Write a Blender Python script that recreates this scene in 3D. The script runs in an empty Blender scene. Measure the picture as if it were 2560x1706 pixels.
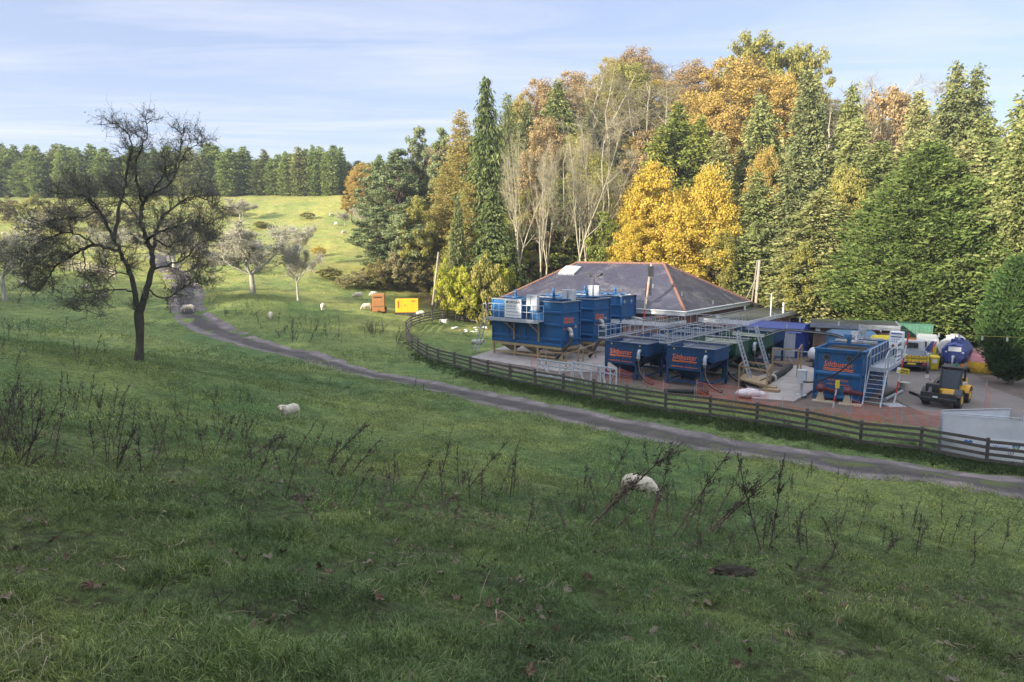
import bpy, math, random
import numpy as np
from mathutils import Vector, Matrix, noise as mnoise
PI = math.pi
R = math.radians
S = bpy.context.scene
COL = S.collection
rng = np.random.default_rng(7)
random.seed(7)

# ------------------------------------------------------------------ camera
F = 683.0
PITCH = math.atan(91.0 / F)
cd = bpy.data.cameras.new('camera')
cd.sensor_width = 36.0
cd.lens = 36.0 * F / 1024.0
cd.clip_start = 0.05
cd.clip_end = 3000
cam = bpy.data.objects.new('camera', cd)
COL.objects.link(cam)
cam.rotation_euler = (PI / 2 - PITCH, 0, 0)
S.camera = cam
CP, SP = math.cos(PITCH), math.sin(PITCH)

def ray(px, py):
    u = (px - 512) / F
    v = (341 - py) / F
    return Vector((u, CP + v * SP, -SP + v * CP))

def at_z(px, py, z):
    d = ray(px, py)
    return d * (z / d.z)

def at_y(px, py, y):
    d = ray(px, py)
    return d * (y / d.y)

def proj(p):
    D = p[1] * CP - p[2] * SP
    return 512 + F * p[0] / D, 341 - F * (p[1] * SP + p[2] * CP) / D

# ------------------------------------------------------------------ tags
def tag(o, label=None, cat=None, group=None, kind=None):
    if label: o['label'] = label
    if cat: o['category'] = cat
    if group: o['group'] = group
    if kind: o['kind'] = kind
    return o

def empty(name, loc, rz=0.0, label=None, cat=None, group=None):
    o = bpy.data.objects.new(name, None)
    COL.objects.link(o)
    o.location = loc
    o.rotation_euler = (0, 0, rz)
    o.empty_display_size = 0.3
    return tag(o, label, cat, group)

KIDS = {}
def link(o, parent=None):
    COL.objects.link(o)
    if parent is not None:
        o.parent = parent
        KIDS.setdefault(parent.name, []).append(o)
    return o

def copy_tree(o, parent=None):
    c = o.copy()
    link(c, parent)
    for ch in KIDS.get(o.name, []):
        copy_tree(ch, c)
    return c

ORD = ['first', 'second', 'third', 'fourth', 'fifth', 'sixth', 'seventh', 'eighth', 'ninth', 'tenth', 'eleventh', 'twelfth',
       'thirteenth', 'fourteenth', 'fifteenth', 'sixteenth', 'seventeenth', 'eighteenth', 'nineteenth']
def ordinal(i):            # 0-based
    n = i + 1
    if n < 20: return ORD[n - 1]
    tens = {2: 'twent', 3: 'thirt', 4: 'fort', 5: 'fift', 6: 'sixt', 7: 'sevent', 8: 'eight', 9: 'ninet'}[n // 10]
    if n % 10 == 0: return tens + 'ieth'
    return tens + 'y-' + ORD[n % 10 - 1]

# ------------------------------------------------------------------ mesh builder
class MB:
    def __init__(s):
        s.v = []; s.f = []; s.mi = []; s.cur = 0
    def add(s, vs, fs):
        o = len(s.v)
        s.v.extend([tuple(p) for p in vs])
        for f in fs:
            s.f.append(tuple(i + o for i in f)); s.mi.append(s.cur)
        return s
    def box(s, x0, y0, z0, x1, y1, z1):
        if x0 > x1: x0, x1 = x1, x0
        if y0 > y1: y0, y1 = y1, y0
        if z0 > z1: z0, z1 = z1, z0
        v = [(x0, y0, z0), (x1, y0, z0), (x1, y1, z0), (x0, y1, z0), (x0, y0, z1), (x1, y0, z1), (x1, y1, z1), (x0, y1, z1)]
        return s.hexa(v)
    def hexa(s, v):
        return s.add(v, [(0, 3, 2, 1), (4, 5, 6, 7), (0, 1, 5, 4), (1, 2, 6, 5), (2, 3, 7, 6), (3, 0, 4, 7)])
    def bar(s, p, q, w, h=None, up=(0, 0, 1)):
        p, q = Vector(p), Vector(q)
        h = h or w
        d = (q - p).normalized()
        u = Vector(up)
        if abs(d.dot(u)) > .98: u = Vector((1, 0, 0))
        a = d.cross(u).normalized() * w / 2
        b = a.cross(d).normalized() * h / 2
        return s.hexa([p - a - b, p + a - b, p + a + b, p - a + b, q - a - b, q + a - b, q + a + b, q - a + b][0:4] +
                      [q - a - b, q + a - b, q + a + b, q - a + b])
    def tube(s, pts, r, n=8, cap=True):
        pts = [Vector(p) for p in pts]
        if not hasattr(r, '__len__'): r = [r] * len(pts)
        vs = []; fs = []
        ref = Vector((0, 0, 1))
        d0 = (pts[1] - pts[0]).normalized()
        if abs(d0.dot(ref)) > .9: ref = Vector((1, 0, 0))
        for i, p in enumerate(pts):
            if i == 0: d = pts[1] - pts[0]
            elif i == len(pts) - 1: d = pts[-1] - pts[-2]
            else: d = pts[i + 1] - pts[i - 1]
            if d.length < 1e-9: d = Vector((0, 0, 1))
            d.normalize()
            a = ref - d * ref.dot(d)
            if a.length < 1e-4: a = d.orthogonal()
            a.normalize(); ref = a
            b = d.cross(a)
            for k in range(n):
                t = 2 * PI * k / n
                vs.append(p + (a * math.cos(t) + b * math.sin(t)) * r[i])
        for i in range(len(pts) - 1):
            for k in range(n):
                k2 = (k + 1) % n
                fs.append((i * n + k, i * n + k2, (i + 1) * n + k2, (i + 1) * n + k))
        if cap:
            fs.append(tuple(reversed(range(n))))
            fs.append(tuple((len(pts) - 1) * n + k for k in range(n)))
        return s.add(vs, fs)
    def prism(s, poly, vec):
        n = len(poly); vec = Vector(vec)
        vs = [Vector(p) for p in poly] + [Vector(p) + vec for p in poly]
        fs = [tuple(reversed(range(n))), tuple(range(n, 2 * n))]
        for i in range(n):
            j = (i + 1) % n
            fs.append((i, j, n + j, n + i))
        return s.add(vs, fs)
    def ball(s, c, r, nu=12, nv=8, sq=(1, 1, 1)):
        vs = []; fs = []
        c = Vector(c)
        for j in range(nv + 1):
            t = PI * j / nv
            for i in range(nu):
                a = 2 * PI * i / nu
                vs.append(c + Vector((math.sin(t) * math.cos(a) * sq[0], math.sin(t) * math.sin(a) * sq[1], math.cos(t) * sq[2])) * r)
        for j in range(nv):
            for i in range(nu):
                i2 = (i + 1) % nu
                fs.append((j * nu + i, (j + 1) * nu + i, (j + 1) * nu + i2, j * nu + i2))
        return s.add(vs, fs)
    def ring(s, c, ax, R0, r, n=24, m=8):
        c, ax = Vector(c), Vector(ax).normalized()
        a = ax.orthogonal().normalized(); b = ax.cross(a)
        vs = []; fs = []
        for i in range(n):
            t = 2 * PI * i / n
            d = a * math.cos(t) + b * math.sin(t)
            for k in range(m):
                q = 2 * PI * k / m
                vs.append(c + d * (R0 + r * math.cos(q)) + ax * r * math.sin(q))
        for i in range(n):
            for k in range(m):
                i2, k2 = (i + 1) % n, (k + 1) % m
                fs.append((i * m + k, i2 * m + k, i2 * m + k2, i * m + k2))
        return s.add(vs, fs)
    def disc(s, c, ax, r, t, n=20):
        c, ax = Vector(c), Vector(ax).normalized()
        return s.tube([c - ax * t / 2, c + ax * t / 2], r, n)
    def mesh(s, name, mats, smooth=False):
        me = bpy.data.meshes.new(name)
        me.from_pydata([tuple(p) for p in s.v], [], s.f)
        for m in (mats if isinstance(mats, (list, tuple)) else [mats]): me.materials.append(m)
        if any(s.mi): me.polygons.foreach_set('material_index', s.mi)
        if smooth: me.polygons.foreach_set('use_smooth', [True] * len(me.polygons))
        me.update()
        return me
    def build(s, name, mats, parent=None, smooth=False, loc=None, rz=None, label=None, bevel=0):
        me = s.mesh(name, mats, smooth)
        o = bpy.data.objects.new(name, me)
        link(o, parent)
        if loc is not None: o.location = loc
        if rz is not None: o.rotation_euler = (0, 0, rz)
        if label: o['label'] = label
        if bevel:
            b = o.modifiers.new('bevel', 'BEVEL'); b.width = bevel; b.segments = 2; b.limit_method = 'ANGLE'
        return o

def np_mesh(name, v, f, mats, smooth=False):
    """v (n,3), f (m,k) arrays -> mesh"""
    me = bpy.data.meshes.new(name)
    v = np.ascontiguousarray(v, np.float32); f = np.ascontiguousarray(f, np.int32)
    me.vertices.add(len(v)); me.vertices.foreach_set('co', v.ravel())
    k = f.shape[1]
    me.loops.add(f.size); me.loops.foreach_set('vertex_index', f.ravel())
    me.polygons.add(len(f)); me.polygons.foreach_set('loop_start', np.arange(0, f.size, k, dtype=np.int32))
    try: me.polygons.foreach_set('loop_total', np.full(len(f), k, np.int32))
    except Exception: pass
    for m in (mats if isinstance(mats, (list, tuple)) else [mats]): me.materials.append(m)
    if smooth: me.polygons.foreach_set('use_smooth', np.ones(len(f), bool))
    me.update(calc_edges=True)
    return me

# ------------------------------------------------------------------ materials
def nt_new(name):
    m = bpy.data.materials.new(name); m.use_nodes = True
    n = m.node_tree.nodes; l = m.node_tree.links
    n.clear()
    out = n.new('ShaderNodeOutputMaterial')
    return m, n, l, out

def ramp(n, stops):
    r = n.new('ShaderNodeValToRGB')
    el = r.color_ramp.elements
    while len(el) > 1: el.remove(el[-1])
    el[0].position = stops[0][0]; el[0].color = (*stops[0][1], 1)
    for p, c in stops[1:]:
        e = el.new(p); e.color = (*c, 1)
    return r

def noise(n, l, vec, scale, detail=4, rough=.55, dist=0.0):
    t = n.new('ShaderNodeTexNoise')
    t.inputs['Scale'].default_value = scale; t.inputs['Detail'].default_value = detail
    t.inputs['Roughness'].default_value = rough; t.inputs['Distortion'].default_value = dist
    if vec is not None: l.new(vec, t.inputs['Vector'])
    return t

def mixc(n, l, fac, a, b, mode='MIX'):
    m = n.new('ShaderNodeMix'); m.data_type = 'RGBA'; m.blend_type = mode
    for s, v in ((0, fac), (6, a), (7, b)):
        if isinstance(v, (int, float)): m.inputs[s].default_value = v
        elif isinstance(v, tuple): m.inputs[s].default_value = (*v, 1) if len(v) == 3 else v
        else: l.new(v, m.inputs[s])
    return m.outputs[2]

def pm(name, col, rough=.6, metal=0.0, col2=None, scale=3.0, bump=0.0, bscale=None, dirt=None, dirt_amt=.0, streak=False, spec=.5, emit=None, lo=.35, hi=.65):
    m, n, l, out = nt_new(name)
    b = n.new('ShaderNodeBsdfPrincipled')
    tc = n.new('ShaderNodeTexCoord'); vec = tc.outputs['Object']
    c2 = col2 or tuple(c * .72 for c in col)
    t = noise(n, l, vec, scale, 6, .6)
    r = ramp(n, [(lo, col), (hi, c2)]); l.new(t.outputs[0], r.inputs[0])
    c = r.outputs[0]
    if dirt:
        v2 = vec
        if streak:
            mpp = n.new('ShaderNodeMapping'); mpp.inputs['Scale'].default_value = (5, 5, .45); l.new(vec, mpp.inputs[0]); v2 = mpp.outputs[0]
        t2 = noise(n, l, v2, scale * .35, 8, .7, .6)
        r2 = ramp(n, [(.5 - dirt_amt * .3, (0, 0, 0)), (.75, (dirt_amt,) * 3)]); l.new(t2.outputs[0], r2.inputs[0])
        c = mixc(n, l, r2.outputs[0], c, dirt)
    l.new(c, b.inputs['Base Color'])
    b.inputs['Roughness'].default_value = rough; b.inputs['Metallic'].default_value = metal
    b.inputs['Specular IOR Level'].default_value = spec
    if bump:
        t3 = noise(n, l, vec, bscale or scale * 6, 5, .6)
        bp = n.new('ShaderNodeBump'); bp.inputs['Strength'].default_value = bump; bp.inputs['Distance'].default_value = .05
        l.new(t3.outputs[0], bp.inputs['Height']); l.new(bp.outputs[0], b.inputs['Normal'])
    if emit:
        b.inputs['Emission Color'].default_value = (*emit, 1); b.inputs['Emission Strength'].default_value = 1
    l.new(b.outputs[0], out.inputs[0])
    return m

def leafmat(name, stops, trans=.35, pos_scale=.5, island=.6):
    """foliage: colour from a ramp driven by position noise (clumps) + random per leaf + random per tree"""
    m, n, l, out = nt_new(name)
    g = n.new('ShaderNodeNewGeometry')
    oi = n.new('ShaderNodeObjectInfo')
    tc = n.new('ShaderNodeTexCoord')
    t = noise(n, l, tc.outputs['Object'], pos_scale, 3, .6)
    a = n.new('ShaderNodeMath'); a.operation = 'MULTIPLY_ADD'
    l.new(g.outputs['Random Per Island'], a.inputs[0]); a.inputs[1].default_value = island; a.inputs[2].default_value = -island / 2
    b = n.new('ShaderNodeMath'); b.operation = 'ADD'
    l.new(t.outputs[0], b.inputs[0]); l.new(a.outputs[0], b.inputs[1])
    c = n.new('ShaderNodeMath'); c.operation = 'MULTIPLY_ADD'
    l.new(oi.outputs['Random'], c.inputs[0]); c.inputs[1].default_value = .22; c.inputs[2].default_value = -.11
    d = n.new('ShaderNodeMath'); d.operation = 'ADD'
    l.new(b.outputs[0], d.inputs[0]); l.new(c.outputs[0], d.inputs[1])
    r = ramp(n, stops); l.new(d.outputs[0], r.inputs[0])
    df = n.new('ShaderNodeBsdfDiffuse'); tr = n.new('ShaderNodeBsdfTranslucent')
    l.new(r.outputs[0], df.inputs[0]); l.new(r.outputs[0], tr.inputs[0])
    mx = n.new('ShaderNodeMixShader'); mx.inputs[0].default_value = trans
    l.new(df.outputs[0], mx.inputs[1]); l.new(tr.outputs[0], mx.inputs[2])
    l.new(mx.outputs[0], out.inputs[0])
    return m

def text_mesh(body, size, shear=0, bold=0, align='LEFT', ext=.004):
    cu = bpy.data.curves.new('txt', 'FONT')
    cu.body = body; cu.size = size; cu.shear = shear; cu.offset = bold; cu.extrude = ext; cu.space_character = 1.06
    cu.align_x = align; cu.resolution_u = 2
    o = bpy.data.objects.new('txt', cu); COL.objects.link(o)
    dg = bpy.context.evaluated_depsgraph_get()
    me = bpy.data.meshes.new_from_object(o.evaluated_get(dg))
    bpy.data.objects.remove(o); bpy.data.curves.remove(cu)
    return me

def text_on(parent, body, size, org, xdir, mat, shear=0, bold=0, width=None, align='LEFT', name='lettering', ydir=(0, 0, 1)):
    """lettering as thin solid, lying in the plane xdir / ydir at org (parent's local frame)"""
    me = text_mesh(body, size, shear, bold, align)
    me.materials.clear(); me.materials.append(mat)
    v = np.zeros(len(me.vertices) * 3, np.float32); me.vertices.foreach_get('co', v); v = v.reshape(-1, 3)
    if width:
        w = v[:, 0].max() - v[:, 0].min()
        k = width / w; v[:, 0] *= k
    X = np.array(Vector(xdir).normalized()); Y = np.array(Vector(ydir).normalized()); N = np.cross(X, Y)
    w = np.array(org) + v[:, :1] * X + v[:, 1:2] * Y + v[:, 2:3] * N
    me.vertices.foreach_set('co', w.astype(np.float32).ravel()); me.update()
    o = bpy.data.objects.new(name, me); link(o, parent)
    return o
# ------------------------------------------------------------------ light and sky
SUN_EL = R(18)
TRAVEL = Vector((0.77, 0.64, 0)).normalized()          # the way the light travels on the map
sun_dir = Vector((-TRAVEL.x * math.cos(SUN_EL), -TRAVEL.y * math.cos(SUN_EL), math.sin(SUN_EL)))   # towards the sun
ld = bpy.data.lights.new('sun', 'SUN'); ld.energy = 5.0; ld.angle = R(.6); ld.color = (1.0, .90, .74)
sun = bpy.data.objects.new('sun', ld); COL.objects.link(sun)
sun.rotation_euler = sun_dir.to_track_quat('Z', 'Y').to_euler()
sun.location = (-40, -20, 60)

W = bpy.data.worlds.new('World'); S.world = W; W.use_nodes = True
wn, wl = W.node_tree.nodes, W.node_tree.links
wn.clear()
wo = wn.new('ShaderNodeOutputWorld'); bg = wn.new('ShaderNodeBackground')
sky = wn.new('ShaderNodeTexSky'); sky.sky_type = 'NISHITA'; sky.sun_disc = False
sky.sun_elevation = SUN_EL; sky.sun_rotation = math.atan2(sun_dir.x, sun_dir.y)
sky.air_density = 1.0; sky.dust_density = 0.6; sky.ozone_density = 1.5; sky.altitude = 100
tc = wn.new('ShaderNodeTexCoord')
# thin high cloud: stretched noise on a plane above the viewer
sep = wn.new('ShaderNodeSeparateXYZ'); wl.new(tc.outputs['Generated'], sep.inputs[0])
zz = wn.new('ShaderNodeMath'); zz.operation = 'MAXIMUM'; wl.new(sep.outputs[2], zz.inputs[0]); zz.inputs[1].default_value = .06
dv = wn.new('ShaderNodeVectorMath'); dv.operation = 'DIVIDE'
cb = wn.new('ShaderNodeCombineXYZ')
for i in range(3): wl.new(zz.outputs[0], cb.inputs[i])
wl.new(tc.outputs['Generated'], dv.inputs[0]); wl.new(cb.outputs[0], dv.inputs[1])
mp = wn.new('ShaderNodeMapping'); mp.inputs['Rotation'].default_value = (0, 0, R(18)); mp.inputs['Scale'].default_value = (.35, 1.3, 1)
wl.new(dv.outputs[0], mp.inputs[0])
cn = noise(wn, wl, mp.outputs[0], 1.1, 9, .62, .5)
cr = ramp(wn, [(.42, (0, 0, 0)), (.72, (.85, .85, .85))]); wl.new(cn.outputs[0], cr.inputs[0])
cn2 = noise(wn, wl, mp.outputs[0], .35, 4, .6, .3)
cr2 = ramp(wn, [(.38, (.3, .3, .3)), (.62, (1, 1, 1))]); wl.new(cn2.outputs[0], cr2.inputs[0])
fac = mixc(wn, wl, 1.0, cr.outputs[0], cr2.outputs[0], 'MULTIPLY')
base = mixc(wn, wl, .64, sky.outputs[0], (1.85, 2.08, 3.15))
skc = mixc(wn, wl, fac, base, (3.5, 3.6, 4.0))
# bright veil added overhead, above the top of the view, to raise fill light
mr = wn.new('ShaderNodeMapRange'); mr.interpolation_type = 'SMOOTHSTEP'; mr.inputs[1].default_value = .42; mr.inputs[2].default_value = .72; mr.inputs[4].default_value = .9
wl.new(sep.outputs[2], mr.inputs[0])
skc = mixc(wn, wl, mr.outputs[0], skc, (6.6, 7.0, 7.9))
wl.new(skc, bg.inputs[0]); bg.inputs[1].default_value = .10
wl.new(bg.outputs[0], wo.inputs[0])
S.view_settings.view_transform = 'Standard'; S.view_settings.look = 'None'
S.view_settings.exposure = 1.45; S.view_settings.gamma = 1
S.cycles.max_bounces = 6; S.cycles.diffuse_bounces = 3; S.cycles.transparent_max_bounces = 6
S.cycles.use_denoising = True

# ------------------------------------------------------------------ terrain height
CTRL = [(0, 0, -1.7), (-6, 0, -.9), (6, 0, -2.6), (-20, 0, 1.6), (20, 0, -4.4), (40, 0, -6.6), (0, 5, -2.95), (-5, 6, -2.3), (5, 6, -3.9),
        (20, 10, -7.0), (10, 10, -5.7), (0, 10, -4.1), (-10, 10, -2.7), (-25, 12, -.5), (3.7, 19.5, -7.0), (-8.8, 27, -6.75),
        (12, 18, -7.9), (20, 17, -8.6), (30, 18, -9), (20, 25, -9), (12, 29, -9), (6, 33.5, -9), (0, 25, -7.7), (-16.5, 30, -5.0), (-30, 30, -3.2),
        (-50, 32, -.8), (0, 33, -8.5), (0, 40, -8.9), (-9, 47, -8.5), (-20, 55, -7.8), (-11, 38, -7.7), (-22, 42, -6.4), (-29, 61, -6.6), (-36, 50, -5.4),
        (0, -20, 3.4), (-30, -20, 8), (30, -20, -1), (0, -70, 12), (-60, -40, 15), (60, -40, 0), (-120, -30, 24), (-48, 0, 5.5), (-48, 22, 1.8),
        (-75, 42, 1.5), (-113, 53, 4), (-160, 60, 8), (-62, 83, -4), (-49, 66, -4.9), (-40, 75, -5.0),
        (-127, 172, 13), (-90, 170, 13), (-60, 168, 12.8), (-35, 165, 12.4), (-20, 152, 10), (-62, 135, 4.2), (-42, 135, 4.1), (-91, 135, 4.6), (-120, 130, 5),
        (-57, 97, -1.9), (-29.5, 97, -2.2), (-85, 100, -1), (-120, 95, 3), (-19, 84, -6.0), (-14, 95, -4.9), (-31, 110, -1.6), (-20, 120, 0.5),
        (-26.5, 70, -4.7), (-23.2, 75, -5.4), (-21, 67, -6.8), (-17, 70, -6.9), (-12, 77, -7.2), (-9, 76, -7.5), (-18, 60, -7.6), (-12, 60, -8.3),
        (-9, 66, -8.8), (-5, 56, -8.9), (-4, 75, -8.8), (-3, 88, -8.0), (10, 90, -8), (30, 92, -8), (50, 78, -9), (62, 60, -9), (75, 80, -6), (90, 60, -8),
        (0, 45, -9), (10, 45, -9), (20, 40, -9), (30, 35, -9), (10, 60, -9), (20, 60, -9), (30, 60, -9), (40, 60, -9), (40, 45, -9), (50, 45, -9), (25, 50, -9),
        (30, 26, -9), (45, 30, -9), (60, 35, -9), (20, 75, -9), (35, 80, -9), (5, 75, -9), (60, 10, -8.6), (110, 20, -8),
        (0, 110, 2), (20, 110, 4), (40, 110, 4), (20, 140, 24), (40, 140, 26), (60, 140, 20), (80, 120, 8), (-10, 130, 6), (-15, 152, 10.5),
        (0, 160, 18), (30, 170, 31), (60, 170, 28), (100, 150, 12), (0, 200, 20), (30, 220, 34), (90, 220, 26), (-60, 220, 18), (-160, 200, 16), (-160, 280, 18),
        (0, 300, 22), (130, 300, 20), (130, 100, 0), (170, 30, -4), (-200, 130, 12), (-60, -120, 22), (100, -120, 6), (-220, -20, 40)]
_P = np.array(CTRL, float)
_C2 = 5.0 ** 2
def _phi(d2): return np.sqrt(d2 + _C2)
_D = ((_P[:, None, :2] - _P[None, :, :2]) ** 2).sum(-1)
_n = len(_P)
_A = np.zeros((_n + 3, _n + 3)); _A[:_n, :_n] = _phi(_D) ; _A[np.arange(_n), np.arange(_n)] += -.6
_A[:_n, _n:] = np.c_[np.ones(_n), _P[:, 0], _P[:, 1]]; _A[_n:, :_n] = _A[:_n, _n:].T
_w = np.linalg.solve(_A, np.r_[_P[:, 2], 0, 0, 0])

def smooth(a, b, x):
    t = np.clip((x - a) / (b - a), 0, 1); return t * t * (3 - 2 * t)

A2 = np.array([.777, -.629]); B2 = np.array([.629, .777])     # the yard's own grid, on the map
def yard_mask(x, y):
    """1 inside the level yard"""
    cx, cy = x - 14, y - 52
    u = cx * A2[0] + cy * A2[1]; v = cx * B2[0] + cy * B2[1]
    return smooth(26, 18, np.abs(u - 1.5)) * smooth(32, 26, np.abs(v - 10)) * smooth(-14.2, -10, y - 45 + 0.0 * x)

def vnoise(x, y, s, seed=0):
    """cheap smooth value noise, vectorised"""
    x = x * s + seed * 17.3; y = y * s + seed * 9.1
    xi, yi = np.floor(x), np.floor(y); xf, yf = x - xi, y - yi
    def h(a, b):
        v = np.sin(a * 127.1 + b * 311.7 + seed * 3.1) * 43758.5453
        return v - np.floor(v)
    u = xf * xf * (3 - 2 * xf); v = yf * yf * (3 - 2 * yf)
    return (h(xi, yi) * (1 - u) + h(xi + 1, yi) * u) * (1 - v) + (h(xi, yi + 1) * (1 - u) + h(xi + 1, yi + 1) * u) * v

def hgt(x, y, micro=True):
    x = np.atleast_1d(np.asarray(x, float)); y = np.atleast_1d(np.asarray(y, float))
    out = np.empty_like(x)
    for i in range(0, len(x), 20000):
        a, b = x[i:i + 20000], y[i:i + 20000]
        d2 = (a[:, None] - _P[None, :, 0]) ** 2 + (b[:, None] - _P[None, :, 1]) ** 2
        out[i:i + 20000] = _phi(d2) @ _w[:_n] + _w[_n] + _w[_n + 1] * a + _w[_n + 2] * b
    m = yard_mask(x, y)
    out = out * (1 - m) + (-9.0) * m
    if micro:
        k = (1 - m)
        out = out + k * ((vnoise(x, y, .35, 1) - .5) * .28 + (vnoise(x, y, 1.1, 2) - .5) * .13)
        near = smooth(30, 12, np.hypot(x, y))
        out = out + k * near * ((vnoise(x, y, 2.2, 3) - .5) * .17 + (vnoise(x, y, 5.5, 4) - .5) * .06)
    return out

def H(x, y, micro=True): return float(hgt(x, y, micro)[0])

def on_ground(px, py, dmin=2.5, dmax=220):
    d = ray(px, py)
    t = np.geomspace(dmin, dmax, 260)
    xs, ys, zs = d.x * t, d.y * t, d.z * t
    g = hgt(xs, ys)
    k = np.nonzero(zs <= g)[0]
    if len(k) == 0: return Vector((xs[-1], ys[-1], g[-1]))
    k = k[0]
    if k == 0: return Vector((xs[0], ys[0], g[0]))
    a, b = zs[k - 1] - g[k - 1], g[k] - zs[k]
    w = a / (a + b + 1e-9)
    tt = t[k - 1] * (1 - w) + t[k] * w
    x, y = d.x * tt, d.y * tt
    return Vector((x, y, H(x, y)))

# ------------------------------------------------------------------ the farm track: centre line and half width
TR = [(60, 16.2, 1.7), (40, 20.0, 1.7), (30, 22.6, 1.7), (19.2, 25.4, 1.75), (12.4, 29.3, 1.75), (6.4, 33.8, 1.7), (-.7, 40.0, 1.6), (-9.2, 47.6, 1.5), (-19.5, 54.5, 1.6), (-27, 60.5, 1.7), (-31.5, 66.0, 1.9), (-34.2, 72, 2.2), (-38, 80, 2.0), (-43.5, 89, 2.0), (-50, 99, 2.2), (-58, 112, 2.0)]
def catmull(P, k=14):
    P = [np.array(p, float) for p in P]; out = []
    Q = [2 * P[0] - P[1]] + P + [2 * P[-1] - P[-2]]
    for i in range(1, len(Q) - 2):
        for j in range(k):
            t = j / k
            out.append(.5 * ((2 * Q[i]) + (-Q[i - 1] + Q[i + 1]) * t + (2 * Q[i - 1] - 5 * Q[i] + 4 * Q[i + 1] - Q[i + 2]) * t * t + (-Q[i - 1] + 3 * Q[i] - 3 * Q[i + 1] + Q[i + 2]) * t ** 3))
    out.append(Q[-2]); return np.array(out)
TR = [(a, b_, c_ * (1.06 if b_ < 37 else (1.22 if b_ < 62 else .85))) for a, b_, c_ in TR]
TRC = catmull(TR)
def track_dist(x, y):
    d = np.full(np.shape(x), 1e9)
    for p in TRC[::3]:
        d = np.minimum(d, np.hypot(x - p[0], y - p[1]) - p[2])
    return d

# ground mesh: polar rings about the viewer so detail falls with distance
rr = [0.0]; r_ = .6
while r_ < 420: rr.append(r_); r_ *= 1.026 if r_ < 60 else 1.03; r_ += .02
rr = np.array(rr[1:])
NA = 620
# more angular samples in front
th_f = np.linspace(R(40), R(140), 470, endpoint=False); th_b = np.linspace(R(140), R(400), 110, endpoint=False)
th = np.r_[th_f, th_b]; NA = len(th)
gx = np.outer(rr, np.cos(th)); gy = np.outer(rr, np.sin(th))
gz = hgt(gx.ravel(), gy.ravel()).reshape(gx.shape)
td = track_dist(gx, gy)
gz -= .07 * smooth(.2, -.3, td)                     # bed of the track
gv = np.c_[gx.ravel(), gy.ravel(), gz.ravel()]
ii, jj = np.meshgrid(np.arange(len(rr) - 1), np.arange(NA), indexing='ij')
j2 = (jj + 1) % NA
gf = np.c_[(ii * NA + jj).ravel(), ((ii + 1) * NA + jj).ravel(), ((ii + 1) * NA + j2).ravel(), (ii * NA + j2).ravel()]
c0 = len(gv); gv = np.vstack([gv, [[0, 0, H(0, 0)]]])

GRASS_A = (.080, .138, .050); GRASS_B = (.145, .187, .064); GRASS_C = (.030, .052, .010)
def grass_color(n, l, fine=True):
    g = n.new('ShaderNodeNewGeometry'); P = g.outputs['Position']
    t1 = noise(n, l, P, .11, 4, .6); t2 = noise(n, l, P, .9, 6, .65, .3); t3 = noise(n, l, P, 7.0, 5, .7)
    r1 = ramp(n, [(.35, GRASS_A), (.62, GRASS_B)]); l.new(t1.outputs[0], r1.inputs[0])
    r2 = ramp(n, [(.36, (.74, .76, .74)), (.5, (1, 1, 1)), (.66, (1.28, 1.22, 1.1))]); l.new(t2.outputs[0], r2.inputs[0])
    c = mixc(n, l, 1.0, r1.outputs[0], r2.outputs[0], 'MULTIPLY')
    if fine:
        r3 = ramp(n, [(.32, (.38, .38, .34)), (.62, (1.4, 1.38, 1.3))]); l.new(t3.outputs[0], r3.inputs[0])
        c = mixc(n, l, 1.0, c, r3.outputs[0], 'MULTIPLY')
    return P, c, t2

gm, n, l, out = nt_new('field_grass')
P, c, t2 = grass_color(n, l)
sx = n.new('ShaderNodeSeparateXYZ'); l.new(P, sx.inputs[0])
# rougher straw-coloured grass on the far slopes, leaf litter inside the wood, worn earth in the yard
tw = noise(n, l, P, .25, 6, .7, .4)
rw = ramp(n, [(.48, (0, 0, 0)), (.66, (.7, .7, .7))]); l.new(tw.outputs[0], rw.inputs[0])
far = n.new('ShaderNodeMapRange'); far.inputs[1].default_value = 60; far.inputs[2].default_value = 95; l.new(sx.outputs[1], far.inputs[0])
f1 = mixc(n, l, 1.0, rw.outputs[0], far.outputs[0], 'MULTIPLY')
c = mixc(n, l, far.outputs[0], c, mixc(n, l, 1.0, c, (1.95, 1.52, 1.25), 'MULTIPLY'))
c = mixc(n, l, f1, c, (.30, .25, .10))
att = n.new('ShaderNodeAttribute'); att.attribute_name = 'earth'
te = noise(n, l, P, 1.6, 7, .7, .5)
re_ = ramp(n, [(.3, (.10, .075, .06)), (.7, (.19, .155, .135))]); l.new(te.outputs[0], re_.inputs[0])
ad = n.new('ShaderNodeMath'); ad.operation = 'ADD'; l.new(att.outputs['Fac'], ad.inputs[0])
mm = n.new('ShaderNodeMath'); mm.operation = 'MULTIPLY_ADD'; l.new(te.outputs[0], mm.inputs[0]); mm.inputs[1].default_value = 1.3; mm.inputs[2].default_value = -.65
l.new(mm.outputs[0], ad.inputs[1])
re2 = ramp(n, [(.42, (0, 0, 0)), (.55, (1, 1, 1))]); l.new(ad.outputs[0], re2.inputs[0])
c = mixc(n, l, re2.outputs[0], c, re_.outputs[0])
att2 = n.new('ShaderNodeAttribute'); att2.attribute_name = 'wood'
rl = ramp(n, [(.3, (.035, .04, .012)), (.7, (.13, .085, .035))]); l.new(te.outputs[0], rl.inputs[0])
c = mixc(n, l, att2.outputs['Fac'], c, rl.outputs[0])
tl_ = noise(n, l, P, 5.5, 9, .8, .5); rl_ = ramp(n, [(.40, (1, 1, 1)), (.62, (0, 0, 0))]); l.new(tl_.outputs[0], rl_.inputs[0])
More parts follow.
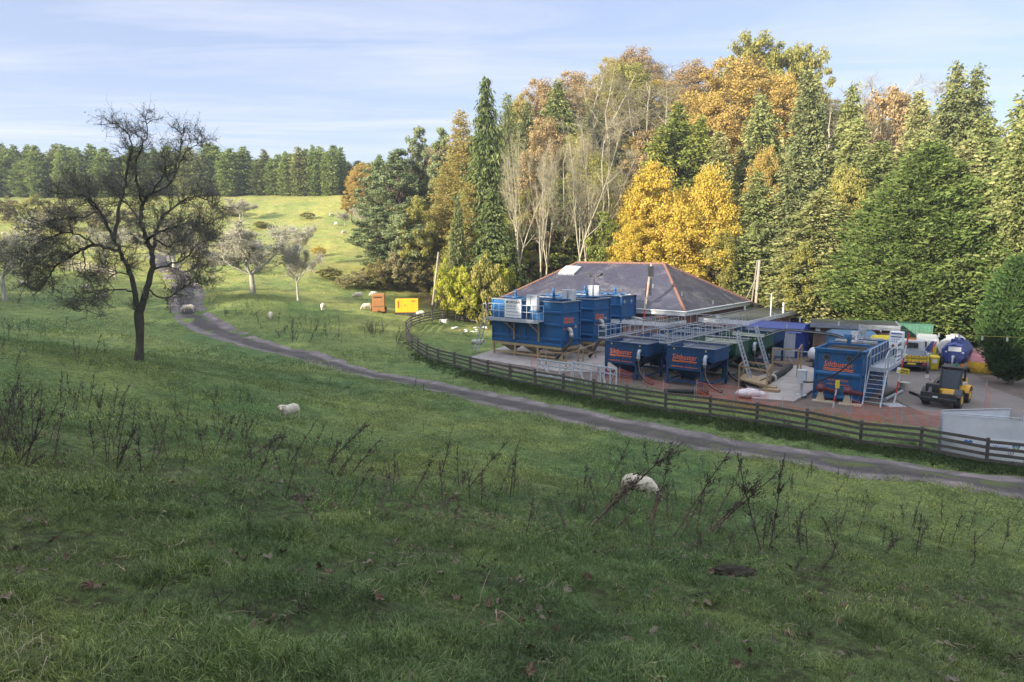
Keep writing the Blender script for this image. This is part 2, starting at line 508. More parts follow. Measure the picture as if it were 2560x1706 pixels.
nr_ = n.new('ShaderNodeMapRange'); nr_.inputs[1].default_value = 15; nr_.inputs[2].default_value = 9; l.new(sx.outputs[1], nr_.inputs[0])
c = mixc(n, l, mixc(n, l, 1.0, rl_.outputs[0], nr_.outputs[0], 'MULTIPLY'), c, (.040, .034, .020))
b = n.new('ShaderNodeBsdfPrincipled'); b.inputs['Roughness'].default_value = .9; b.inputs['Specular IOR Level'].default_value = .15
l.new(c, b.inputs['Base Color'])
tb = noise(n, l, P, 5.0, 8, .75); bp = n.new('ShaderNodeBump'); bp.inputs['Strength'].default_value = .9; bp.inputs['Distance'].default_value = .12
l.new(tb.outputs[0], bp.inputs['Height']); l.new(bp.outputs[0], b.inputs['Normal'])
l.new(b.outputs[0], out.inputs[0])
me = np_mesh('field', gv, gf, gm, True)
# close the hub under the viewer
import bmesh
bm = bmesh.new(); bm.from_mesh(me); bm.verts.ensure_lookup_table()
for j in range(NA):
    f = bm.faces.new((bm.verts[c0], bm.verts[j], bm.verts[(j + 1) % NA])); f.smooth = True
bm.to_mesh(me); bm.free()
def yard_earth(x, y):
    m = yard_mask(x, y)
    u = (x - 14) * A2[0] + (y - 52) * A2[1]; v = (x - 14) * B2[0] + (y - 52) * B2[1]
    core = smooth(-12, -7.5, v) * smooth(-18.0, -13.5, u + 0 * v) * smooth(34, 28, v) * smooth(30, 22, u)
    return m * core
def wood_mask(x, y):
    # inside the hanging wood: right of a line climbing from behind the generators
    edge = -13 - (y - 85) * .10
    edge = np.where(y > 150, -19.5 - (y - 150) * .1, edge)
    a = smooth(-2, 3, x - edge) * smooth(83, 88, y + .0 * x - np.clip(x, 0, 40) * .05)
    b = smooth(76, 82, y - 0 * x) * smooth(34, 38, x)
    c_ = smooth(171, 173, y)
    return np.clip(a + b + c_, 0, 1)
xx, yy = gv[:, 0], gv[:, 1]
ea = me.attributes.new('earth', 'FLOAT', 'POINT'); ea.data.foreach_set('value', (yard_earth(xx, yy) * .95).astype(np.float32))
wa = me.attributes.new('wood', 'FLOAT', 'POINT'); wa.data.foreach_set('value', wood_mask(xx, yy).astype(np.float32))
field = bpy.data.objects.new('field', me); COL.objects.link(field); tag(field, kind='structure')

# the track as its own sheet
tm, n, l, out = nt_new('track_gravel')
uvn = n.new('ShaderNodeAttribute'); uvn.attribute_name = 'across'
g = n.new('ShaderNodeNewGeometry'); P = g.outputs['Position']
t1 = noise(n, l, P, .8, 7, .7, .4); t2 = noise(n, l, P, 14, 6, .75)
r1 = ramp(n, [(.3, (.070, .060, .056)), (.5, (.150, .126, .124)), (.7, (.26, .215, .21))]); l.new(t1.outputs[0], r1.inputs[0])
r2 = ramp(n, [(.3, (.6, .6, .6)), (.7, (1.35, 1.35, 1.35))]); l.new(t2.outputs[0], r2.inputs[0])
c = mixc(n, l, 1.0, r1.outputs[0], r2.outputs[0], 'MULTIPLY')
# dark middle strip with moss between the wheel ruts
mid = ramp(n, [(.0, (0, 0, 0)), (.22, (0, 0, 0)), (.36, (.95, .95, .95)), (.66, (.95, .95, .95)), (.78, (0, 0, 0))]); l.new(uvn.outputs['Fac'], mid.inputs[0])
c = mixc(n, l, mid.outputs[0], c, mixc(n, l, 1.0, c, (.34, .34, .33), 'MULTIPLY'))
tms = noise(n, l, P, 1.3, 6, .7); rms = ramp(n, [(.46, (0, 0, 0)), (.56, (1, 1, 1))]); l.new(tms.outputs[0], rms.inputs[0])
cen = ramp(n, [(.38, (0, 0, 0)), (.47, (.9, .9, .9)), (.55, (.9, .9, .9)), (.63, (0, 0, 0))]); l.new(uvn.outputs['Fac'], cen.inputs[0])
ed = ramp(n, [(.0, (1, 1, 1)), (.09, (0, 0, 0)), (.91, (0, 0, 0)), (1.0, (1, 1, 1))]); l.new(uvn.outputs['Fac'], ed.inputs[0])
sy = n.new('ShaderNodeSeparateXYZ'); l.new(P, sy.inputs[0])
nearm = n.new('ShaderNodeMapRange'); nearm.inputs[1].default_value = 36; nearm.inputs[2].default_value = 28; l.new(sy.outputs[1], nearm.inputs[0])
mk = mixc(n, l, 1.0, mixc(n, l, 1.0, cen.outputs[0], rms.outputs[0], 'MULTIPLY'), nearm.outputs[0], 'MULTIPLY')
c = mixc(n, l, mk, c, (.085, .105, .018))
tg = noise(n, l, P, 4, 6, .7); rg = ramp(n, [(.44, (0, 0, 0)), (.56, (1, 1, 1))]); l.new(tg.outputs[0], rg.inputs[0])
c = mixc(n, l, mixc(n, l, 1.0, ed.outputs[0], rg.outputs[0], 'MULTIPLY'), c, (.045, .065, .016))
b = n.new('ShaderNodeBsdfPrincipled'); b.inputs['Roughness'].default_value = .85; l.new(c, b.inputs['Base Color'])
bp = n.new('ShaderNodeBump'); bp.inputs['Strength'].default_value = .9; bp.inputs['Distance'].default_value = .06
l.new(t2.outputs[0], bp.inputs['Height']); l.new(bp.outputs[0], b.inputs['Normal']); l.new(b.outputs[0], out.inputs[0])
TRF = catmull(TR, 40)
d_ = np.gradient(TRF[:, :2], axis=0); d_ /= np.linalg.norm(d_, axis=1)[:, None]
nrm = np.c_[-d_[:, 1], d_[:, 0]]
NC = 17
vv = []; ac = []
for k in range(NC):
    s = k / (NC - 1) * 2 - 1
    wob = 1 + .34 * (vnoise(TRF[:, 0], TRF[:, 1] + 50 * np.sign(s), .9, 5) - .5) + .14 * (vnoise(TRF[:, 0], TRF[:, 1] + 50 * np.sign(s), 2.4, 6) - .5)
    wob = 1 + (wob - 1) * np.interp(TRF[:, 1], [45, 65], [1, .35])
    p = TRF[:, :2] + nrm * (TRF[:, 2] * s * wob)[:, None]
    z = hgt(p[:, 0], p[:, 1]) - .015
    z += -.035 * np.exp(-((abs(s) - .45) / .16) ** 2) + .03 * math.exp(-(s / .2) ** 2)
    if abs(s) > .95: z = z - .09
    vv.append(np.c_[p, z]); ac.append(np.full(len(p), (s + 1) / 2))
vv = np.stack(vv, 1); n0 = len(TRF)
ii, jj = np.meshgrid(np.arange(n0 - 1), np.arange(NC - 1), indexing='ij')
tf = np.c_[(ii * NC + jj).ravel(), ((ii + 1) * NC + jj).ravel(), ((ii + 1) * NC + jj + 1).ravel(), (ii * NC + jj + 1).ravel()]
me = np_mesh('farm_track', vv.reshape(-1, 3), tf[:, ::-1], tm, True)
a_ = me.attributes.new('across', 'FLOAT', 'POINT'); a_.data.foreach_set('value', np.stack(ac, 1).ravel().astype(np.float32))
o = bpy.data.objects.new('farm_track', me); COL.objects.link(o); tag(o, kind='structure')
# ------------------------------------------------------------------ yard materials
M = {}
M['blue'] = pm('tank_blue_paint', (.008, .110, .30), .45, col2=(.007, .082, .23), scale=1.2, dirt=(.10, .10, .09), dirt_amt=.4, streak=True, bump=.15, spec=.3)
M['navy'] = pm('tank_navy_paint', (.007, .058, .165), .45, col2=(.006, .044, .13), scale=1.5, dirt=(.09, .085, .08), dirt_amt=.3, streak=True, spec=.3)
M['green'] = pm('tank_green_paint', (.012, .075, .045), .45, col2=(.010, .058, .035), scale=1.5, dirt=(.10, .10, .08), dirt_amt=.2)
M['rimgrey'] = pm('grey_tank_rim', (.30, .33, .38), .6, col2=(.20, .22, .26), scale=3, dirt=(.10, .09, .07), dirt_amt=.5)
M['pale'] = pm('pale_liner', (.50, .52, .44), .6, col2=(.36, .37, .30), scale=3)
M['galv'] = pm('galvanised_steel', (.42, .45, .50), .45, .35, col2=(.30, .33, .37), scale=8)
M['galvw'] = pm('light_galvanised_steel', (.44, .47, .52), .5, .2, col2=(.34, .37, .42), scale=8)
M['cabinet'] = pm('grey_cabinet', (.50, .53, .57), .5, col2=(.42, .44, .48), scale=2)
M['timber'] = pm('fresh_sawn_timber', (.36, .26, .145), .75, col2=(.25, .175, .095), scale=4, bump=.2, dirt=(.12, .09, .06), dirt_amt=.4)
M['tan'] = pm('tan_painted_steel', (.46, .36, .20), .6, col2=(.36, .27, .14), scale=2, dirt=(.14, .09, .05), dirt_amt=.5)
M['cone'] = pm('cream_hopper', (.52, .44, .33), .6, col2=(.42, .34, .25), scale=2, dirt=(.2, .14, .09), dirt_amt=.4)
M['grating'] = pm('dark_steel_grating', (.10, .11, .125), .7, col2=(.06, .065, .075), scale=9)
M['hose'] = pm('black_rubber_hose', (.014, .014, .016), .6, col2=(.024, .024, .024), scale=5, dirt=(.07, .06, .05), dirt_amt=.2, spec=.3)
M['pipe'] = pm('white_pipe_fitting', (.52, .51, .46), .45, col2=(.38, .37, .33), scale=6)
M['steelpipe'] = pm('grey_hose_coupling', (.42, .46, .52), .4, .3, scale=6)
M['dark'] = pm('dark_void', (.012, .013, .015), .8)
M['orange'] = pm('orange_vinyl', (.95, .21, .025), .5, col2=(.85, .18, .02), scale=3)
M['white'] = pm('white_painted', (.62, .62, .62), .5, col2=(.52, .52, .52), scale=2, dirt=(.3, .29, .27), dirt_amt=.4)
M['fascia'] = pm('white_fascia', (.74, .75, .76), .55, col2=(.62, .63, .64), scale=2, dirt=(.35, .36, .33), dirt_amt=.4)
M['signwhite'] = pm('white_sign_board', (.80, .81, .83), .5, col2=(.74, .75, .77), scale=2)
M['ink'] = pm('black_lettering', (.02, .02, .025), .5)
M['inkblue'] = pm('blue_lettering', (.03, .06, .22), .5)
M['inkgrey'] = pm('grey_lettering', (.22, .24, .27), .5)
M['yellow'] = pm('yellow_plastic', (.70, .56, .03), .5, col2=(.60, .46, .02), scale=2)
M['red'] = pm('red_painted', (.55, .04, .03), .5, col2=(.42, .03, .03), scale=3)
M['rubber'] = pm('black_tyre', (.022, .022, .024), .8, col2=(.05, .047, .042), scale=5)
M['black'] = pm('black_painted_steel', (.02, .021, .024), .5, col2=(.035, .035, .037), scale=4)
M['glass'] = pm('dark_glass', (.02, .025, .03), .08, spec=.8)
M['concrete'] = pm('yard_concrete', (.36, .33, .31), .85, col2=(.26, .235, .22), scale=.8, bump=.3, bscale=14, dirt=(.15, .12, .105), dirt_amt=.55)
M['tarmac'] = pm('worn_tarmac', (.150, .128, .118), .85, col2=(.105, .09, .083), scale=.5, bump=.5, bscale=20, dirt=(.24, .205, .18), dirt_amt=.6)
M['orgnet'] = pm('orange_plastic_net', (.80, .17, .10), .6, col2=(.65, .13, .08), scale=3)
M['oldwood'] = pm('weathered_dark_timber', (.105, .088, .074), .85, col2=(.052, .043, .037), scale=6, bump=.5, bscale=30, dirt=(.14, .14, .12), dirt_amt=.5)
M['polewood'] = pm('grey_pole_timber', (.34, .29, .24), .85, col2=(.24, .20, .165), scale=3, bump=.3)
M['maroon'] = pm('maroon_pump_paint', (.17, .035, .045), .5, col2=(.11, .03, .035), scale=5)
M['tyvek'] = pm('white_wrap', (.66, .66, .68), .5, col2=(.5, .5, .52), scale=6)

def add_uv(me):
    uv = me.uv_layers.new(name='UVMap')
    for p in me.polygons:
        nn = p.normal
        if abs(nn.z) > .985: t, s = Vector((1, 0, 0)), Vector((0, 1, 0))
        else:
            t = Vector((0, 0, 1)).cross(nn).normalized(); s = nn.cross(t)
        for li in p.loop_indices:
            co = me.vertices[me.loops[li].vertex_index].co
            uv.data[li].uv = (co.dot(t), co.dot(s))

def brickmat(name, c1, c2, mort, bw, bh, msize, rough=.85, stain=None, stain_amt=.6, stain_scale=.25, bump=.4, off=.5):
    m, n, l, out = nt_new(name)
    uv = n.new('ShaderNodeUVMap')
    bt = n.new('ShaderNodeTexBrick'); bt.inputs['Scale'].default_value = 1.0
    bt.inputs['Brick Width'].default_value = bw; bt.inputs['Row Height'].default_value = bh; bt.inputs['Mortar Size'].default_value = msize
    bt.inputs['Color1'].default_value = (*c1, 1); bt.inputs['Color2'].default_value = (*c2, 1); bt.inputs['Mortar'].default_value = (*mort, 1)
    bt.offset = off
    l.new(uv.outputs[0], bt.inputs['Vector'])
    tc = n.new('ShaderNodeTexCoord')
    t = noise(n, l, tc.outputs['Object'], stain_scale, 8, .7, .6)
    c = bt.outputs[0]
    t0 = noise(n, l, tc.outputs['Object'], 2.5, 5, .7)
    r0 = ramp(n, [(.3, (.7, .7, .7)), (.7, (1.3, 1.3, 1.3))]); l.new(t0.outputs[0], r0.inputs[0])
    c = mixc(n, l, 1.0, c, r0.outputs[0], 'MULTIPLY')
    if stain:
        r = ramp(n, [(.48, (0, 0, 0)), (.72, (stain_amt,) * 3)]); l.new(t.outputs[0], r.inputs[0])
        sp = noise(n, l, tc.outputs['Object'], 3.5, 6, .75); rs = ramp(n, [(.42, (0, 0, 0)), (.58, (1, 1, 1))]); l.new(sp.outputs[0], rs.inputs[0])
        c = mixc(n, l, mixc(n, l, 1.0, r.outputs[0], rs.outputs[0], 'MULTIPLY'), c, stain)
    b = n.new('ShaderNodeBsdfPrincipled'); b.inputs['Roughness'].default_value = rough; l.new(c, b.inputs['Base Color'])
    bp = n.new('ShaderNodeBump'); bp.inputs['Strength'].default_value = bump; bp.inputs['Distance'].default_value = .02; bp.invert = True
    l.new(bt.outputs['Fac'], bp.inputs['Height']); l.new(bp.outputs[0], b.inputs['Normal'])
    l.new(b.outputs[0], out.inputs[0]); return m
M['slate'] = brickmat('slate_tiles', (.046, .043, .070), (.030, .029, .052), (.014, .013, .017), .30, .20, .012, .50, (.30, .28, .26), .75, .28)
M['brick'] = brickmat('red_brick', (.44, .17, .095), (.34, .12, .07), (.25, .21, .18), .225, .075, .010, .85)
M['brownbrick'] = brickmat('brown_brick', (.17, .095, .065), (.12, .07, .05), (.16, .13, .11), .225, .075, .010, .85)
M['felt'] = pm('mossy_roof_felt', (.040, .040, .043), .8, col2=(.025, .026, .028), scale=.5, dirt=(.09, .10, .03), dirt_amt=.5)
M['ridge'] = pm('terracotta_ridge', (.21, .10, .07), .8, col2=(.15, .07, .05), scale=4, dirt=(.16, .12, .09), dirt_amt=.4)

YZ = -9.0
YR = math.atan2(A2[1], A2[0])
def yp(px, py, z=YZ): return at_z(px, py, z)
def yl(px, py, org, z=YZ):
    """pixel at height z -> local coords in a yard-aligned frame whose origin is org"""
    p = at_z(px, py, z) - Vector(org)
    return Vector((p.x * A2[0] + p.y * A2[1], p.x * B2[0] + p.y * B2[1], p.z))

def guardrail(mb, pts, h=1.1, r=.022, step=1.0, mid=True, z0=0):
    for i in range(len(pts) - 1):
        p, q = Vector(pts[i]), Vector(pts[i + 1])
        L = (q - p).length; k = max(1, round(L / step))
        for j in range(k + 1):
            a = p.lerp(q, j / k); mb.tube([a, a + Vector((0, 0, h))], r, 6)
        up = Vector((0, 0, h))
        mb.tube([p + up, q + up], r, 6)
        if mid: mb.tube([p + up * .55, q + up * .55], r * .9, 6)
        mb.tube([p + up * .06, q + up * .06], r * .9, 6)

def ladder(mb, p, q, side, w=.45, r=.028, step=.29):
    p, q, side = Vector(p), Vector(q), Vector(side).normalized() * w / 2
    mb.bar(p - side, q - side, r * 2, r * 3); mb.bar(p + side, q + side, r * 2, r * 3)
    L = (q - p).length; k = int(L / step)
    for i in range(1, k + 1):
        a = p.lerp(q, i / (k + .5)); mb.bar(a - side, a + side, .05, .035)

def bez(p0, p1, p2, p3, n=14):
    p0, p1, p2, p3 = map(Vector, (p0, p1, p2, p3)); o = []
    for i in range(n + 1):
        t = i / n; o.append(p0 * (1 - t) ** 3 + p1 * 3 * t * (1 - t) ** 2 + p2 * 3 * t * t * (1 - t) + p3 * t ** 3)
    return o

def brand(parent, x, y, z, w, xdir=(1, 0, 0), small=True, h2=None, two=False):
    """orange italic lettering with two waves under it; x,y,z = left end of the base line"""
    X = Vector(xdir).normalized(); o = Vector((x, y, z))
    text_on(parent, 'Siltbuster', w * .29, o, X, M['orange'], shear=.12, bold=w * .0006, width=w)
    N = X.cross(Vector((0, 0, 1))) ; mb = MB(); K = 28
    for k, dz in enumerate((-.075 * w, -.135 * w)):
        top = []; bot = []
        for i in range(K + 1):
            s = i / K; zc = dz + math.sin(s * 2 * PI * 3) * w * .010 + w * .012
            p = o + X * (s * w) + Vector((0, 0, zc))
            top.append(p + Vector((0, 0, w * .016))); bot.append(p - Vector((0, 0, w * .016)))
        for i in range(K):
            mb.add([bot[i], bot[i + 1], top[i + 1], top[i]], [(0, 1, 2, 3)])
            mb.add([q + N * .004 for q in (bot[i], bot[i + 1], top[i + 1], top[i])], [(0, 1, 2, 3)])
    mb.build('wave_emblem', M['orange'], parent)
    if small:
        zz = h2 if h2 is not None else z - w * .42
        if two:
            text_on(parent, '+44 (0)1600 772256', w * .085, o + X * (w * .14) + Vector((0, 0, zz - z)), X, M['orange'], bold=.002, width=w * .72)
            text_on(parent, 'www.siltbuster.com', w * .085, o + X * (w * .14) + Vector((0, 0, zz - z - w * .15)), X, M['orange'], bold=.002, width=w * .72)
        else:
            text_on(parent, '+44(0)1600 772256   www.siltbuster.com', w * .07, o - X * (w * .04) + Vector((0, 0, zz - z)), X, M['orange'], bold=.002, width=w * 1.08)

def signboard(parent, org, xdir, w=1.25, h=1.2):
    """white contractor's board"""
    X = Vector(xdir).normalized(); o = Vector(org); N = X.cross(Vector((0, 0, 1)))
    mb = MB(); Z = Vector((0, 0, 1))
    mb.hexa([o - N * .03, o + X * w - N * .03, o + X * w, o, o - N * .03 + Z * h, o + X * w - N * .03 + Z * h, o + X * w + Z * h, o + Z * h])
    s = mb.build('sign_board', M['signwhite'], parent)
    f = o + N * .003
    text_on(s, 'MORGAN', h * .20, f + X * w * .07 + Z * h * .76, X, M['ink'], bold=.006, width=w * .86)
    text_on(s, 'SINDALL', h * .20, f + X * w * .07 + Z * h * .55, X, M['inkgrey'], width=w * .80)
    mb = MB(); a = f + X * w * .07 + Z * h * .47; 
    mb.hexa([a, a + X * w * .86, a + X * w * .86 + N * .003, a + N * .003, a + Z * .03, a + X * w * .86 + Z * .03, a + X * w * .86 + Z * .03 + N * .003, a + Z * .03 + N * .003])
    mb.build('rule_line', M['inkblue'], s)
    text_on(s, 'CONSTRUCTION', h * .1, f + X * w * .07 + Z * h * .27, X, M['inkblue'], width=w * .72)
    text_on(s, 'INFRASTRUCTURE', h * .1, f + X * w * .07 + Z * h * .09, X, M['inkblue'], width=w * .80)
    return s

# ------------------------------------------------------------------ ground sheets of the yard
def sheet(name, pts, z, mat, kind='structure', thick=None):
    bmh = bmesh.new(); vs = [bmh.verts.new((p[0], p[1], z)) for p in pts]; f = bmh.faces.new(vs)
    if f.normal.z < 0: f.normal_flip()
    if thick:
        g_ = bmesh.ops.extrude_face_region(bmh, geom=[f]); 
        for v in [e for e in g_['geom'] if isinstance(e, bmesh.types.BMVert)]: v.co.z -= thick
        bmesh.ops.recalc_face_normals(bmh, faces=bmh.faces)
    me = bpy.data.meshes.new(name); bmh.to_mesh(me); bmh.free(); me.materials.append(mat)
    o = bpy.data.objects.new(name, me); COL.objects.link(o); tag(o, kind=kind); return o
def ypoly(pp, z=YZ): return [yp(a, b, z) for a, b in pp]
sheet('driveway', ypoly([(889, 362), (905, 352), (940, 346), (985, 349), (972, 372), (990, 387), (1030, 402), (1080, 416), (1080, 428), (1010, 424), (960, 418), (925, 415), (900, 402), (884, 392)]), YZ + .015, M['tarmac'])
o = sheet('concrete_slab', ypoly([(752, 398), (794, 401), (819, 386), (828, 372), (800, 364), (744, 380)], YZ + .14), YZ + .14, M['concrete'], thick=.2)
o = sheet('tank_base_slab', ypoly([(470, 357), (556, 371), (610, 372), (640, 352), (600, 340), (520, 341)], YZ + .06), YZ + .06, M['concrete'], thick=.12)

# ------------------------------------------------------------------ three tall settling tanks on tan frames
def big_tank(org, L, Wd, label, platform=False, text=False, ports=(), hose=None, legs=True, zb=1.18, zt=4.80):
    t = empty('settling_tank', org, YR, label, 'settling tank', 'tall blue settling tanks beside the pavilion')
    b = MB()
    th = .05
    b.box(-L, 0, zb, 0, th, zt - .02); b.box(-L, Wd - th, zb, 0, Wd, zt - .02); b.box(-L, th, zb, -L + th, Wd - th, zt - .02); b.box(-th, th, zb, 0, Wd - th, zt - .02)
    b.box(-L + th, th, zb, -th, Wd - th, zb + .06)
    b.build('tank_body', M['blue'], t)
    rb = MB()
    for z in (zb + .03, zb + .48, zb + 1.7, zb + 2.72):       # channel ribs
        rb.box(-L, -.11, z, 0, -.002, z + .13); rb.box(.002, -.11, z, .11, Wd, z + .13)
        rb.prism([(-L, -.11, z + .13), (-L, -.002, z + .13), (-L, -.002, z + .20)], (L, 0, 0))
    nb = 4
    for i in range(nb + 1):
        x = -L + L * i / nb
        rb.box(x - .05, -.09, zb, x + .05, -.004, zt)
    for y in (0, Wd): rb.box(.004, y - .06, zb, .12, y + .06, zt)
    rb.build('rib', M['blue'], t)
    r = MB(); r.box(-L - .06, -.12, zt, .13, .02, zt + .07); r.box(-L - .06, Wd - .02, zt, .13, Wd + .1, zt + .07); r.box(-L - .06, .02, zt, -L + .05, Wd - .02, zt + .07); r.box(-.05, .02, zt, .13, Wd - .02, zt + .07)
    r.build('rim', M['rimgrey'], t)
    w = MB(); w.box(-L + .06, th + .01, zt - .42, -.06, Wd - th - .01, zt - .38); w.build('water_surface', M['dark'], t)
    # walkway bars, mixers
    k = MB()
    for x in (-L * .25, -L * .5, -L * .75): k.box(x - .14, .02, zt + .072, x + .14, Wd - .02, zt + .15)
    k.box(-L + .1, Wd * .45, zt + .152, -.1, Wd * .6, zt + .22)
    k.build('walkway_beam', M['blue'], t)
    for x in (-L * .24, -L * .8):
        mx = MB(); c = (x, Wd * .52, zt + .22)
        mx.tube([(c[0], c[1], c[2]), (c[0], c[1], c[2] + .16)], .14, 10); mx.tube([(c[0], c[1], c[2] + .16), (c[0], c[1], c[2] + .5)], .10, 10); mx.ball((c[0], c[1], c[2] + .5), .10, 10, 6)
        mx.build('mixer_motor', M['blue'], t, True)
    if legs:
        f = MB()
        f.box(-L, -.06, zb - .22, 0.06, .1, zb - .003); f.box(-.1, .1, zb - .22, .06, Wd, zb - .003); f.box(-L, Wd - .12, zb - .22, -.1, Wd, zb - .003)
        for x in (-L + .08, -L * .66, -L * .33, -.02):
            f.box(x - .08, -.05, 0.06, x + .08, .09, zb - .223)
        f.box(-.1, Wd - .12, 0.06, .05, Wd, zb - .223); f.box(-L, Wd - .12, 0.06, -L + .15, Wd, zb - .223)
        f.box(-L, -.02, .22, 0, .06, .36)
        f.build('support_frame', M['tan'], t)
        for i in range(3):
            x0, x1 = -L * (1 - i / 3) + .12, -L * (1 - (i + 1) / 3) - .1
            xm = (x0 + x1) / 2; h = MB()
            h.hexa([(xm - .15, Wd / 2 - .15, .28), (xm + .15, Wd / 2 - .15, .28), (xm + .15, Wd / 2 + .15, .28), (xm - .15, Wd / 2 + .15, .28),
                    (x0, .14, zb - .01), (x1, .14, zb - .01), (x1, Wd - .16, zb - .01), (x0, Wd - .16, zb - .01)])
            h.build('hopper', M['cone'], t)
    for (y, z, m_) in ports:
        p = MB(); p.tube([(.004, y, z), (.05, y, z)], .15, 16)
        for a in range(10):
            q = 2 * PI * a / 10; p.tube([(.05, y + .125 * math.cos(q), z + .125 * math.sin(q)), (.07, y + .125 * math.cos(q), z + .125 * math.sin(q))], .016, 5)
        p.build('port_flange', m_, t)
    if text:
        w_ = 1.45; brand(t, .012, Wd * .10, zb + 2.12, w_, (0, 1, 0), True, zb + 1.42)
    if hose:
        y, z = hose[:2]
        p = MB(); p.tube([(.0, y, z), (.18, y, z), (.34, y - .06, z - .10), (.42, y - .1, z - .30)], [.17, .17, .16, .15], 12); p.tube([(.42, y - .1, z - .30), (.50, y - .18, z - .62)], [.17, .14], 12)
        p.build('pipe_elbow', M['pipe'], t, True)
        h = MB(); h.tube(bez((.49, y - .17, z - .6), (.8, y - .5, z - 1.2), hose[2], hose[3]), .14, 10); h.build('discharge_hose', M['hose'], t, True)
    return t

T1O = yp(561.5, 361.8)
t1 = big_tank(T1O, 7.3, 2.55, 'large blue settling tank with white contractor sign on its grey platform', text=True,
              ports=((1.95, 2.75, M['pipe']),), hose=(.85, 2.6, (.5, -.9, 1.2), (.1, -1.0, .12)))
pf = MB(); L = 7.3
pf.box(-L + .2, -.95, 3.18, -2.0 + .35, -.12, 3.24); pf.box(-L + .2, -.97, 3.05, -1.65, -.93, 3.32)
pf.build('platform', M['galvw'], t1)
g_ = MB(); guardrail(g_, [(-L + .25, -.2, 3.24), (-L + .25, -.9, 3.24), (-1.7, -.9, 3.24), (-1.7, -.2, 3.24)], 1.25, .026, .62); g_.build('guard_rail', M['galvw'], t1)
for x in (-L + 2.0, -L + 4.6):
    br = MB(); br.bar((x, -.9, 3.04), (x + .5, -.14, 2.2), .10); br.box(x + .42, -.21, .9 + .6, x + .56, -.115, 3.04); br.build('bracket', M['timber'], t1)
signboard(t1, (-L + 2.15, -.99, 3.42), (1, 0, 0), 1.75, 1.55)
for dx in (2.55, 3.0):
    cb_ = MB(); cb_.box(-dx + (.0 if dx == 2.55 else -.02), -.80, 4.1 if dx == 2.55 else 4.45, -dx + (.62 if dx == 2.55 else .40), -.45, 5.35); cb_.build('control_cabinet', M['cabinet'], t1, bevel=.02)
ld_ = MB(); ladder(ld_, (-L - 1.3, -.9, .06), (-L - .1, -.9, 3.2), (0, 1, 0), .55); ld_.bar((-L - .1, -.95, 3.2), (-L + .22, -.95, 3.2), .08)
guardrail(ld_, [(-L - .1, -1.17, 3.2), (-L + .22, -1.17, 3.2)], 1.25, .025)
ld_.build('access_ladder', M['galvw'], t1)
bs = Vector((B2[0], B2[1], 0))
T2O = at_z(593.9, 299.2, YZ + 4.85); T2O = Vector((T2O.x, T2O.y, YZ))
t2 = big_tank(T2O, 6.5, 2.6, 'second blue settling tank with a cabinet and twin floodlights, between its neighbours', text=True, ports=((1.95, 3.05, M['galvw']),), hose=(.95, 2.95, (1.2, -1.2, 1.5), (.9, -2.0, .2)))
T3O = at_z(621.2, 295.9, YZ + 4.85); T3O = Vector((T3O.x, T3O.y, YZ))
t3 = big_tank(T3O, 6.0, 2.6, 'third blue settling tank, plain dark panel with four round ports, nearest the slate roof', ports=((.62, 4.28, M['galvw']), (1.85, 4.28, M['galvw']), (.62, 2.6, M['galvw'])), legs=True)
p = MB(); p.tube([(.0, 1.95, 2.7), (.9, 1.95, 2.62), (1.25, 2.0, 2.4), (1.4, 2.0, 2.05)], [.17, .17, .2, .17], 12); p.build('pipe_elbow', M['pipe'], t3, True)
for t_, xs, hh in ((t2, (-.9, -1.55), 1.05), (t1, (-.35,), 0.9), (t1, (-1.0,), .9)):
    for x in xs:
        c_ = MB(); c_.box(x, 1.4, 4.87, x + .5, 1.8, 4.87 + hh); c_.build('control_cabinet', M['cabinet'], t_, bevel=.02)
fl = MB(); fl.tube([(-1.2, 1.9, 4.87), (-1.2, 1.9, 6.75)], .035, 8); fl.bar((-1.75, 1.9, 6.85), (-1.2, 1.9, 6.6), .05); fl.bar((-.65, 1.9, 6.85), (-1.2, 1.9, 6.6), .05)
fo = fl.build('lamp_mast', M['black'], t2)
for s_ in (-1, 1):
    h_ = MB(); h_.hexa([(-1.2 + s_ * .3, 1.7, 6.66), (-1.2 + s_ * .75, 1.7, 6.84), (-1.2 + s_ * .75, 2.1, 6.84), (-1.2 + s_ * .3, 2.1, 6.66), (-1.2 + s_ * .3, 1.7, 6.76), (-1.2 + s_ * .75, 1.7, 6.98), (-1.2 + s_ * .75, 2.1, 6.98), (-1.2 + s_ * .3, 2.1, 6.76)])
    h_.build('floodlight', M['black'], fo)

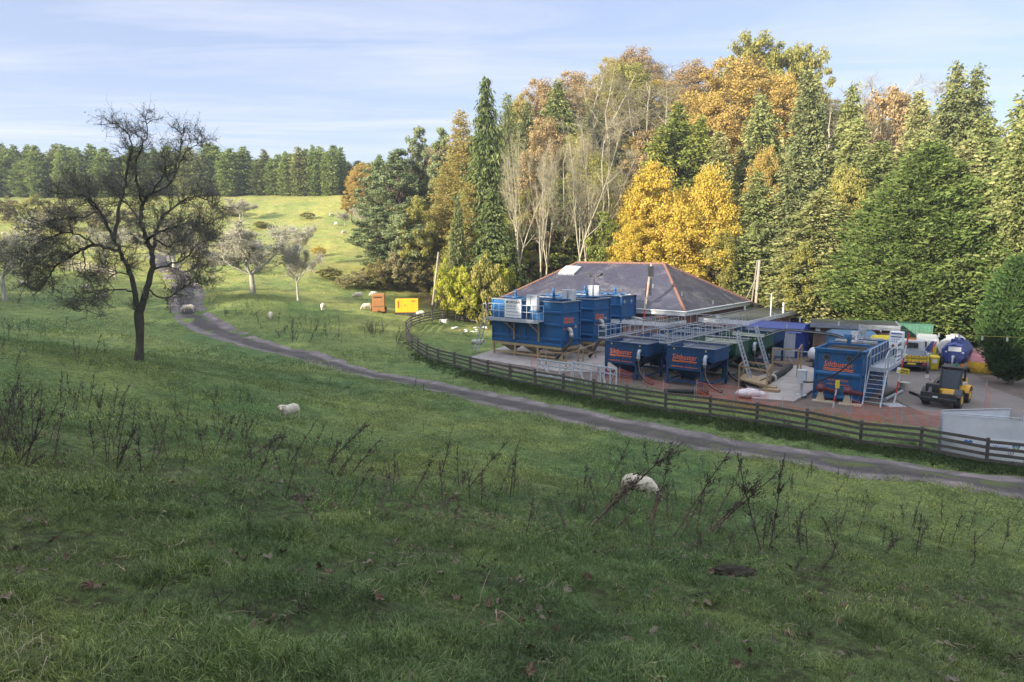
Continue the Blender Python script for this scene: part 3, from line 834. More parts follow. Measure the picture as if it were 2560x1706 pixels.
# ------------------------------------------------------------------ low hopper tanks in two rows
def settler(org, paint, label, text=True, LX=3.35, WY=2.5, zt=2.55, liner=None, group='low hopper tanks in two rows'):
    t = empty('hopper_tank', org, YR, label, 'hopper tank', group)
    b = MB(); sx = -.85
    b.box(-LX, 0, 1.05, sx, .05, zt)                      # front panel
    b.box(sx, 0, 1.75, 0, .05, zt)
    b.box(-.05, .05, 1.75, 0, WY, zt)                     # right side
    b.box(-LX, .05, 1.05, -LX + .05, WY, zt); b.box(-LX + .05, WY - .05, 1.05, -.05, WY, zt)
    b.hexa([(sx, .0, 1.1), (sx + .04, .0, 1.1), (sx + .04, WY, 1.1), (sx, WY, 1.1), (-.06, 0, 1.75), (-.01, 0, 1.75), (-.01, WY, 1.75), (-.06, WY, 1.75)])
    b.box(-LX, -.02, 1.50, sx, -.001, 1.56)
    b.box(-LX - .04, -.05, zt, .05, .06, zt + .05); b.box(-.06, .06, zt, .05, WY + .04, zt + .05); b.box(-LX - .04, .06, zt, -LX + .07, WY + .04, zt + .05); b.box(-LX + .07, WY - .06, zt, -.06, WY + .04, zt + .05)
    b.build('tank_body', paint, t)
    for (x, y) in ((-LX + .08, .08), (sx, .08), (-LX + .08, WY - .1), (-.1, WY - .1)):
        g = MB(); g.box(x - .075, y - .075, 0, x + .075, y + .075, 1.04 if x < -1 else (1.08 if x < -.5 else 1.74)); g.build('leg', paint, t)
    g = MB(); g.box(-LX + .16, .03, .22, sx - .08, .12, .34); g.box(sx + .08, .1, .3, -.1, .2, .42); g.box(-LX + .04, .16, .22, -LX + .12, WY - .18, .34); g.bar((-.1, .1, .4), (-.1, WY - .2, .4), .1)
    g.build('brace', paint, t)
    h = MB(); h.hexa([(-LX / 2 - .6, WY / 2 - .2, .25), (-LX / 2 - .1, WY / 2 - .2, .25), (-LX / 2 - .1, WY / 2 + .2, .25), (-LX / 2 - .6, WY / 2 + .2, .25), (-LX + .06, .055, 1.2), (sx - .03, .055, 1.2), (sx - .03, WY - .06, 1.2), (-LX + .06, WY - .06, 1.2)])
    h.build('hopper', paint if paint != M['blue'] else M['navy'], t)
    i = MB(); lm = liner or M['rimgrey']
    i.box(-LX + .06, .06, zt - .32, -.07, WY - .07, zt - .28); i.box(-LX + .9, .058, zt - .279, -LX + .95, WY - .058, zt - .01)
    i.box(-LX + .055, WY - .058, zt - .27, -.07, WY - .052, zt - .005)
    for k in range(24): 
        x = -LX + 1.05 + k * .095
        i.box(x, WY * .35, zt - .275, x + .03, WY - .2, zt - .16)
    i.build('inner_tray', lm, t)
    if text: brand(t, -LX + .42, -.012, zt - .80, 1.75, (1, 0, 0), True, zt - 1.33)
    for x in (-LX + .5, -.62):
        q = MB(); q.box(x, -.008, zt - .16, x + .10, -.002, zt - .04); q.build('warning_sticker', M['yellow'], t)
    e = MB(); e.tube([(-.5, -.0, zt - .45), (-.5, -.18, zt - .42), (-.5, -.28, zt - .56), (-.5, -.3, zt - .85), (-.5, -.3, zt - 1.1)], [.12, .12, .12, .12, .10], 12)
    e.ring((-.5, -.3, zt - .9), (0, 0, 1), .13, .035, 14, 6)
    e.build('pipe_elbow', M['steelpipe'], t, True)
    hs = MB(); hs.tube(bez((-.5, -.3, zt - 1.05), (-.5, -.3, .8), (-.3, -.4, .2), (.9, -.7, .08)), .085, 8); hs.build('outlet_hose', M['hose'], t, True)
    hv = MB(); hv.tube(bez((-.42, -.36, zt - 1.05), (-.42, -.4, .8), (-.2, -.5, .3), (.9, -.84, .1)), .009, 5); hv.build('feed_line', M['steelpipe'], t, True)
    return t
def from_top(px, py, h):
    p = at_z(px, py, YZ + h); return Vector((p.x, p.y, YZ))
st = [
 settler(from_top(647.3, 345.2, 2.55), M['navy'], 'navy hopper tank with orange lettering, in front left of the low tanks'),
 settler(from_top(677.0, 339.4, 2.55), M['navy'], 'navy hopper tank directly behind the front left one, beside its walkway', False),
 settler(from_top(699.5, 334.3, 2.55), M['navy'], 'navy hopper tank in the left row, third from the field fence', False),
 settler(from_top(717.8, 330.6, 2.55), M['navy'], 'navy hopper tank at the back of the left row by the brick wall', False),
 settler(from_top(714.4, 350.7, 2.55), M['navy'], 'navy hopper tank with orange lettering, nearest the fence, right of the front pair'),
 settler(from_top(735.9, 344.2, 2.55), M['green'], 'dark green hopper tank with pale liner, just behind the front navy tank', False, liner=M['pale']),
 settler(from_top(762.9, 338.0, 2.55), M['green'], 'dark green hopper tank farther back, beside the second ladder', False, liner=M['pale']),
 settler(from_top(775.0, 332.5, 2.55), M['navy'], 'navy hopper tank at the back of the right row beside the blue cabin', False),
]
# walkway guard rails: one thing per row
for k, (i0, i1, lab) in enumerate(((0, 3, 'galvanised walkway with hooped guard rails along the left row of low tanks'), (4, 7, 'galvanised walkway with hooped guard rails and ladders along the right row of low tanks'))):
    o0, o1 = st[i0].location, st[i1].location
    w_ = empty('tank_walkway', o0, YR, lab, 'walkway', 'walkways over the low tanks')
    Ly = (Vector(o1) - Vector(o0)).dot(bs) + 2.2
    g = MB(); x0 = -3.35 - .75 if k == 0 else -3.35 - .7
    g.box(x0, .3, 2.62, x0 + .62, Ly, 2.67); g.build('deck', M['grating'], w_)
    g = MB()
    pts = [(x0 + .62, .3), (x0 + .62, Ly)]
    guardrail(g, [(x0, .3, 2.67), (x0, Ly, 2.67)], .95, .02, 1.1); guardrail(g, [(x0 + .62, .3, 2.67), (x0 + .62, Ly, 2.67)], .95, .02, .7, False)
    guardrail(g, [(x0, .3, 2.67), (x0 + .62, .3, 2.67)], .95, .026, .7)
    # cross runs over the tanks
    for yy_ in ((2.72, Ly - .3) if k == 0 else (2.72, 6.3)):
        guardrail(g, [(x0 + .7, yy_, 2.64), (-.1, yy_, 2.64)], .95, .02, .55, False)
    g.build('guard_rail', M['galvw'], w_)
    g = MB()
    for yy_ in ((2.72,Ly-.3) if k == 0 else (2.72, 6.3)): g.box(x0 + .7, yy_, 2.61, -.05, yy_ + .7, 2.635)
    g.build('cross_deck', M['grating'], w_)
    if k == 1:
        for yy_ in (2.9, 6.6):
            g = MB(); ladder(g, (1.5, yy_ + .1, 0), (.25, yy_ + .1, 3.6), (0, 1, 0), .5, .032); g.build('access_ladder', M['galvw'], w_)

# ------------------------------------------------------------------ the large single tank with ladder and walkway
RTO = yp(860.0, 404.0)
rt = empty('settling_tank', RTO, YR, 'large blue settling tank with two black ports, ladder and white contractor sign', 'settling tank')
LX, WY, ZT = 2.75, 7.0, 3.05
LX = 2.65
b = MB(); b.box(-LX, 0, .12, 0, .05, ZT); b.box(-.05, .05, .12, 0, WY, ZT); b.box(-LX, .05, .12, -LX + .05, WY, ZT); b.box(-LX + .05, WY - .05, .12, -.05, WY, ZT); b.build('tank_body', M['blue'], rt)
b = MB()
for z in (.14, 1.55, ZT - .12):
    b.box(-LX + .08, -.10, z, -.08, -.002, z + .11); b.prism([(-LX + .08, -.10, z + .112), (-LX + .08, -.002, z + .112), (-LX + .08, -.002, z + .22)], (LX - .16, 0, 0))
    b.box(.002, .1, z, .1, WY, z + .11)
for x in (-LX, -.09): b.box(x - .002, -.112, 0, x + .095, -.003, ZT)
for i in range(5): y = .1 + (WY - .2) * i / 4; b.box(.102, y - .06, .0, .13, y + .06, ZT)
b.build('rib', M['blue'], rt)
b = MB(); b.box(-LX - .05, -.12, ZT + .002, .14, .05, ZT + .07); b.box(-.05, .05, ZT + .002, .14, WY + .05, ZT + .07); b.box(-LX - .05, .05, ZT + .002, -LX + .06, WY + .05, ZT + .07); b.build('rim', M['blue'], rt)
b = MB(); b.box(-LX + .06, .06, ZT - .35, -.06, WY - .06, ZT - .3)
for k in range(14): y = .5 + k * .42; b.box(-LX + .2, y, ZT - .298, -.2, y + .1, ZT - .08)
b.build('inner_tray', pm('sludge_grey', (.14, .125, .105), .8, col2=(.08, .07, .06), scale=4), rt)
for k in range(3):
    y = 2.2 + k * 1.9; b = MB(); b.box(-LX + .1, y, ZT + .075, -.1, y + .25, ZT + .2); b.tube([(-LX / 2, y + .12, ZT + .2), (-LX / 2, y + .12, ZT + .62)], .13, 10); b.box(-LX / 2 - .3, y - .02, ZT + .5, -LX / 2 + .12, y + .26, ZT + .75); b.build('mixer_motor', M['galv'] if k else M['blue'], rt)
for x in (-LX + .66, -LX + 1.92):
    p = MB(); p.tube([(x, -.005, 2.62), (x, -.05, 2.62)], .20, 20); o = p.build('port_flange', M['black'], rt)
    p = MB()
    for a in range(12): q = 2 * PI * a / 12; p.tube([(x + .17 * math.cos(q), -.05, 2.62 + .17 * math.sin(q)), (x + .17 * math.cos(q), -.075, 2.62 + .17 * math.sin(q))], .018, 5)
    p.build('bolt', M['galvw'], o)
brand(rt, -LX + .52, -.012, 2.06, 1.65, (1, 0, 0), True, 1.22, True)
# walkway + ladder on the right side
g = MB(); g.box(.16, 1.1, 2.0, 1.15, 6.3, 2.06); g.box(1.12, 1.1, 1.88, 1.17, 6.3, 2.15); g.box(.16, 1.06, 1.88, 1.17, 1.1, 2.1); g.build('platform', M['galvw'], rt)
g = MB(); guardrail(g, [(1.14, 1.1, 2.06), (1.14, 6.3, 2.06)], 1.1, .028, .9); guardrail(g, [(.2, 1.1, 2.06), (.2, 6.3, 2.06)], 1.1, .028, .9); g.build('guard_rail', M['galvw'], rt)
for y in (2.2, 4.6): g = MB(); g.bar((1.1, y, 1.9), (.15, y, 1.0), .09); g.build('bracket', M['timber'], rt)
g = MB(); ladder(g, (.66, -.35, 0), (.66, 1.0, 2.02), (1, 0, 0), .95, .03, .30)
for x in (.18, 1.14): g.tube([(x, -.35, .02), (x, .95, 2.0), (x, .95, 3.15), (x, 1.1, 3.16)], .026, 6); g.tube([(x, .2, 1.9), (x, .2, 2.8), (x, .95, 3.15)], .026, 6); g.tube([(x, .2, 1.9), (x, -.2, .3)], .026, 6)
g.build('access_ladder', M['galvw'], rt)
signboard(rt, (1.19, 3.3, 2.1), (0, 1, 0), 1.25, 1.35)
P_=yl(862, 352, RTO, -6.0)
g = MB(); g.tube(bez((-.1, -.15, ZT + .1), (-.8, -.45, 1.9), (-2.0, -.7, 1.0), (-3.1, -.6, 1.05), 16), .05, 8); g.build('suction_hose', M['hose'], rt, True)
# control box on the far end of the platform
b = MB(); b.box(.2, 4.9, 2.07, .5, 5.1, 3.0); 
cbx = MB(); cbx.box(.35, 5.3, 2.75, 1.15, 5.7, 3.85); o = cbx.build('control_box', M['signwhite'], rt, bevel=.03)
q = MB()
for x in (.6, .9): q.disc((x, 5.285, 2.95), (0, 1, 0), .09, .03)
q.build('dial', pm('brown_dial', (.25, .12, .04), .5), o)
q = MB(); q.box(.45, 5.285, 3.7, 1.05, 5.297, 3.76); q.box(.45, 5.285, 3.5, 1.05, 5.297, 3.56)
for x in (.5, .63, .76, .89): q.box(x, 5.285, 3.2, x + .05, 5.297, 3.25); q.box(x, 5.285, 3.34, x + .05, 5.297, 3.39)
q.build('indicator_strip', M['inkblue'], o)
q = MB(); q.tube([(.45, 5.5, 2.06), (.45, 5.5, 2.74)], .05, 8); q.tube([(1.05, 5.5, 2.06), (1.05, 5.5, 2.74)], .05, 8); q.build('box_stand', M['galv'], rt)

# ------------------------------------------------------------------ brick pavilion with slate hipped roof and flat-roofed wings
NP = yp(685.0, 311.5, -5.55); ez = -5.55 - YZ
pv = empty('brick_pavilion', (NP.x, NP.y, YZ), YR, 'brick pavilion with big slate hipped roof, terracotta ridges and flat roofed wings', 'building')
LP, DP = 22.5, 16.4; ov = .5
w = MB(); w.box(-LP + ov, ov, 0, -ov, DP - ov, ez - .3); me = w.mesh('wall', M['brick']); add_uv(me); link(bpy.data.objects.new('wall', me), pv)
rz_ = 7.55
RA, RB = Vector((-17.2, DP / 2, rz_)), Vector((-6.3, DP / 2, rz_))
c00, c10, c11, c01 = Vector((-LP, 0, ez)), Vector((0, 0, ez)), Vector((0, DP, ez)), Vector((-LP, DP, ez))
w = MB(); w.add([c00, c10, c11, c01, RA, RB], [(0, 1, 5, 4), (1, 2, 5), (2, 3, 4, 5), (3, 0, 4)])
me = w.mesh('roof', M['slate']); add_uv(me); rfo = bpy.data.objects.new('roof', me); link(rfo, pv)
w = MB()
for a, b_ in ((RA, RB), (RA, c00), (RA, c01), (RB, c10), (RB, c11)):
    n_ = int((b_ - a).length / .45)
    for i in range(n_):
        p0 = a.lerp(b_, i / n_); p1 = a.lerp(b_, (i + .96) / n_)
        w.tube([p0 + Vector((0, 0, .03)), p1 + Vector((0, 0, .0))], [.14, .155], 8)
w.build('ridge_tile', M['ridge'], rfo)
w = MB(); w.box(-LP - .02, -.06, ez - .42, .04, -.0, ez - .02); w.box(-.02, 0, ez - .42, .04, DP, ez - .02); w.box(-LP, .0, ez - .42, -.02, .45, ez - .40); w.box(-LP - .05, 0, ez - .42, -LP - .0, DP, ez - .02); w.build('fascia', M['fascia'], pv)
w = MB(); w.tube([(-LP, -.12, ez - .03), (.12, -.12, ez - .03)], .07, 8); w.tube([(.12, -.12, ez - .03), (.12, DP, ez - .03)], .07, 8); w.build('gutter', M['fascia'], pv)
# roof light
n1 = (c10 - c00).cross(RA - c00).normalized()
pS = c00 + (c10 - c00) * .16; up = (RA - c00) - Vector((1, 0, 0)) * (RA - c00).x; up.normalize()
def rp(u, v, h): return Vector((-LP + u, 0, ez)) + up * v + n1 * h
def roofbox(mb, u0, u1, v0, v1, h0, h1, tin=0):
    mb.hexa([rp(u0, v0, h0), rp(u1, v0, h0), rp(u1, v1, h0), rp(u0, v1, h0), rp(u0 + tin, v0 + tin, h1), rp(u1 - tin, v0 + tin, h1), rp(u1 - tin, v1 - tin, h1), rp(u0 + tin, v1 - tin, h1)])
w = MB(); roofbox(w, 4.5, 6.7, 6.15, 7.9, .0, .22); sk = w.build('skylight', M['rimgrey'], pv)
w = MB(); roofbox(w, 4.55, 6.65, 6.2, 7.85, .22, .5, .35); w.build('dome', pm('skylight_dome', (.55, .58, .56), .3, col2=(.45, .48, .44), scale=2), sk, bevel=.04)
# flat wing 1 (front, low), flat wing 2 (right, long)
def wing(x0, y0, x1, y1, zt_, nm):
    w = MB(); w.box(x0 + .25, y0 + .25, 0, x1 - .25, y1 - .1, zt_ - .25); me = w.mesh('wing_wall', M['brick']); add_uv(me); link(bpy.data.objects.new('wing_wall', me), pv)
    w = MB(); w.box(x0, y0, zt_ - .02, x1, y1, zt_ + .02); o = w.build('flat_roof', M['felt'], pv)
    w = MB(); w.box(x0 - .03, y0 - .06, zt_ - .32, x1 + .03, y0 - .001, zt_ + .06); w.box(x1 + .001, y0, zt_ - .32, x1 + .06, y1, zt_ + .06); w.box(x0 - .06, y0, zt_ - .32, x0 - .001, y1, zt_ + .06); w.box(x0, y0, zt_ - .32, x1, y0 + .26, zt_ - .3); w.build('wing_fascia', M['fascia'], pv)
o2 = Vector((NP.x, NP.y, YZ))
e1 = yl(669.5, 323.4, o2, -6.35); e2 = yl(748.7, 321.3, o2, -6.35)
wing(e1.x - 9, e1.y, e1.x, -.1, 2.62, 'a')
wing(.15 if e2.x > 3 else -.5, e2.y, e2.x, e2.y + 17, 2.62, 'b')
wx, wy = e2.x, e2.y
w = MB(); w.tube([(wx + .1, wy - .12, 0.02), (wx + .1, wy - .12, 2.5)], .06, 8); w.tube([(wx - 5.7, wy - .1, .9), (wx - 5.7, wy - .1, 2.95), (wx - 5.9, wy - .2, 3.1)], .08, 8); w.tube([(wx + .12, wy + 16.6, 0.02), (wx + .12, wy + 16.6, 2.5)], .07, 8)
w.build('downpipe', M['fascia'], pv)
for (y, z) in ((3.2, 1.9), (6.8, 1.9), (10.2, 2.1)):
    w = MB(); w.box(wx - .24, wy + y, z, wx - .08, wy + y + .28, z + .34); w.build('wall_lamp', M['pipe'], pv)
for (y0, y1, z0, z1) in ((8.0, 9.2, .05, 2.1), (4.4, 5.6, 1.0, 2.0), (12.5, 14.2, .9, 2.0)):
    w = MB(); w.box(wx - .249, wy + y0, z0, wx - .2, wy + y1, z1); d_ = w.build('window' if z0 > .5 else 'door', M['fascia'], pv)
    w = MB(); w.box(wx - .199, wy + y0 + .08, z0 + .08, wx - .19, wy + y1 - .08, z1 - .08); w.build('pane', M['glass'], d_)
w = MB(); w.tube([(wx + .2, wy + 5.2, 2.7), (wx + .2, wy + 5.2, 4.9)], .05, 8); w.tube([(wx - .3, wy + 10.5, 2.65), (wx - .3, wy + 10.5, 3.7)], .09, 8); w.build('vent_pipe', M['fascia'], pv)
w = MB(); w.box(wx - 2.9, wy - .3, 2.75, wx - 2.55, wy - .15, 3.05); w.tube([(wx - 2.72, wy - .15, 2.2), (wx - 2.72, wy - .15, 2.76)], .02, 6); w.build('floodlight', M['cabinet'], pv)

# ------------------------------------------------------------------ blue cabin, sheds and containers behind
M['cabinblue'] = pm('royal_blue_sheeting', (.010, .040, .24), .5, col2=(.008, .03, .17), scale=1.5, bump=.15, bscale=4)
CBO = yp(798.7, 358.5)
cb = empty('blue_cabin', CBO, YR, 'royal blue plant cabin with grey roller shutter and tarpaulin roof', 'cabin')
b = MB(); b.box(-5.2, 0, 0, 0, 3.9, 2.12); b.build('wall', M['cabinblue'], cb)
b = MB(); b.hexa([(-5.4, -.15, 2.13), (.12, -.15, 2.13), (.12, 4.05, 2.13), (-5.4, 4.05, 2.13), (-4.2, 1.4, 2.62), (-.0, 1.6, 2.7), (-.0, 4.0, 2.6), (-4.6, 4.0, 2.6)]); b.build('tarpaulin_roof', M['cabinblue'], cb)
b = MB(); b.box(-3.1, -.04, .05, -.35, -.003, 2.1)
for i in range(26): z = .08 + i * .078; b.box(-3.08, -.055, z, -.37, -.041, z + .045)
b.build('roller_shutter', M['cabinet'], cb)
b = MB(); b.box(.004, 1.6, .05, .05, 2.7, 2.05); o = b.build('door', M['cabinblue'], cb); b = MB(); b.box(.052, 2.5, .95, .1, 2.56, 1.15); b.build('handle', M['galv'], o)
# pipe rack frame in front of the cabin
fr = empty('pipe_stand', yp(785, 361), YR, 'white steel pipe stand carrying cables in front of the blue cabin', 'frame')
b = MB(); b.tube([(0, 0, 0), (0, 0, 3.05)], .05, 8); b.tube([(-2.2, 0, .9), (3.2, 0, .9)], .035, 6); b.tube([(-2.2, 0, .9), (-2.2, 0, 0)], .035, 6); b.tube([(3.2, 0, .9), (3.2, 0, 0)], .035, 6); b.tube([(.5, 0, 0), (0, 0, .8)], .03, 6); b.build('frame', M['galvw'], fr)
# cables from the walkway over to the big tank
ca = empty('cable_run', at_z(765, 336, -6.2), 0, 'grey and black cable bundle sagging from the low tanks to the big ladder tank', 'cable')
o_ = Vector(ca.location)
for k, off in enumerate((0, .07, .14)):
    P0 = at_z(765, 337, -6.1) - o_; P1 = at_z(785, 331, -5.85) - o_; P2 = at_z(812, 333, -5.95) - o_; P3 = at_z(834, 336, -5.9) - o_; P4 = at_z(846, 340, -5.9) - o_
    pts = catmull([(p.x, p.y, p.z + off) for p in (P0, P1, P2, P3, P4)], 6)
    b = MB(); b.tube([tuple(p) for p in pts], .035, 6, False); b.build('cable', M['hose'] if k != 1 else M['galv'], ca)
# brown brick outhouse with mossy concrete roof
OH = yp(831, 357)
oh = empty('brick_outhouse', OH, YR + R(14), 'low brown brick outhouse with mossy flat roof behind the blue cabin', 'building')
b = MB(); b.box(-1.4, 0, 0, 3.2, 4, 2.75); me = b.mesh('wall', M['brownbrick']); add_uv(me); link(bpy.data.objects.new('wall', me), oh)
b = MB(); b.box(-1.75, -.35, 2.76, 4.9, 4.4, 2.82); b.build('roof', M['felt'], oh); b = MB(); b.box(-1.77, -.4, 2.5, 4.92, -.352, 2.9); b.box(4.902, -.35, 2.5, 4.96, 4.4, 2.9); b.build('fascia', M['rimgrey'], oh)
b = MB(); b.box(3.201, .5, 0, 4.6, 4, 2.7); me = b.mesh('side_wall', M['brownbrick']); add_uv(me); link(bpy.data.objects.new('side_wall', me), oh)
b = MB(); b.box(-.6, -.04, .02, .5, -.003, 2.1); d_ = b.build('door', pm('grey_brown_door', (.13, .105, .095), .7), oh)
b = MB(); b.box(-.3, -.055, 1.5, .3, -.042, 1.9); s_ = b.build('sign_plate', M['signwhite'], d_); b = MB(); b.box(-.25, -.062, 1.62, .25, -.056, 1.72); b.build('red_band', M['red'], s_)
b = MB(); b.box(-1.3, -.25, 2.05, -.95, -.003, 2.42); b.build('alarm_box', M['pipe'], oh)
# blue lidded skip-like tank behind the ladder tank
bt_ = empty('blue_container', yp(855, 369), YR + R(20), 'closed steel blue container with shallow pitched lid behind the ladder tank', 'container')
M['steelblue'] = pm('steel_blue_paint', (.045, .13, .24), .5, col2=(.035, .10, .19), scale=1, dirt=(.1, .1, .1), dirt_amt=.3)
b = MB(); b.box(-1.8, 1.2, 0, 1.7, 3.4, 2.35); b.build('body', M['steelblue'], bt_); b = MB(); b.hexa([(-1.9, 1.1, 2.36), (1.8, 1.1, 2.36), (1.8, 3.5, 2.36), (-1.9, 3.5, 2.36), (-1.5, 1.9, 2.7), (1.4, 1.9, 2.7), (1.4, 2.8, 2.7), (-1.5, 2.8, 2.7)]); b.build('lid', M['steelblue'], bt_)
yb = MB(); yb.box(0, 0, 3.0, 1.5, .8, 3.06)
ybx = empty('yellow_grit_bin', yp(886.5, 371), YR + R(25), 'yellow topped bin standing behind the ladder tank', 'bin')
b = MB(); b.box(-.95, 0, 0, .95, 1.0, 2.35); b.build('body', M['navy'], ybx); b = MB(); b.hexa([(-1.05, -.08, 2.352), (1.05, -.08, 2.352), (1.05, 1.08, 2.352), (-1.05, 1.08, 2.352), (-.9, .1, 2.6), (.9, .1, 2.6), (.9, .9, 2.6), (-.9, .9, 2.6)]); b.build('lid', M['yellow'], ybx)
M['shed'] = pm('dull_green_steel', (.05, .15, .10), .6, col2=(.04, .115, .08), scale=2)
gs = empty('green_container', yp(903, 352), YR + R(20), 'pale green steel storage container under the big conifer', 'container')
b = MB(); b.box(-3.0, 0, 0, 2.2, 2.4, 2.45)
for i in range(17): x = -2.9 + i * .3; b.box(x, -.05, .1, x + .13, -.002, 2.35)
for i in range(7): y = .2 + i * .32; b.box(2.202, y, .1, 2.25, y + .13, 2.35)
b.build('body', M['shed'], gs); b = MB(); b.box(-3.05, -.06, 2.452, 2.26, 2.45, 2.55); b.build('roof_rim', M['shed'], gs)
# green dome tank behind
gd = empty('green_storage_tank', at_y(860.5, 300, 84), 0, 'pale green domed storage tank with dark cap among the bushes', 'storage tank')
gd.location.z = H(gd.location.x, gd.location.y)
zt_ = at_y(860.5, 310.5, 84).z - gd.location.z
b = MB(); prof = [(3.3, 0), (3.4, .5), (3.4, zt_ * .62), (3.1, zt_ * .82), (2.3, zt_ * .95), (1.2, zt_ * 1.05), (.3, zt_ * 1.07)]
b.tube([(0, 0, z) for r, z in prof], [r * .88 for r, z in prof], 28); b.build('shell', pm('pale_green_tank', (.22, .30, .12), .6, col2=(.17, .24, .09), scale=.6), gd, True)
b = MB(); b.tube([(0, 0, zt_ * 1.04), (0, 0, zt_ * 1.16)], .8, 14); b.tube([(0, 0, zt_ * 1.16), (0, 0, zt_ * 1.28)], [1.25, .2], 14); b.build('cap', M['black'], gd)
# pallets / second white signal mast etc.
sm = empty('trestle', at_y(829, 316, 80), 0, 'light steel trestle standing on the outhouse roof side', 'trestle')
sm.location.z = -8.9
b = MB(); b.bar((-.6, 0, 0), (0, 0, 6.2), .08); b.bar((.6, 0, 0), (0, 0, 6.2), .08); b.bar((-.3, 0, 3), (.3, 0, 3), .06); b.build('frame', M['galvw'], sm)
# ------------------------------------------------------------------ vehicles
def wheel(parent, c, ax, r, w, hub, rimr=.55):
    b = MB(); b.disc(c, ax, r, w, 22); wv = b.build('wheel', M['rubber'], parent)
    wv_b = MB(); A = Vector(ax).normalized()
    for k in range(20):
        t = 2 * PI * k / 20; a = A.orthogonal().normalized(); c2 = A.cross(a)
        p = Vector(c) + (a * math.cos(t) + c2 * math.sin(t)) * r
        wv_b.bar(p - A * w * .46, p + A * w * .46, .06, .05)
    wv_b.build('tread', M['rubber'], wv)
    b = MB(); b.disc(Vector(c), A, r * rimr, w * 1.08, 16); b.build('rim', hub, wv)
    return wv

LYEL = pm('loader_yellow', (.72, .40, .015), .45, col2=(.62, .34, .012), scale=2, dirt=(.12, .09, .06), dirt_amt=.3)
LO = yp(946, 403); fw = Vector((-.70, -.71, 0)).normalized()
lo = empty('compact_loader', LO, math.atan2(fw.y, fw.x) - PI / 2, 'compact yellow and black loader with mesh-guarded cab parked by the ladder tank', 'loader')   # local +Y forward, +X right-hand side
# local +X is to the machine's right when looking along +Y
b = MB(); b.box(-.42, -1.75, .45, .42, 1.0, .95); b.hexa([(-.7, -1.85, .6), (.6, -1.85, .6), (.6, -.72, .6), (-.7, -.72, .6), (-.66, -1.75, 1.36), (.56, -1.75, 1.36), (.6, -.72, 1.5), (-.7, -.72, 1.5)]); b.box(-.76, -.66, .62, -.725, .6, 1.22); b.build('body', LYEL, lo, bevel=.04)
for sx in (-1, 1):
    for y in (-1.05, .98):
        wheel(lo, (sx * .80, y, .46), (1, 0, 0), .46, .34, LYEL)
        if y < 0 or True:
            b = MB()
            for k in range(7):
                t0 = R(20 + k * 20); t1 = R(40 + k * 20)
                b.hexa([(sx * .62, y + .56 * math.cos(t0), .46 + .56 * math.sin(t0)), (sx * 1.0, y + .56 * math.cos(t0), .46 + .56 * math.sin(t0)), (sx * 1.0, y + .56 * math.cos(t1), .46 + .56 * math.sin(t1)), (sx * .62, y + .56 * math.cos(t1), .46 + .56 * math.sin(t1)),
                        (sx * .62, y + .60 * math.cos(t0), .46 + .60 * math.sin(t0)), (sx * 1.0, y + .60 * math.cos(t0), .46 + .60 * math.sin(t0)), (sx * 1.0, y + .60 * math.cos(t1), .46 + .60 * math.sin(t1)), (sx * .62, y + .60 * math.cos(t1), .46 + .60 * math.sin(t1))])
            b.build('mudguard', LYEL if y < 0 else M['black'], lo)
# cab offset to the machine's left
cx0, cx1 = -.72, .28
b = MB()
post = [((cx0, .55, .95), (cx0, .25, 2.12)), ((cx1, .55, .95), (cx1, .25, 2.12)), ((cx0, -.65, .95), (cx0, -.65, 2.12)), ((cx1, -.65, .95), (cx1, -.65, 2.12))]
for p_, q_ in post: b.bar(p_, q_, .09)
b.bar((cx0, .55, .97), (cx1, .55, .97), .08); b.bar((cx0, -.65, .97), (cx1, -.65, .97), .08); b.bar((cx0, .25, 2.1), (cx1, .25, 2.1), .08); b.bar((cx0, -.65, 2.1), (cx1, -.65, 2.1), .08); b.bar((cx0, -.65, 2.1), (cx0, .25, 2.1), .08); b.bar((cx1, -.65, 2.1), (cx1, .25, 2.1), .08)
cabo = b.build('cab_frame', M['black'], lo)
b = MB(); b.box(cx0 - .08, -.75, 2.15, cx1 + .08, .35, 2.24); b.build('roof', M['black'], lo, bevel=.03)
b = MB(); b.hexa([(cx0 + .05, .50, 1.0), (cx1 - .05, .50, 1.0), (cx1 - .05, .53, 1.0), (cx0 + .05, .53, 1.0), (cx0 + .05, .22, 2.07), (cx1 - .05, .22, 2.07), (cx1 - .05, .25, 2.07), (cx0 + .05, .25, 2.07)])
b.build('windscreen', pm('sky_lit_glass', (.12, .16, .22), .12, spec=.9), lo)
b = MB()
for i in range(9): x = cx0 + .08 + i * .105; b.tube([(x, .60, 1.0), (x, .32, 2.07)], .010, 4)
for i in range(9): t = i / 8; b.tube([(cx0 + .05, .60 - .28 * t, 1.0 + 1.07 * t), (cx1 - .05, .60 - .28 * t, 1.0 + 1.07 * t)], .010, 4)
b.build('mesh_guard', M['black'], lo)
b = MB(); b.box(cx0 + .2, -.55, .98, cx1 - .2, -.1, 1.45); b.box(cx0 + .2, -.6, 1.45, cx1 - .2, -.45, 1.9); b.build('seat', M['black'], lo)
b = MB(); b.bar((.55, -1.5, 1.35), (.55, 1.35, 1.05), .2, .26); b.bar((.55, 1.3, 1.1), (.5, 1.75, .75), .18, .22); b.build('boom', M['black'], lo)
b = MB(); b.box(.15, 1.0, .75, .8, 1.45, 1.3); b.box(-.7, 1.05, .55, -.1, 1.4, .8); b.build('front_housing', M['black'], lo, bevel=.03)
b = MB(); b.box(-.85, 1.72, .52, .95, 1.82, .85); b.tube([(-.9, 1.9, .55), (1.0, 1.9, .55)], .05, 8); b.box(-.9, 1.72, .40, .95, 1.9, .50); b.box(-.85, 1.5, .3, .95, 1.72, .42); b.build('carriage', M['black'], lo)
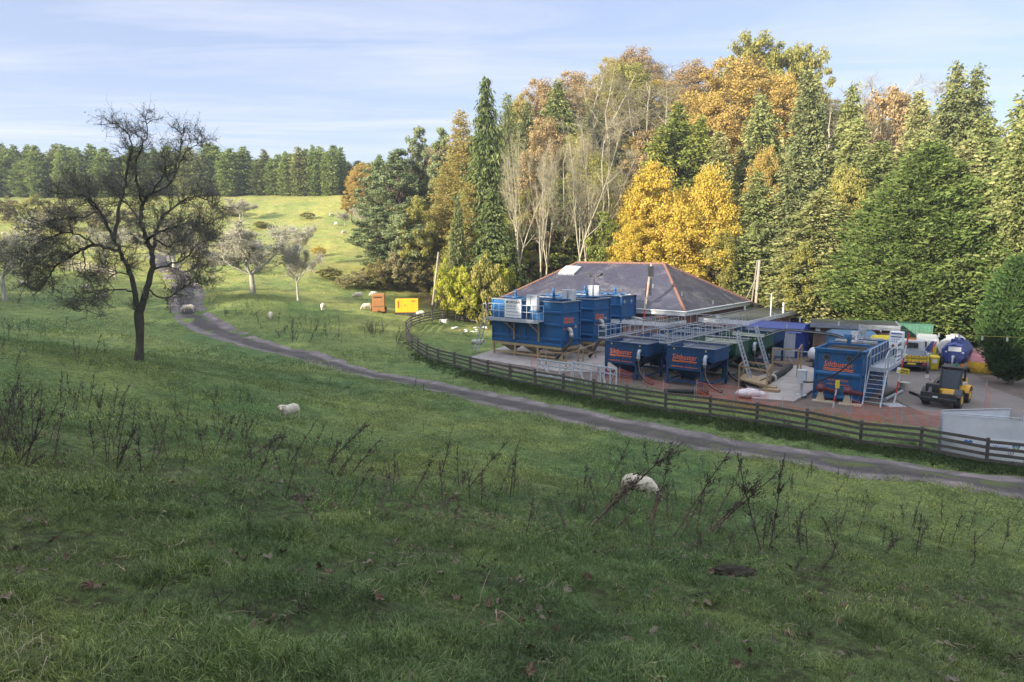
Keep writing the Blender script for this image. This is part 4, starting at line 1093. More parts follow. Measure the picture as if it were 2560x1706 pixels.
b = MB(); b.hexa([(-.65, .9, .62), (-.05, .9, .62), (-.05, 1.38, .62), (-.65, 1.38, .62), (-.7, .8, 1.0), (0, .8, 1.0), (0, 1.2, .98), (-.7, 1.2, .98)]); b.build('front_panel', LYEL, lo)
b = MB(); b.box(.05, 1.905, .60, .3, 1.91, .68); b.build('number_plate', M['signwhite'], lo)
for x, z in ((.95, 1.55), (-.95, 1.4)):
    b = MB(); b.box(x - .09, .55, z - .08, x + .09, .65, z + .08); o = b.build('headlight', M['white'], lo); b = MB(); b.bar((x * .78, .5, z - .25), (x, .55, z), .03); b.build('lamp_arm', M['black'], o)
b = MB(); b.box(.9, .5, 1.72, 1.06, .58, 2.12); b.build('mirror', M['black'], lo, bevel=.02)
b = MB(); b.tube([(-.35, -.1, 2.24), (-.35, -.1, 2.40)], .08, 10); b.build('green_beacon', pm('green_lens', (.02, .28, .12), .3), lo)
b = MB(); b.tube([(-.62, -.1, 2.24), (-.62, -.1, 2.40)], .08, 10); b.build('amber_beacon', pm('amber_lens', (.8, .18, .02), .3), lo)
for k, z in enumerate((1.3,)):
    text_on(lo, 'JCB', .22, (-.505, -.75, 1.12), (0, -1, 0), M['ink'], shear=.2, bold=.004)

# tipper pickup seen from behind
TP = yp(912, 372); 
tp = empty('tipper_truck', (TP.x, TP.y, YZ), R(-28), 'white cab tipper truck with yellow maintenance tailboard, rear to the yard', 'truck')   # local +Y forward (away), rear at y=0
b = MB(); b.box(-.9, .1, .45, .9, 5.0, .62); b.build('chassis', M['black'], tp)
b = MB(); b.box(-1.0, 0, .80, -.94, 3.0, 1.25); b.box(.94, 0, .80, 1.0, 3.0, 1.25); b.box(-.94, 0, .72, .94, 3.0, .79); b.box(-1.0, 3.0, .72, 1.0, 3.06, 1.28); b.build('tipper_bed', M['galv'], tp)
b = MB(); b.hexa([(-.98, 3.2, .55), (.98, 3.2, .55), (.98, 5.2, .55), (-.98, 5.2, .55), (-.86, 3.25, 2.0), (.86, 3.25, 2.0), (.86, 4.5, 2.0), (-.86, 4.5, 2.0)]); b.build('cab', M['white'], tp, bevel=.08)
b = MB(); b.hexa([(-.5, 3.12, 1.45), (.45, 3.12, 1.45), (.45, 3.25, 1.45), (-.5, 3.25, 1.45), (-.46, 3.17, 1.82), (.42, 3.17, 1.82), (.42, 3.29, 1.82), (-.46, 3.29, 1.82)]); b.build('rear_window', M['glass'], tp)
b = MB(); b.box(-1.0, -.05, .78, 1.0, -.001, 1.24); tb_ = b.build('tailboard', M['yellow'], tp)
text_on(tb_, 'HIGHWAY MAINTENANCE', .2, (-.90, -.056, .97), (1, 0, 0), M['ink'], bold=.004, width=1.8)
for z0 in (.79, 1.16):
    for i in range(8):
        b = MB(); x = -.96 + i * .25; b.prism([(x, -.054, z0), (x + .12, -.054, z0), (x + .18, -.054, z0 + .075), (x + .06, -.054, z0 + .075)], (0, -.006, 0)); b.build('chevron', M['red'], tb_)
b = MB(); b.box(-.95, -.08, .42, .95, .02, .56); b.build('bumper', M['black'], tp)
b = MB(); b.box(-.36, -.10, .58, .2, -.07, .70); b.build('number_plate', M['yellow'], tp)
for x in (-.82, .6):
    b = MB(); b.box(x, -.1, .58, x + .24, -.07, .70); b.build('tail_light', M['red'], tp)
for sx in (-1, 1):
    for y in (1.1, 4.4): wheel(tp, (sx * .84, y, .36), (1, 0, 0), .36, .26, M['galv'])
b = MB(); b.box(-.3, 3.7, 2.0, .3, 3.95, 2.12); b.build('beacon_bar', pm('amber_bar', (.7, .2, .02), .4), tp)
bg_ = empty('rubble_sack', tp.matrix_basis @ Vector((-.55, .55, .82)) if False else (TP.x - .55 + .2, TP.y + .75, YZ + .8), 0, 'white sack lying in the bed of the tipper truck', 'sack')
b = MB(); b.ball((0, 0, .22), .42, 12, 8, (1.1, .8, .62)); b.ball((.35, .1, .16), .3, 10, 6, (1.1, .8, .6)); b.build('sack_body', M['tyvek'], bg_, True)

# white tanker lorry and blue slurry tanker
def road_tanker(org, rz, r, Ls, mat, label, cat, zc, facets=16):
    t = empty('tanker', org, rz, label, cat)
    b = MB(); b.tube([(0, 0, zc), (0, .25, zc), (0, Ls - .3, zc), (0, Ls, zc)], [r * .84, r, r, r * .8], facets); b.build('tank_barrel', mat, t)
    b = MB(); b.box(-.5, .2, .55, .5, Ls, .8); b.box(-.5, .3, .8, -.4, Ls, zc - r * .7); b.box(.4, .3, .8, .5, Ls, zc - r * .7); b.build('chassis', M['black'], t)
    b = MB(); b.box(-.3, .5, zc + r - .05, .3, 1.1, zc + r + .16); b.tube([(0, Ls * .6, zc + r - .05), (0, Ls * .6, zc + r + .14)], .3, 14); b.build('hatch', mat, t)
    for sx in (-1, 1):
        wheel(t, (sx * .98, Ls * .62, .55), (1, 0, 0), .55, .4, M['galv'])
    return t
TB = yp(952, 373)
tk = road_tanker(TB, R(-40), .86, 3.6, pm('slurry_tanker_blue', (.015, .04, .24), .4, col2=(.012, .03, .17), scale=1, dirt=(.1, .09, .08), dirt_amt=.3), 'dark blue slurry tanker with a white plate on its rear end', 'tanker', 1.42, 10)
b = MB(); b.box(-.35, -.04, 1.62, .45, -.003, 1.95); b.build('label_plate', M['signwhite'], tk)
for x in (-.55, .5): b = MB(); b.box(x, -.03, 1.5, x + .14, -.003, 1.62); b.build('sticker', M['white'], tk)
b = MB(); b.tube([(0, -.02, 1.2), (0, -.22, 1.2), (0, -.3, .9), (0, -.3, .55)], .07, 10); b.ball((0, -.1, 1.2), .14, 10, 6); b.box(-.5, -.35, .62, .5, -.25, .70); b.build('outlet_valve', M['steelpipe'], tk, True)
WT = at_y(951, 346, TB.y + 4.2)
tw_ = road_tanker((WT.x - .2, WT.y, YZ), R(-42), .80, 3.6, M['white'], 'white tanker lorry parked behind the dark blue slurry tanker', 'tanker', 1.25, 16)
b = MB(); b.box(-1.1, .3, .6, -.85, .8, 1.2); b.build('yellow_locker', M['yellow'], tw_)
VN = yp(926, 361)
vn = empty('tanker_van', VN, R(-30), 'white van with blue and red side stripes beside the tipper truck', 'van')
b = MB(); b.hexa([(-.9, 0, .45), (.95, 0, .45), (.95, 4.8, .45), (-.9, 4.8, .45), (-.75, .15, 1.8), (.8, .15, 1.8), (.8, 4.2, 1.8), (-.75, 4.2, 1.8)]); b.build('body', M['white'], vn, bevel=.12)
b = MB(); b.prism([(-.2, -.02, .8), (.25, -.02, .8), (.5, .10, 1.65), (.28, .10, 1.65)], (0, -.02, 0)); b.build('blue_stripe', M['inkblue'], vn); b = MB(); b.prism([(.28, -.02, .8), (.42, -.02, .8), (.64, .10, 1.65), (.56, .10, 1.65)], (0, -.02, 0)); b.build('red_stripe', M['red'], vn)
b = MB(); b.box(-.6, .0, 1.15, -.05, .09, 1.6); b.build('rear_window', M['glass'], vn)
for sx in (-1, 1):
    for y in (.8, 3.9): wheel(vn, (sx * .80, y, .36), (1, 0, 0), .36, .24, M['galv'])
    b = MB(); b.box(sx * .72 - .06, -.03, .85, sx * .72 + .06, .03, 1.15); b.build('tail_light', M['red'], vn)
# white wheeled bowser by the cabin
bw = empty('water_bowser', yp(821.5, 368), R(-55), 'small white water bowser on two wheels beside the ladder tank', 'bowser')
b = MB(); b.tube([(-1.05, 0, 1.0), (-.85, 0, 1.0), (.85, 0, 1.0), (1.05, 0, 1.0)], [.28, .52, .52, .28], 18); b.build('tank_barrel', M['white'], bw, True)
b = MB(); b.box(-1.1, -.45, .40, 1.1, .45, .48); b.bar((1.1, 0, .44), (2.0, 0, .4), .08); b.build('trailer_frame', M['black'], bw); text_on(bw, 'Western', .2, (-.3, -.53, 1.02), (1, 0, 0), M['red'], bold=.003)
for sx in (-1, 1): wheel(bw, (.0, sx * .62, .33), (0, 1, 0), .33, .2, M['galv'])

# wheelie bin, skip, bucket
WB = yp(933.5, 370.2)
wb = empty('wheelie_bin', WB, R(-25), 'tall yellow wheelie bin between the tipper truck and the blue tanker', 'bin')
b = MB(); b.hexa([(-.24, -.26, .08), (.24, -.26, .08), (.24, .26, .08), (-.24, .26, .08), (-.3, -.34, 1.0), (.3, -.34, 1.0), (.3, .36, 1.0), (-.3, .36, 1.0)]); b.build('body', M['yellow'], wb, bevel=.02)
b = MB(); b.hexa([(-.32, -.37, 1.0), (.32, -.37, 1.0), (.32, .4, 1.0), (-.32, .4, 1.0), (-.3, -.33, 1.08), (.3, -.33, 1.08), (.3, .36, 1.12), (-.3, .36, 1.12)]); b.build('lid', M['yellow'], wb)
b = MB(); b.box(-.16, -.33, .6, .16, -.315, .9); b.build('label_plate', M['signwhite'], wb)
for sx in (-1, 1): b = MB(); b.disc((sx * .25, .32, .1), (1, 0, 0), .1, .06, 12); b.build('wheel', M['rubber'], wb)
gb = empty('grey_bin', yp(925, 364), 0, 'small grey bin behind the yellow wheelie bin', 'bin')
b = MB(); b.tube([(0, 0, 0), (0, 0, .8)], [.26, .32], 14); b.tube([(0, 0, .8), (0, 0, .86)], .34, 14); b.build('body', M['cabinet'], gb)
SK = yp(984, 374)
sk_ = empty('skip', SK, R(-36), 'yellow skip covered by a faded maroon sheet beside the column-shaped yew', 'skip')
b = MB(); b.hexa([(-1.2, 0, 0), (1.2, 0, 0), (1.2, 3.0, 0), (-1.2, 3.0, 0), (-1.7, -.3, 1.1), (1.7, -.3, 1.1), (1.7, 3.4, 1.1), (-1.7, 3.4, 1.1)]); b.build('body', pm('skip_yellow', (.48, .33, .02), .55, col2=(.34, .22, .02), scale=2, dirt=(.1, .07, .04), dirt_amt=.5), sk_)
b = MB(); b.hexa([(-1.78, -.38, 1.1), (1.78, -.38, 1.1), (1.78, 3.5, 1.1), (-1.78, 3.5, 1.1), (-1.3, .4, 1.75), (1.3, .5, 1.8), (1.3, 2.8, 1.9), (-1.3, 2.8, 1.8)]); b.build('sheet_cover', pm('maroon_sheet', (.20, .08, .11), .6, col2=(.15, .06, .08), scale=1.2), sk_)
for i in range(4): b = MB(); x = -1.1 + i * .6; b.disc((x, -.06 , .22), (0, 1, 0), .07, .04, 10); b.build('reflector', M['yellow'], sk_)
sk_.scale = (.68, .68, .8)
bk = empty('bucket', yp(904.5, 390.0), 0, 'white plastic bucket standing on the gravel by the sign pole', 'bucket')
b = MB(); b.tube([(0, 0, 0), (0, 0, .5), (0, 0, .50)], [.27, .33, .35], 18); b.build('body', M['pipe'], bk)
# loose pipes beside the ladder tank
for i, (a, c) in enumerate((((881, 398), (899, 389)), ((885, 399.5), (902, 391)))):
    P0, P1 = yp(*a, YZ + .12), yp(*c, YZ + .12); b = MB(); b.tube([P0, P1], .10, 10, False); b.tube([P0, P0.lerp(P1, .03)], .13, 10)
    o = b.build('suction_pipe', M['hose'] if i == 0 else M['galv'], None); tag(o, ('black' if i == 0 else 'grey') + ' rigid pipe lying on the gravel beside the ladder tank', 'pipe', 'loose pipes by the ladder tank')
P0, P1 = yp(910, 392, YZ + .1), yp(926, 398, YZ + .1); b = MB(); b.tube(bez(P0, P0.lerp(P1, .3) + Vector((0, .3, 0)), P0.lerp(P1, .6) - Vector((0, .3, 0)), P1, 10), .08, 8); tag(b.build('hose', M['hose'], None, True), 'short dark hose running from the bucket to the loader', 'hose')
# big black pipe and timber walkway by the right-hand low tanks
P = [yp(760, 384, YZ + .28), yp(772, 378.5, YZ + .28), yp(783, 372, YZ + .28), yp(790, 366, YZ + .28)]
b = MB(); b.tube(P, .24, 14); bpz = b.build('drain_pipe', M['hose'], None, True); tag(bpz, 'thick black drain pipe lying across the slab below the timber walkway', 'pipe')
b = MB(); b.tube([P[1] - (P[1] - P[0]).normalized() * .12, P[1] + (P[1] - P[0]).normalized() * .12], .31, 14); b.build('pipe_collar', M['pipe'], bpz)

def timber_stand(name, label, posts, rails, deck=None, mat='timber'):
    t = empty(name, (posts[0][0].x, posts[0][0].y, YZ), 0, label, 'timber stand'); o0 = Vector(t.location)
    for p_, h_ in posts:
        b = MB(); q = p_ - o0; b.box(q.x - .05, q.y - .05, q.z, q.x + .05, q.y + .05, q.z + h_); b.build('post', M[mat], t)
    for (i, hi), (j, hj) in rails:
        b = MB(); b.bar(posts[i][0] - o0 + Vector((0, 0, hi)), posts[j][0] - o0 + Vector((0, 0, hj)), .05, .10); b.build('rail', M[mat], t)
    if deck:
        pts, z = deck; b = MB(); b.prism([(p.x - o0.x, p.y - o0.y, z) for p in pts], (0, 0, .05)); b.build('deck', M[mat], t)
    return t
pp = [(yp(738.5, 386.5), 1.45), (yp(766.5, 393), 1.6), (yp(769.8, 386), 1.45), (yp(771.5, 381), 2.3), (yp(797, 378.5), 2.1), (yp(800.5, 372), 2.1), (yp(743, 381), 1.45)]
timber_stand('timber_walkway', 'new timber walkway with handrails over the black drain pipe', pp, [((0, 1.4), (1, 1.4)), ((0, 1.42), (6, 1.42)), ((6, 1.4), (2, 1.4)), ((3, 2.25), (4, 2.05)), ((3, 1.35), (4, 1.1)), ((4, 2.05), (5, 2.05)), ((1, 1.4), (2, 1.42)), ((0, .5), (1, .4))],
             ([yp(738.5, 386), yp(766, 392.5), yp(769, 386), yp(744, 380.5)], .45))
for k, (a, c, z) in enumerate(((768, 390.5, .14), (771, 393.5, .14))):
    q = yp(a, c); b = MB(); b.box(-.5, -.25, 0, .5, .25, .16); o = b.build('timber_step', M['timber'], None, loc=(q.x, q.y, YZ + .14), rz=YR); tag(o, ('upper' if k == 0 else 'lower') + ' timber block step at the corner of the concrete slab', 'step', 'timber steps on the slab')
pp = [(yp(546, 366), 1.15), (yp(566, 367.5), 1.15), (yp(578, 366), 1.3), (yp(595.5, 358), 1.3), (yp(583, 362), 1.2), (yp(540, 364.5), 1.1)]
timber_stand('timber_railing', 'timber handrail beside the tan frame of the tank with the contractor sign', pp, [((0, 1.1), (1, 1.1)), ((1, 1.1), (2, 1.2)), ((2, 1.25), (3, 1.25)), ((2, .6), (3, .6)), ((0, .5), (1, .5)), ((5, 1.0), (0, 1.1))])
pp = [(yp(737.3 + 88, 369), 1.2), (yp(735 + 97, 376), 1.2)]
# grey junction box on a stand
jb = empty('junction_box', yp(801, 395, YZ + .14), YR, 'grey junction box on a short post on the concrete slab', 'junction box')
b = MB(); b.box(-.06, -.06, 0, .06, .06, .75); b.box(-.3, -.3, 0, .3, .3, .03); b.build('post', M['galv'], jb); b = MB(); b.box(-.26, -.14, .75, .26, .14, 1.55); b.box(-.3, -.16, 1.5, .28, .16, 1.58); b.build('box_body', M['cabinet'], jb, bevel=.02)
# two maroon pumps in front of the ladder tank
for k, (a, c) in enumerate(((820, 401), (846.5, 404.5))):
    pu = empty('pump', yp(a, c), YR + R(10 * k), ('left' if k == 0 else 'right') + ' hand maroon pump on a pale stand in front of the ladder tank', 'pump', 'maroon pumps before the ladder tank')
    b = MB(); b.disc((0, 0, 1.0), (0, 1, 0), .30, .28, 18); b.disc((0, -.2, 1.0), (0, 1, 0), .16, .2, 14); b.tube([(.0, .1, 1.0), (.25, .5, .85), (1.0, .6, .7)], .15, 12); b.tube([(0, 0, 1.2), (0, -.05, 1.42)], .1, 10); b.build('volute', M['maroon'], pu, True); pu.scale = (.85, .85, .82)
    b = MB(); b.prism([(-.3, -.1, 0), (.3, -.1, 0), (.1, -.1, .8), (-.1, -.1, .8)], (0, .2, 0)); b.box(-.5, -.35, 0, .9, .35, .07); b.build('stand', M['cone'], pu)
# red/white marker poles, warning sign
def barber(name, base, top, r, segs, label, cat='pole', grp=None):
    t = empty(name, base, 0, label, cat, grp); d = Vector(top) - Vector(base)
    for i in range(segs):
        b = MB(); b.tube([d * (i / segs), d * ((i + 1) / segs)], r, 8); b.build('band', M['red'] if i % 2 else M['white'], t)
    return t
SB = yp(893.5, 405.5)
sp_ = barber('sign_pole', SB, at_y(909, 333, SB.y + .05), .045, 6, 'leaning red and white pole carrying a yellow warning sign by the ladder tank', 'sign')
b = MB(); b.box(-.5, -.5, 0, .5, .5, .05); b.build('base_plate', M['galvw'], sp_)
q = at_y(903, 371, SB.y - .1) - SB
b = MB(); sx = Vector((.97, .1, -.2)).normalized(); uz = Vector((.2, 0, .97)).normalized(); yy_ = sx.cross(uz)
def plate(mb, o, w, h, t=.015): mb.hexa([o - sx * w / 2 - uz * h / 2 - yy_ * t, o + sx * w / 2 - uz * h / 2 - yy_ * t, o + sx * w / 2 - uz * h / 2, o - sx * w / 2 - uz * h / 2, o - sx * w / 2 + uz * h / 2 - yy_ * t, o + sx * w / 2 + uz * h / 2 - yy_ * t, o + sx * w / 2 + uz * h / 2, o - sx * w / 2 + uz * h / 2])
dn = yy_ if yy_.y < 0 else -yy_
plate(b, q, .78, .34); sg = b.build('warning_sign', M['yellow'], sp_)
b = MB(); plate(b, q - sx * .29 + dn * .02, .19, .32, .006); s2 = b.build('pictogram_panel', M['signwhite'], sg)
b = MB(); c_ = q - sx * .29 + dn * .035; b.prism([c_ - sx * .08 - uz * .09, c_ + sx * .08 - uz * .09, c_ + uz * .07], dn * .004); b.build('triangle', M['yellow'], s2)
text_on(sg, 'WARNING', .13, q - sx * .16 + dn * .03 + uz * .0, sx, M['ink'], bold=.003, width=.48, ydir=uz)
text_on(sg, 'OVERHEAD CABLES', .07, q - sx * .16 + dn * .03 - uz * .12, sx, M['ink'], bold=.002, width=.48, ydir=uz)
MP = yp(833, 408)
mp_ = barber('marker_pole', MP, at_y(837.5, 383, MP.y), .04, 4, 'short red and white marker pole with yellow tape in front of the ladder tank')
b = MB(); qq = at_y(837.5, 384, MP.y) - MP; b.box(qq.x - .1, -.05, qq.z - .25, qq.x + .1, .05, qq.z + .2); b.build('tape_knot', M['yellow'], mp_)
RP = yp(640.5, 361)
barber('measuring_pole', RP, at_y(646.5, 284, RP.y + .2), .05, 6, 'tall red and white measuring pole between the tall and low tanks')
# timber poles
def pole(base, top, r, label, name='utility_pole'):
    t = empty(name, base, 0, label, 'pole', 'timber poles'); b = MB(); b.tube([(0, 0, 0), Vector(top) - Vector(base)], [r, r * .72], 10); b.build('shaft', M['polewood'], t, True); return t
BP = Vector((yp(640, 345).x, yp(640, 345).y, YZ)); tp_ = at_y(651.5, 263.5, BP.y)
pl = pole(BP, tp_, .16, 'leaning timber pole with dark transformer box in front of the slate roof')
b = MB(); q = tp_ - BP; b.box(q.x - .28, -.25, q.z - 1.2, q.x + .18, .25, q.z - .25); b.box(q.x - .1, -.1, q.z - 3.0, q.x + .05, .3, q.z - 1.4); b.build('transformer_box', M['black'], pl)
g0 = on_ground(431.5, 316); t0_ = at_y(438.5, 252, g0.y); pole(g0, t0_, .14, 'tall pale timber pole standing behind the curved end of the fence')
g1 = at_y(755, 302, 76); g1.z = YZ; t1_ = at_y(759.5, 260, 76); p3 = pole(g1, t1_, .2, 'thick grey timber pole behind the pavilion wing'); b = MB(); q = t1_ - g1; b.bar((-1.6, 0, 2.2), (q.x, 0, q.z - 1.2), .07); b.bar((-.4, 0, 3), (q.x - .25, 0, q.z), .10); b.build('stay', M['polewood'], p3)
g2 = at_y(966 if False else 767, 330, 66); 
# bunting of white flags on a green line
BL = [at_y(654, 326 - 0, 58) if False else at_y(669, 321 - 0, 60)]
bpts_px = [(684, 329.5, 55)] if False else [(653, 284, 58), (682, 291.5, 57), (713, 300, 56), (745, 306, 55), (775, 313, 54), (800, 318, 53), (839, 321.5, 50), (860, 324, 48), (881, 328, 46), (917, 331, 44), (939, 333, 43), (959.5, 335, 42), (982.5, 336, 41), (1007.5, 337, 40), (1040, 337.5, 39)]
bn = empty('bunting', at_y(*bpts_px[0]), 0, 'long line of small white flags strung above the yard', 'bunting')
bo = Vector(bn.location); pts = [at_y(*q) - bo for q in bpts_px]
b = MB(); b.tube(pts, .012, 4, False); b.build('line', pm('yellow_green_cord', (.30, .30, .05), .6), bn)
cpts = catmull([tuple(p) for p in pts], 2)
for i, p in enumerate(pts):
    b = MB(); s = .12 * (p + bo).y / 50; b.hexa([p + Vector((-s * .5, -.01, -s * 2.6)), p + Vector((s * .5, -.01, -s * 2.6)), p + Vector((s * .5, .01, -s * 2.6)), p + Vector((-s * .5, .01, -s * 2.6)), p + Vector((-s * .5, -.01, 0)), p + Vector((s * .5, -.01, 0)), p + Vector((s * .5, .01, 0)), p + Vector((-s * .5, .01, 0))]); b.build('flag', M['white'], bn)
# blue lattice bits and short posts behind the wing
q = at_y(822, 310, 82); q.z = -8.9
fb = empty('blue_barrier', q, 0, 'light blue steel barrier with white posts among the bushes', 'barrier')
b = MB()
for i in range(4): b.box(-2.2 + i * 1.4, -.04, 0, -2.1 + i * 1.4, .04, 2.0)
b.build('post', M['galvw'], fb); b = MB(); b.box(-2.2, -.05, 1.2, 2.1, .05, 1.9); b.build('panel', pm('light_blue_panel', (.06, .22, .36), .5), fb)
# generators in the field
GEN = pm('generator_yellow', (.74, .36, .012), .45, col2=(.68, .32, .010), scale=1)
GENO = pm('generator_orange', (.36, .15, .04), .6, col2=(.29, .12, .035), scale=1, dirt=(.2, .12, .06), dirt_amt=.4)
g = on_ground(407, 315.6)
ge = empty('generator', g, R(4), 'bright yellow box generator standing in the field, right of the orange one', 'generator', 'generators in the sheep field')
b = MB(); b.box(-1.25, 0, .35, 1.25, 1.1, 1.85); b.build('housing', GEN, ge, bevel=.03); b = MB(); b.box(-1.3, -.05, 0, 1.3, 1.15, .348); b.build('base_tank', M['black'], ge)
b = MB(); b.box(-1.0, -.012, .85, -.85, -.002, 1.65); b.build('lettering_strip', M['red'], ge); b = MB(); b.box(.55, -.012, 1.55, .95, -.002, 1.68); b.build('warning_sticker', M['red'], ge); b = MB(); b.disc((-.2, -.01, 1.15), (0, 1, 0), .07, .02); b.build('lock', M['black'], ge)
b = MB()
for i in range(3): x = -.55 + i * .6; b.box(x, -.008, .5, x + .02, -.002, 1.75)
b.build('door_gap', pm('seam_orange', (.5, .22, .01), .6), ge)
b = MB(); b.tube([(-.8, .6, 1.85), (-.8, .6, 2.1)], .05, 8); b.build('exhaust', M['black'], ge)
b = MB()
g = on_ground(378.5, 312.3)
g3 = empty('generator', g, R(8), 'orange brown upright generator on small wheels in the sheep field', 'generator', 'generators in the sheep field')
b = MB(); b.box(-.66, 0, .32, .66, 2.3, 2.0); b.build('housing', GENO, g3, bevel=.03); b = MB(); b.box(-.5, -.012, 1.6, .4, -.002, 1.74); b.box(-.6, -.012, .62, .6, -.002, .68); b.build('vent', M['black'], g3)
b = MB(); b.box(-.7, -.06, .1, .7, 2.3, .318); b.build('chassis', GENO, g3)
for sx in (-1, 1):
    for y in (.35, 1.9): wheel(g3, (sx * .76, y, .24), (1, 0, 0), .24, .14, M['black'])
b = MB(); b.bar((0, -.06, .2), (0, -.7, .1), .08); b.build('drawbar', M['black'], g3)

# ------------------------------------------------------------------ post-and-rail fence round the yard
FPX = [(477, 323.5), (464, 322), (452, 321), (441, 321.3), (430, 322.5), (420, 325), (411, 329), (406.5, 334), (407, 341), (412, 349), (423, 357), (437, 363.5), (452, 367.5), (471, 373), (492, 379), (540, 389.5), (585, 398.5), (628, 407), (670, 414), (716, 420), (765, 427), (819.5, 436), (874, 445), (936.6, 455), (1000, 465), (1060, 475)]
def smooth_ground_path(px, step):
    P = [on_ground(a, c) if a < 520 else at_z(a, c, -9.0) for a, c in px]; P = catmull([(p.x, p.y, 0) for p in P], 12)
    seg = np.r_[0, np.cumsum(np.hypot(*np.diff(P[:, :2], axis=0).T))]
    n_ = int(round(seg[-1] / step)); s = np.linspace(0, seg[-1], n_ + 1)
    x = np.interp(s, seg, P[:, 0]); y = np.interp(s, seg, P[:, 1]); z = hgt(x, y)
    return [Vector((a, b_, c)) for a, b_, c in zip(x, y, z)]
def rail_fence(name, path, label, heights, mat, h=1.28, pw=.13, rw=.05, rh=.13, wob=.03):
    t = empty(name, path[0], 0, label, 'fence'); o0 = path[0]; rr_ = random.Random(len(path))
    P = [p - o0 for p in path]
    tops = []
    for i, p in enumerate(P):
        a = P[max(0, i - 1)]; c = P[min(len(P) - 1, i + 1)]; d = Vector((c.x - a.x, c.y - a.y, 0)).normalized(); nrm_ = Vector((-d.y, d.x, 0))
        lean = Vector((rr_.uniform(-.03, .03), rr_.uniform(-.03, .03), 0)); w = pw / 2; hh = h + rr_.uniform(-.03, .05)
        b = MB(); b.hexa([p - d * w - nrm_ * w - Vector((0, 0, .3)), p + d * w - nrm_ * w - Vector((0, 0, .3)), p + d * w + nrm_ * w - Vector((0, 0, .3)), p - d * w + nrm_ * w - Vector((0, 0, .3))] + [q + lean + Vector((0, 0, hh)) for q in (p - d * w - nrm_ * w, p + d * w - nrm_ * w, p + d * w + nrm_ * w, p - d * w + nrm_ * w)])
        b.build('post', mat, t)
        tops.append((p, d, nrm_))
    for z in heights:
        b = MB()
        for i in range(len(P) - 1):
            p, _, n1_ = tops[i]; q, _, n2_ = tops[i + 1]; z0 = z + rr_.uniform(-wob, wob); z1 = z + rr_.uniform(-wob, wob); m_ = (n1_ + n2_).normalized()
            dd = (q - p).normalized() * .06
            s = -1 if len(P) > 10 else 1
            o_ = m_ * s * (pw / 2 + .026)
            b.bar(p + o_ - dd + Vector((0, 0, z0)), q + o_ + dd * .5 + Vector((0, 0, z1)), rw, rh)
        b.build('rail', mat, t)
    return t
fpath = smooth_ground_path(FPX, 2.45)
fence = rail_fence('post_and_rail_fence', fpath, 'weathered dark four-rail timber fence curving round the tank yard', (.30, .58, .87, 1.15), M['oldwood'])
# pale fences far away
pa = [on_ground(x, y) for x, y in ((60, 271), (66, 270.5), (73, 271.5), (81, 273), (90, 274), (99, 276), (108, 278), (116, 279.5))]
rail_fence('pale_rail_fence', pa, 'pale timber rail fence in the sunlit field behind the big fruit tree', (.35, .7, 1.05, 1.35), M['polewood'], 1.5, .14, .06, .13)
pa = [on_ground(x, y) for x, y in ((436, 308), (446, 308.5), (457, 309), (463, 313), (468, 317))]
rail_fence('pale_rail_gate', pa, 'short pale timber rail fence beyond the curved end of the dark fence', (.45, .95), M['polewood'], 1.15, .14, .06, .14)

# ------------------------------------------------------------------ orange plastic netting
def netting(path, h, label, sag=.12, cell=.11):
    t = empty('barrier_net', path[0], 0, label, 'netting', 'orange plastic barrier netting'); o0 = Vector(path[0])
    P = np.array([tuple(Vector(p) - o0) for p in path]); seg = np.r_[0, np.cumsum(np.linalg.norm(np.diff(P, axis=0), axis=1))]
    n_ = max(2, int(seg[-1] / cell)); s = np.linspace(0, seg[-1], n_ + 1)
    X = np.stack([np.interp(s, seg, P[:, k]) for k in range(3)], 1)
    span = 2.6; ph = (s % span) / span
    topz = h - sag * np.sin(ph * PI) - .10 * (vnoise(s, s * 0, .7, 3)); lat = .16 * (vnoise(s, s * 0, .9, 8) - .5)
    rows = int(h / cell); b = MB(); G = []
    for j in range(rows + 1):
        f = j / rows; G.append([Vector((X[i, 0] + lat[i] * f, X[i, 1] + lat[i] * .6 * math.sin(f * 3), X[i, 2] + .02 + (topz[i] - .02) * f)) for i in range(n_ + 1)])
    w = .0055
    for j in range(rows + 1):
        k = 2.2 if j == rows else 1
        for i in range(n_): a, c = G[j][i], G[j][i + 1]; b.add([a - Vector((0, 0, w * k)), c - Vector((0, 0, w * k)), c + Vector((0, 0, w * k)), a + Vector((0, 0, w * k))], [(0, 1, 2, 3)])
    for i in range(n_ + 1):
        d = Vector((X[min(i + 1, n_), 0] - X[max(i - 1, 0), 0], X[min(i + 1, n_), 1] - X[max(i - 1, 0), 1], 0)).normalized() * w
        for j in range(rows): a, c = G[j][i], G[j + 1][i]; b.add([a - d, a + d, c + d, c - d], [(0, 1, 2, 3)])
    b.build('mesh_sheet', M['orgnet'], t)
    for q in np.arange(0, seg[-1] + .1, span):
        p = [np.interp(q, seg, P[:, k]) for k in range(3)]; b = MB(); b.tube([(p[0], p[1], p[2] - .1), (p[0] + .03, p[1], p[2] + h + .12)], .018, 6); b.build('pin', M['galv'], t)
    return t
def gp(L): return [on_ground(a, c) for a, c in L]
netting(gp([(593, 376), (608, 379.5), (622, 382), (632, 384)]), .95, 'orange net strip between the leaning frames and the front left low tank')
netting(gp([(643, 383), (655, 388), (668, 392)]), .6, 'low orange net strip between the two front low tanks')
netting(gp([(696, 396), (715, 398), (724, 398.5), (745, 402.5), (768, 404.5)]), .95, 'bunched orange net in front of the timber walkway')
netting(gp([(694, 402), (730, 409), (765, 413), (800, 418), (833, 422.5), (860, 425), (880, 428)]), .9, 'long sagging orange net just inside the fence before the slab', .35)
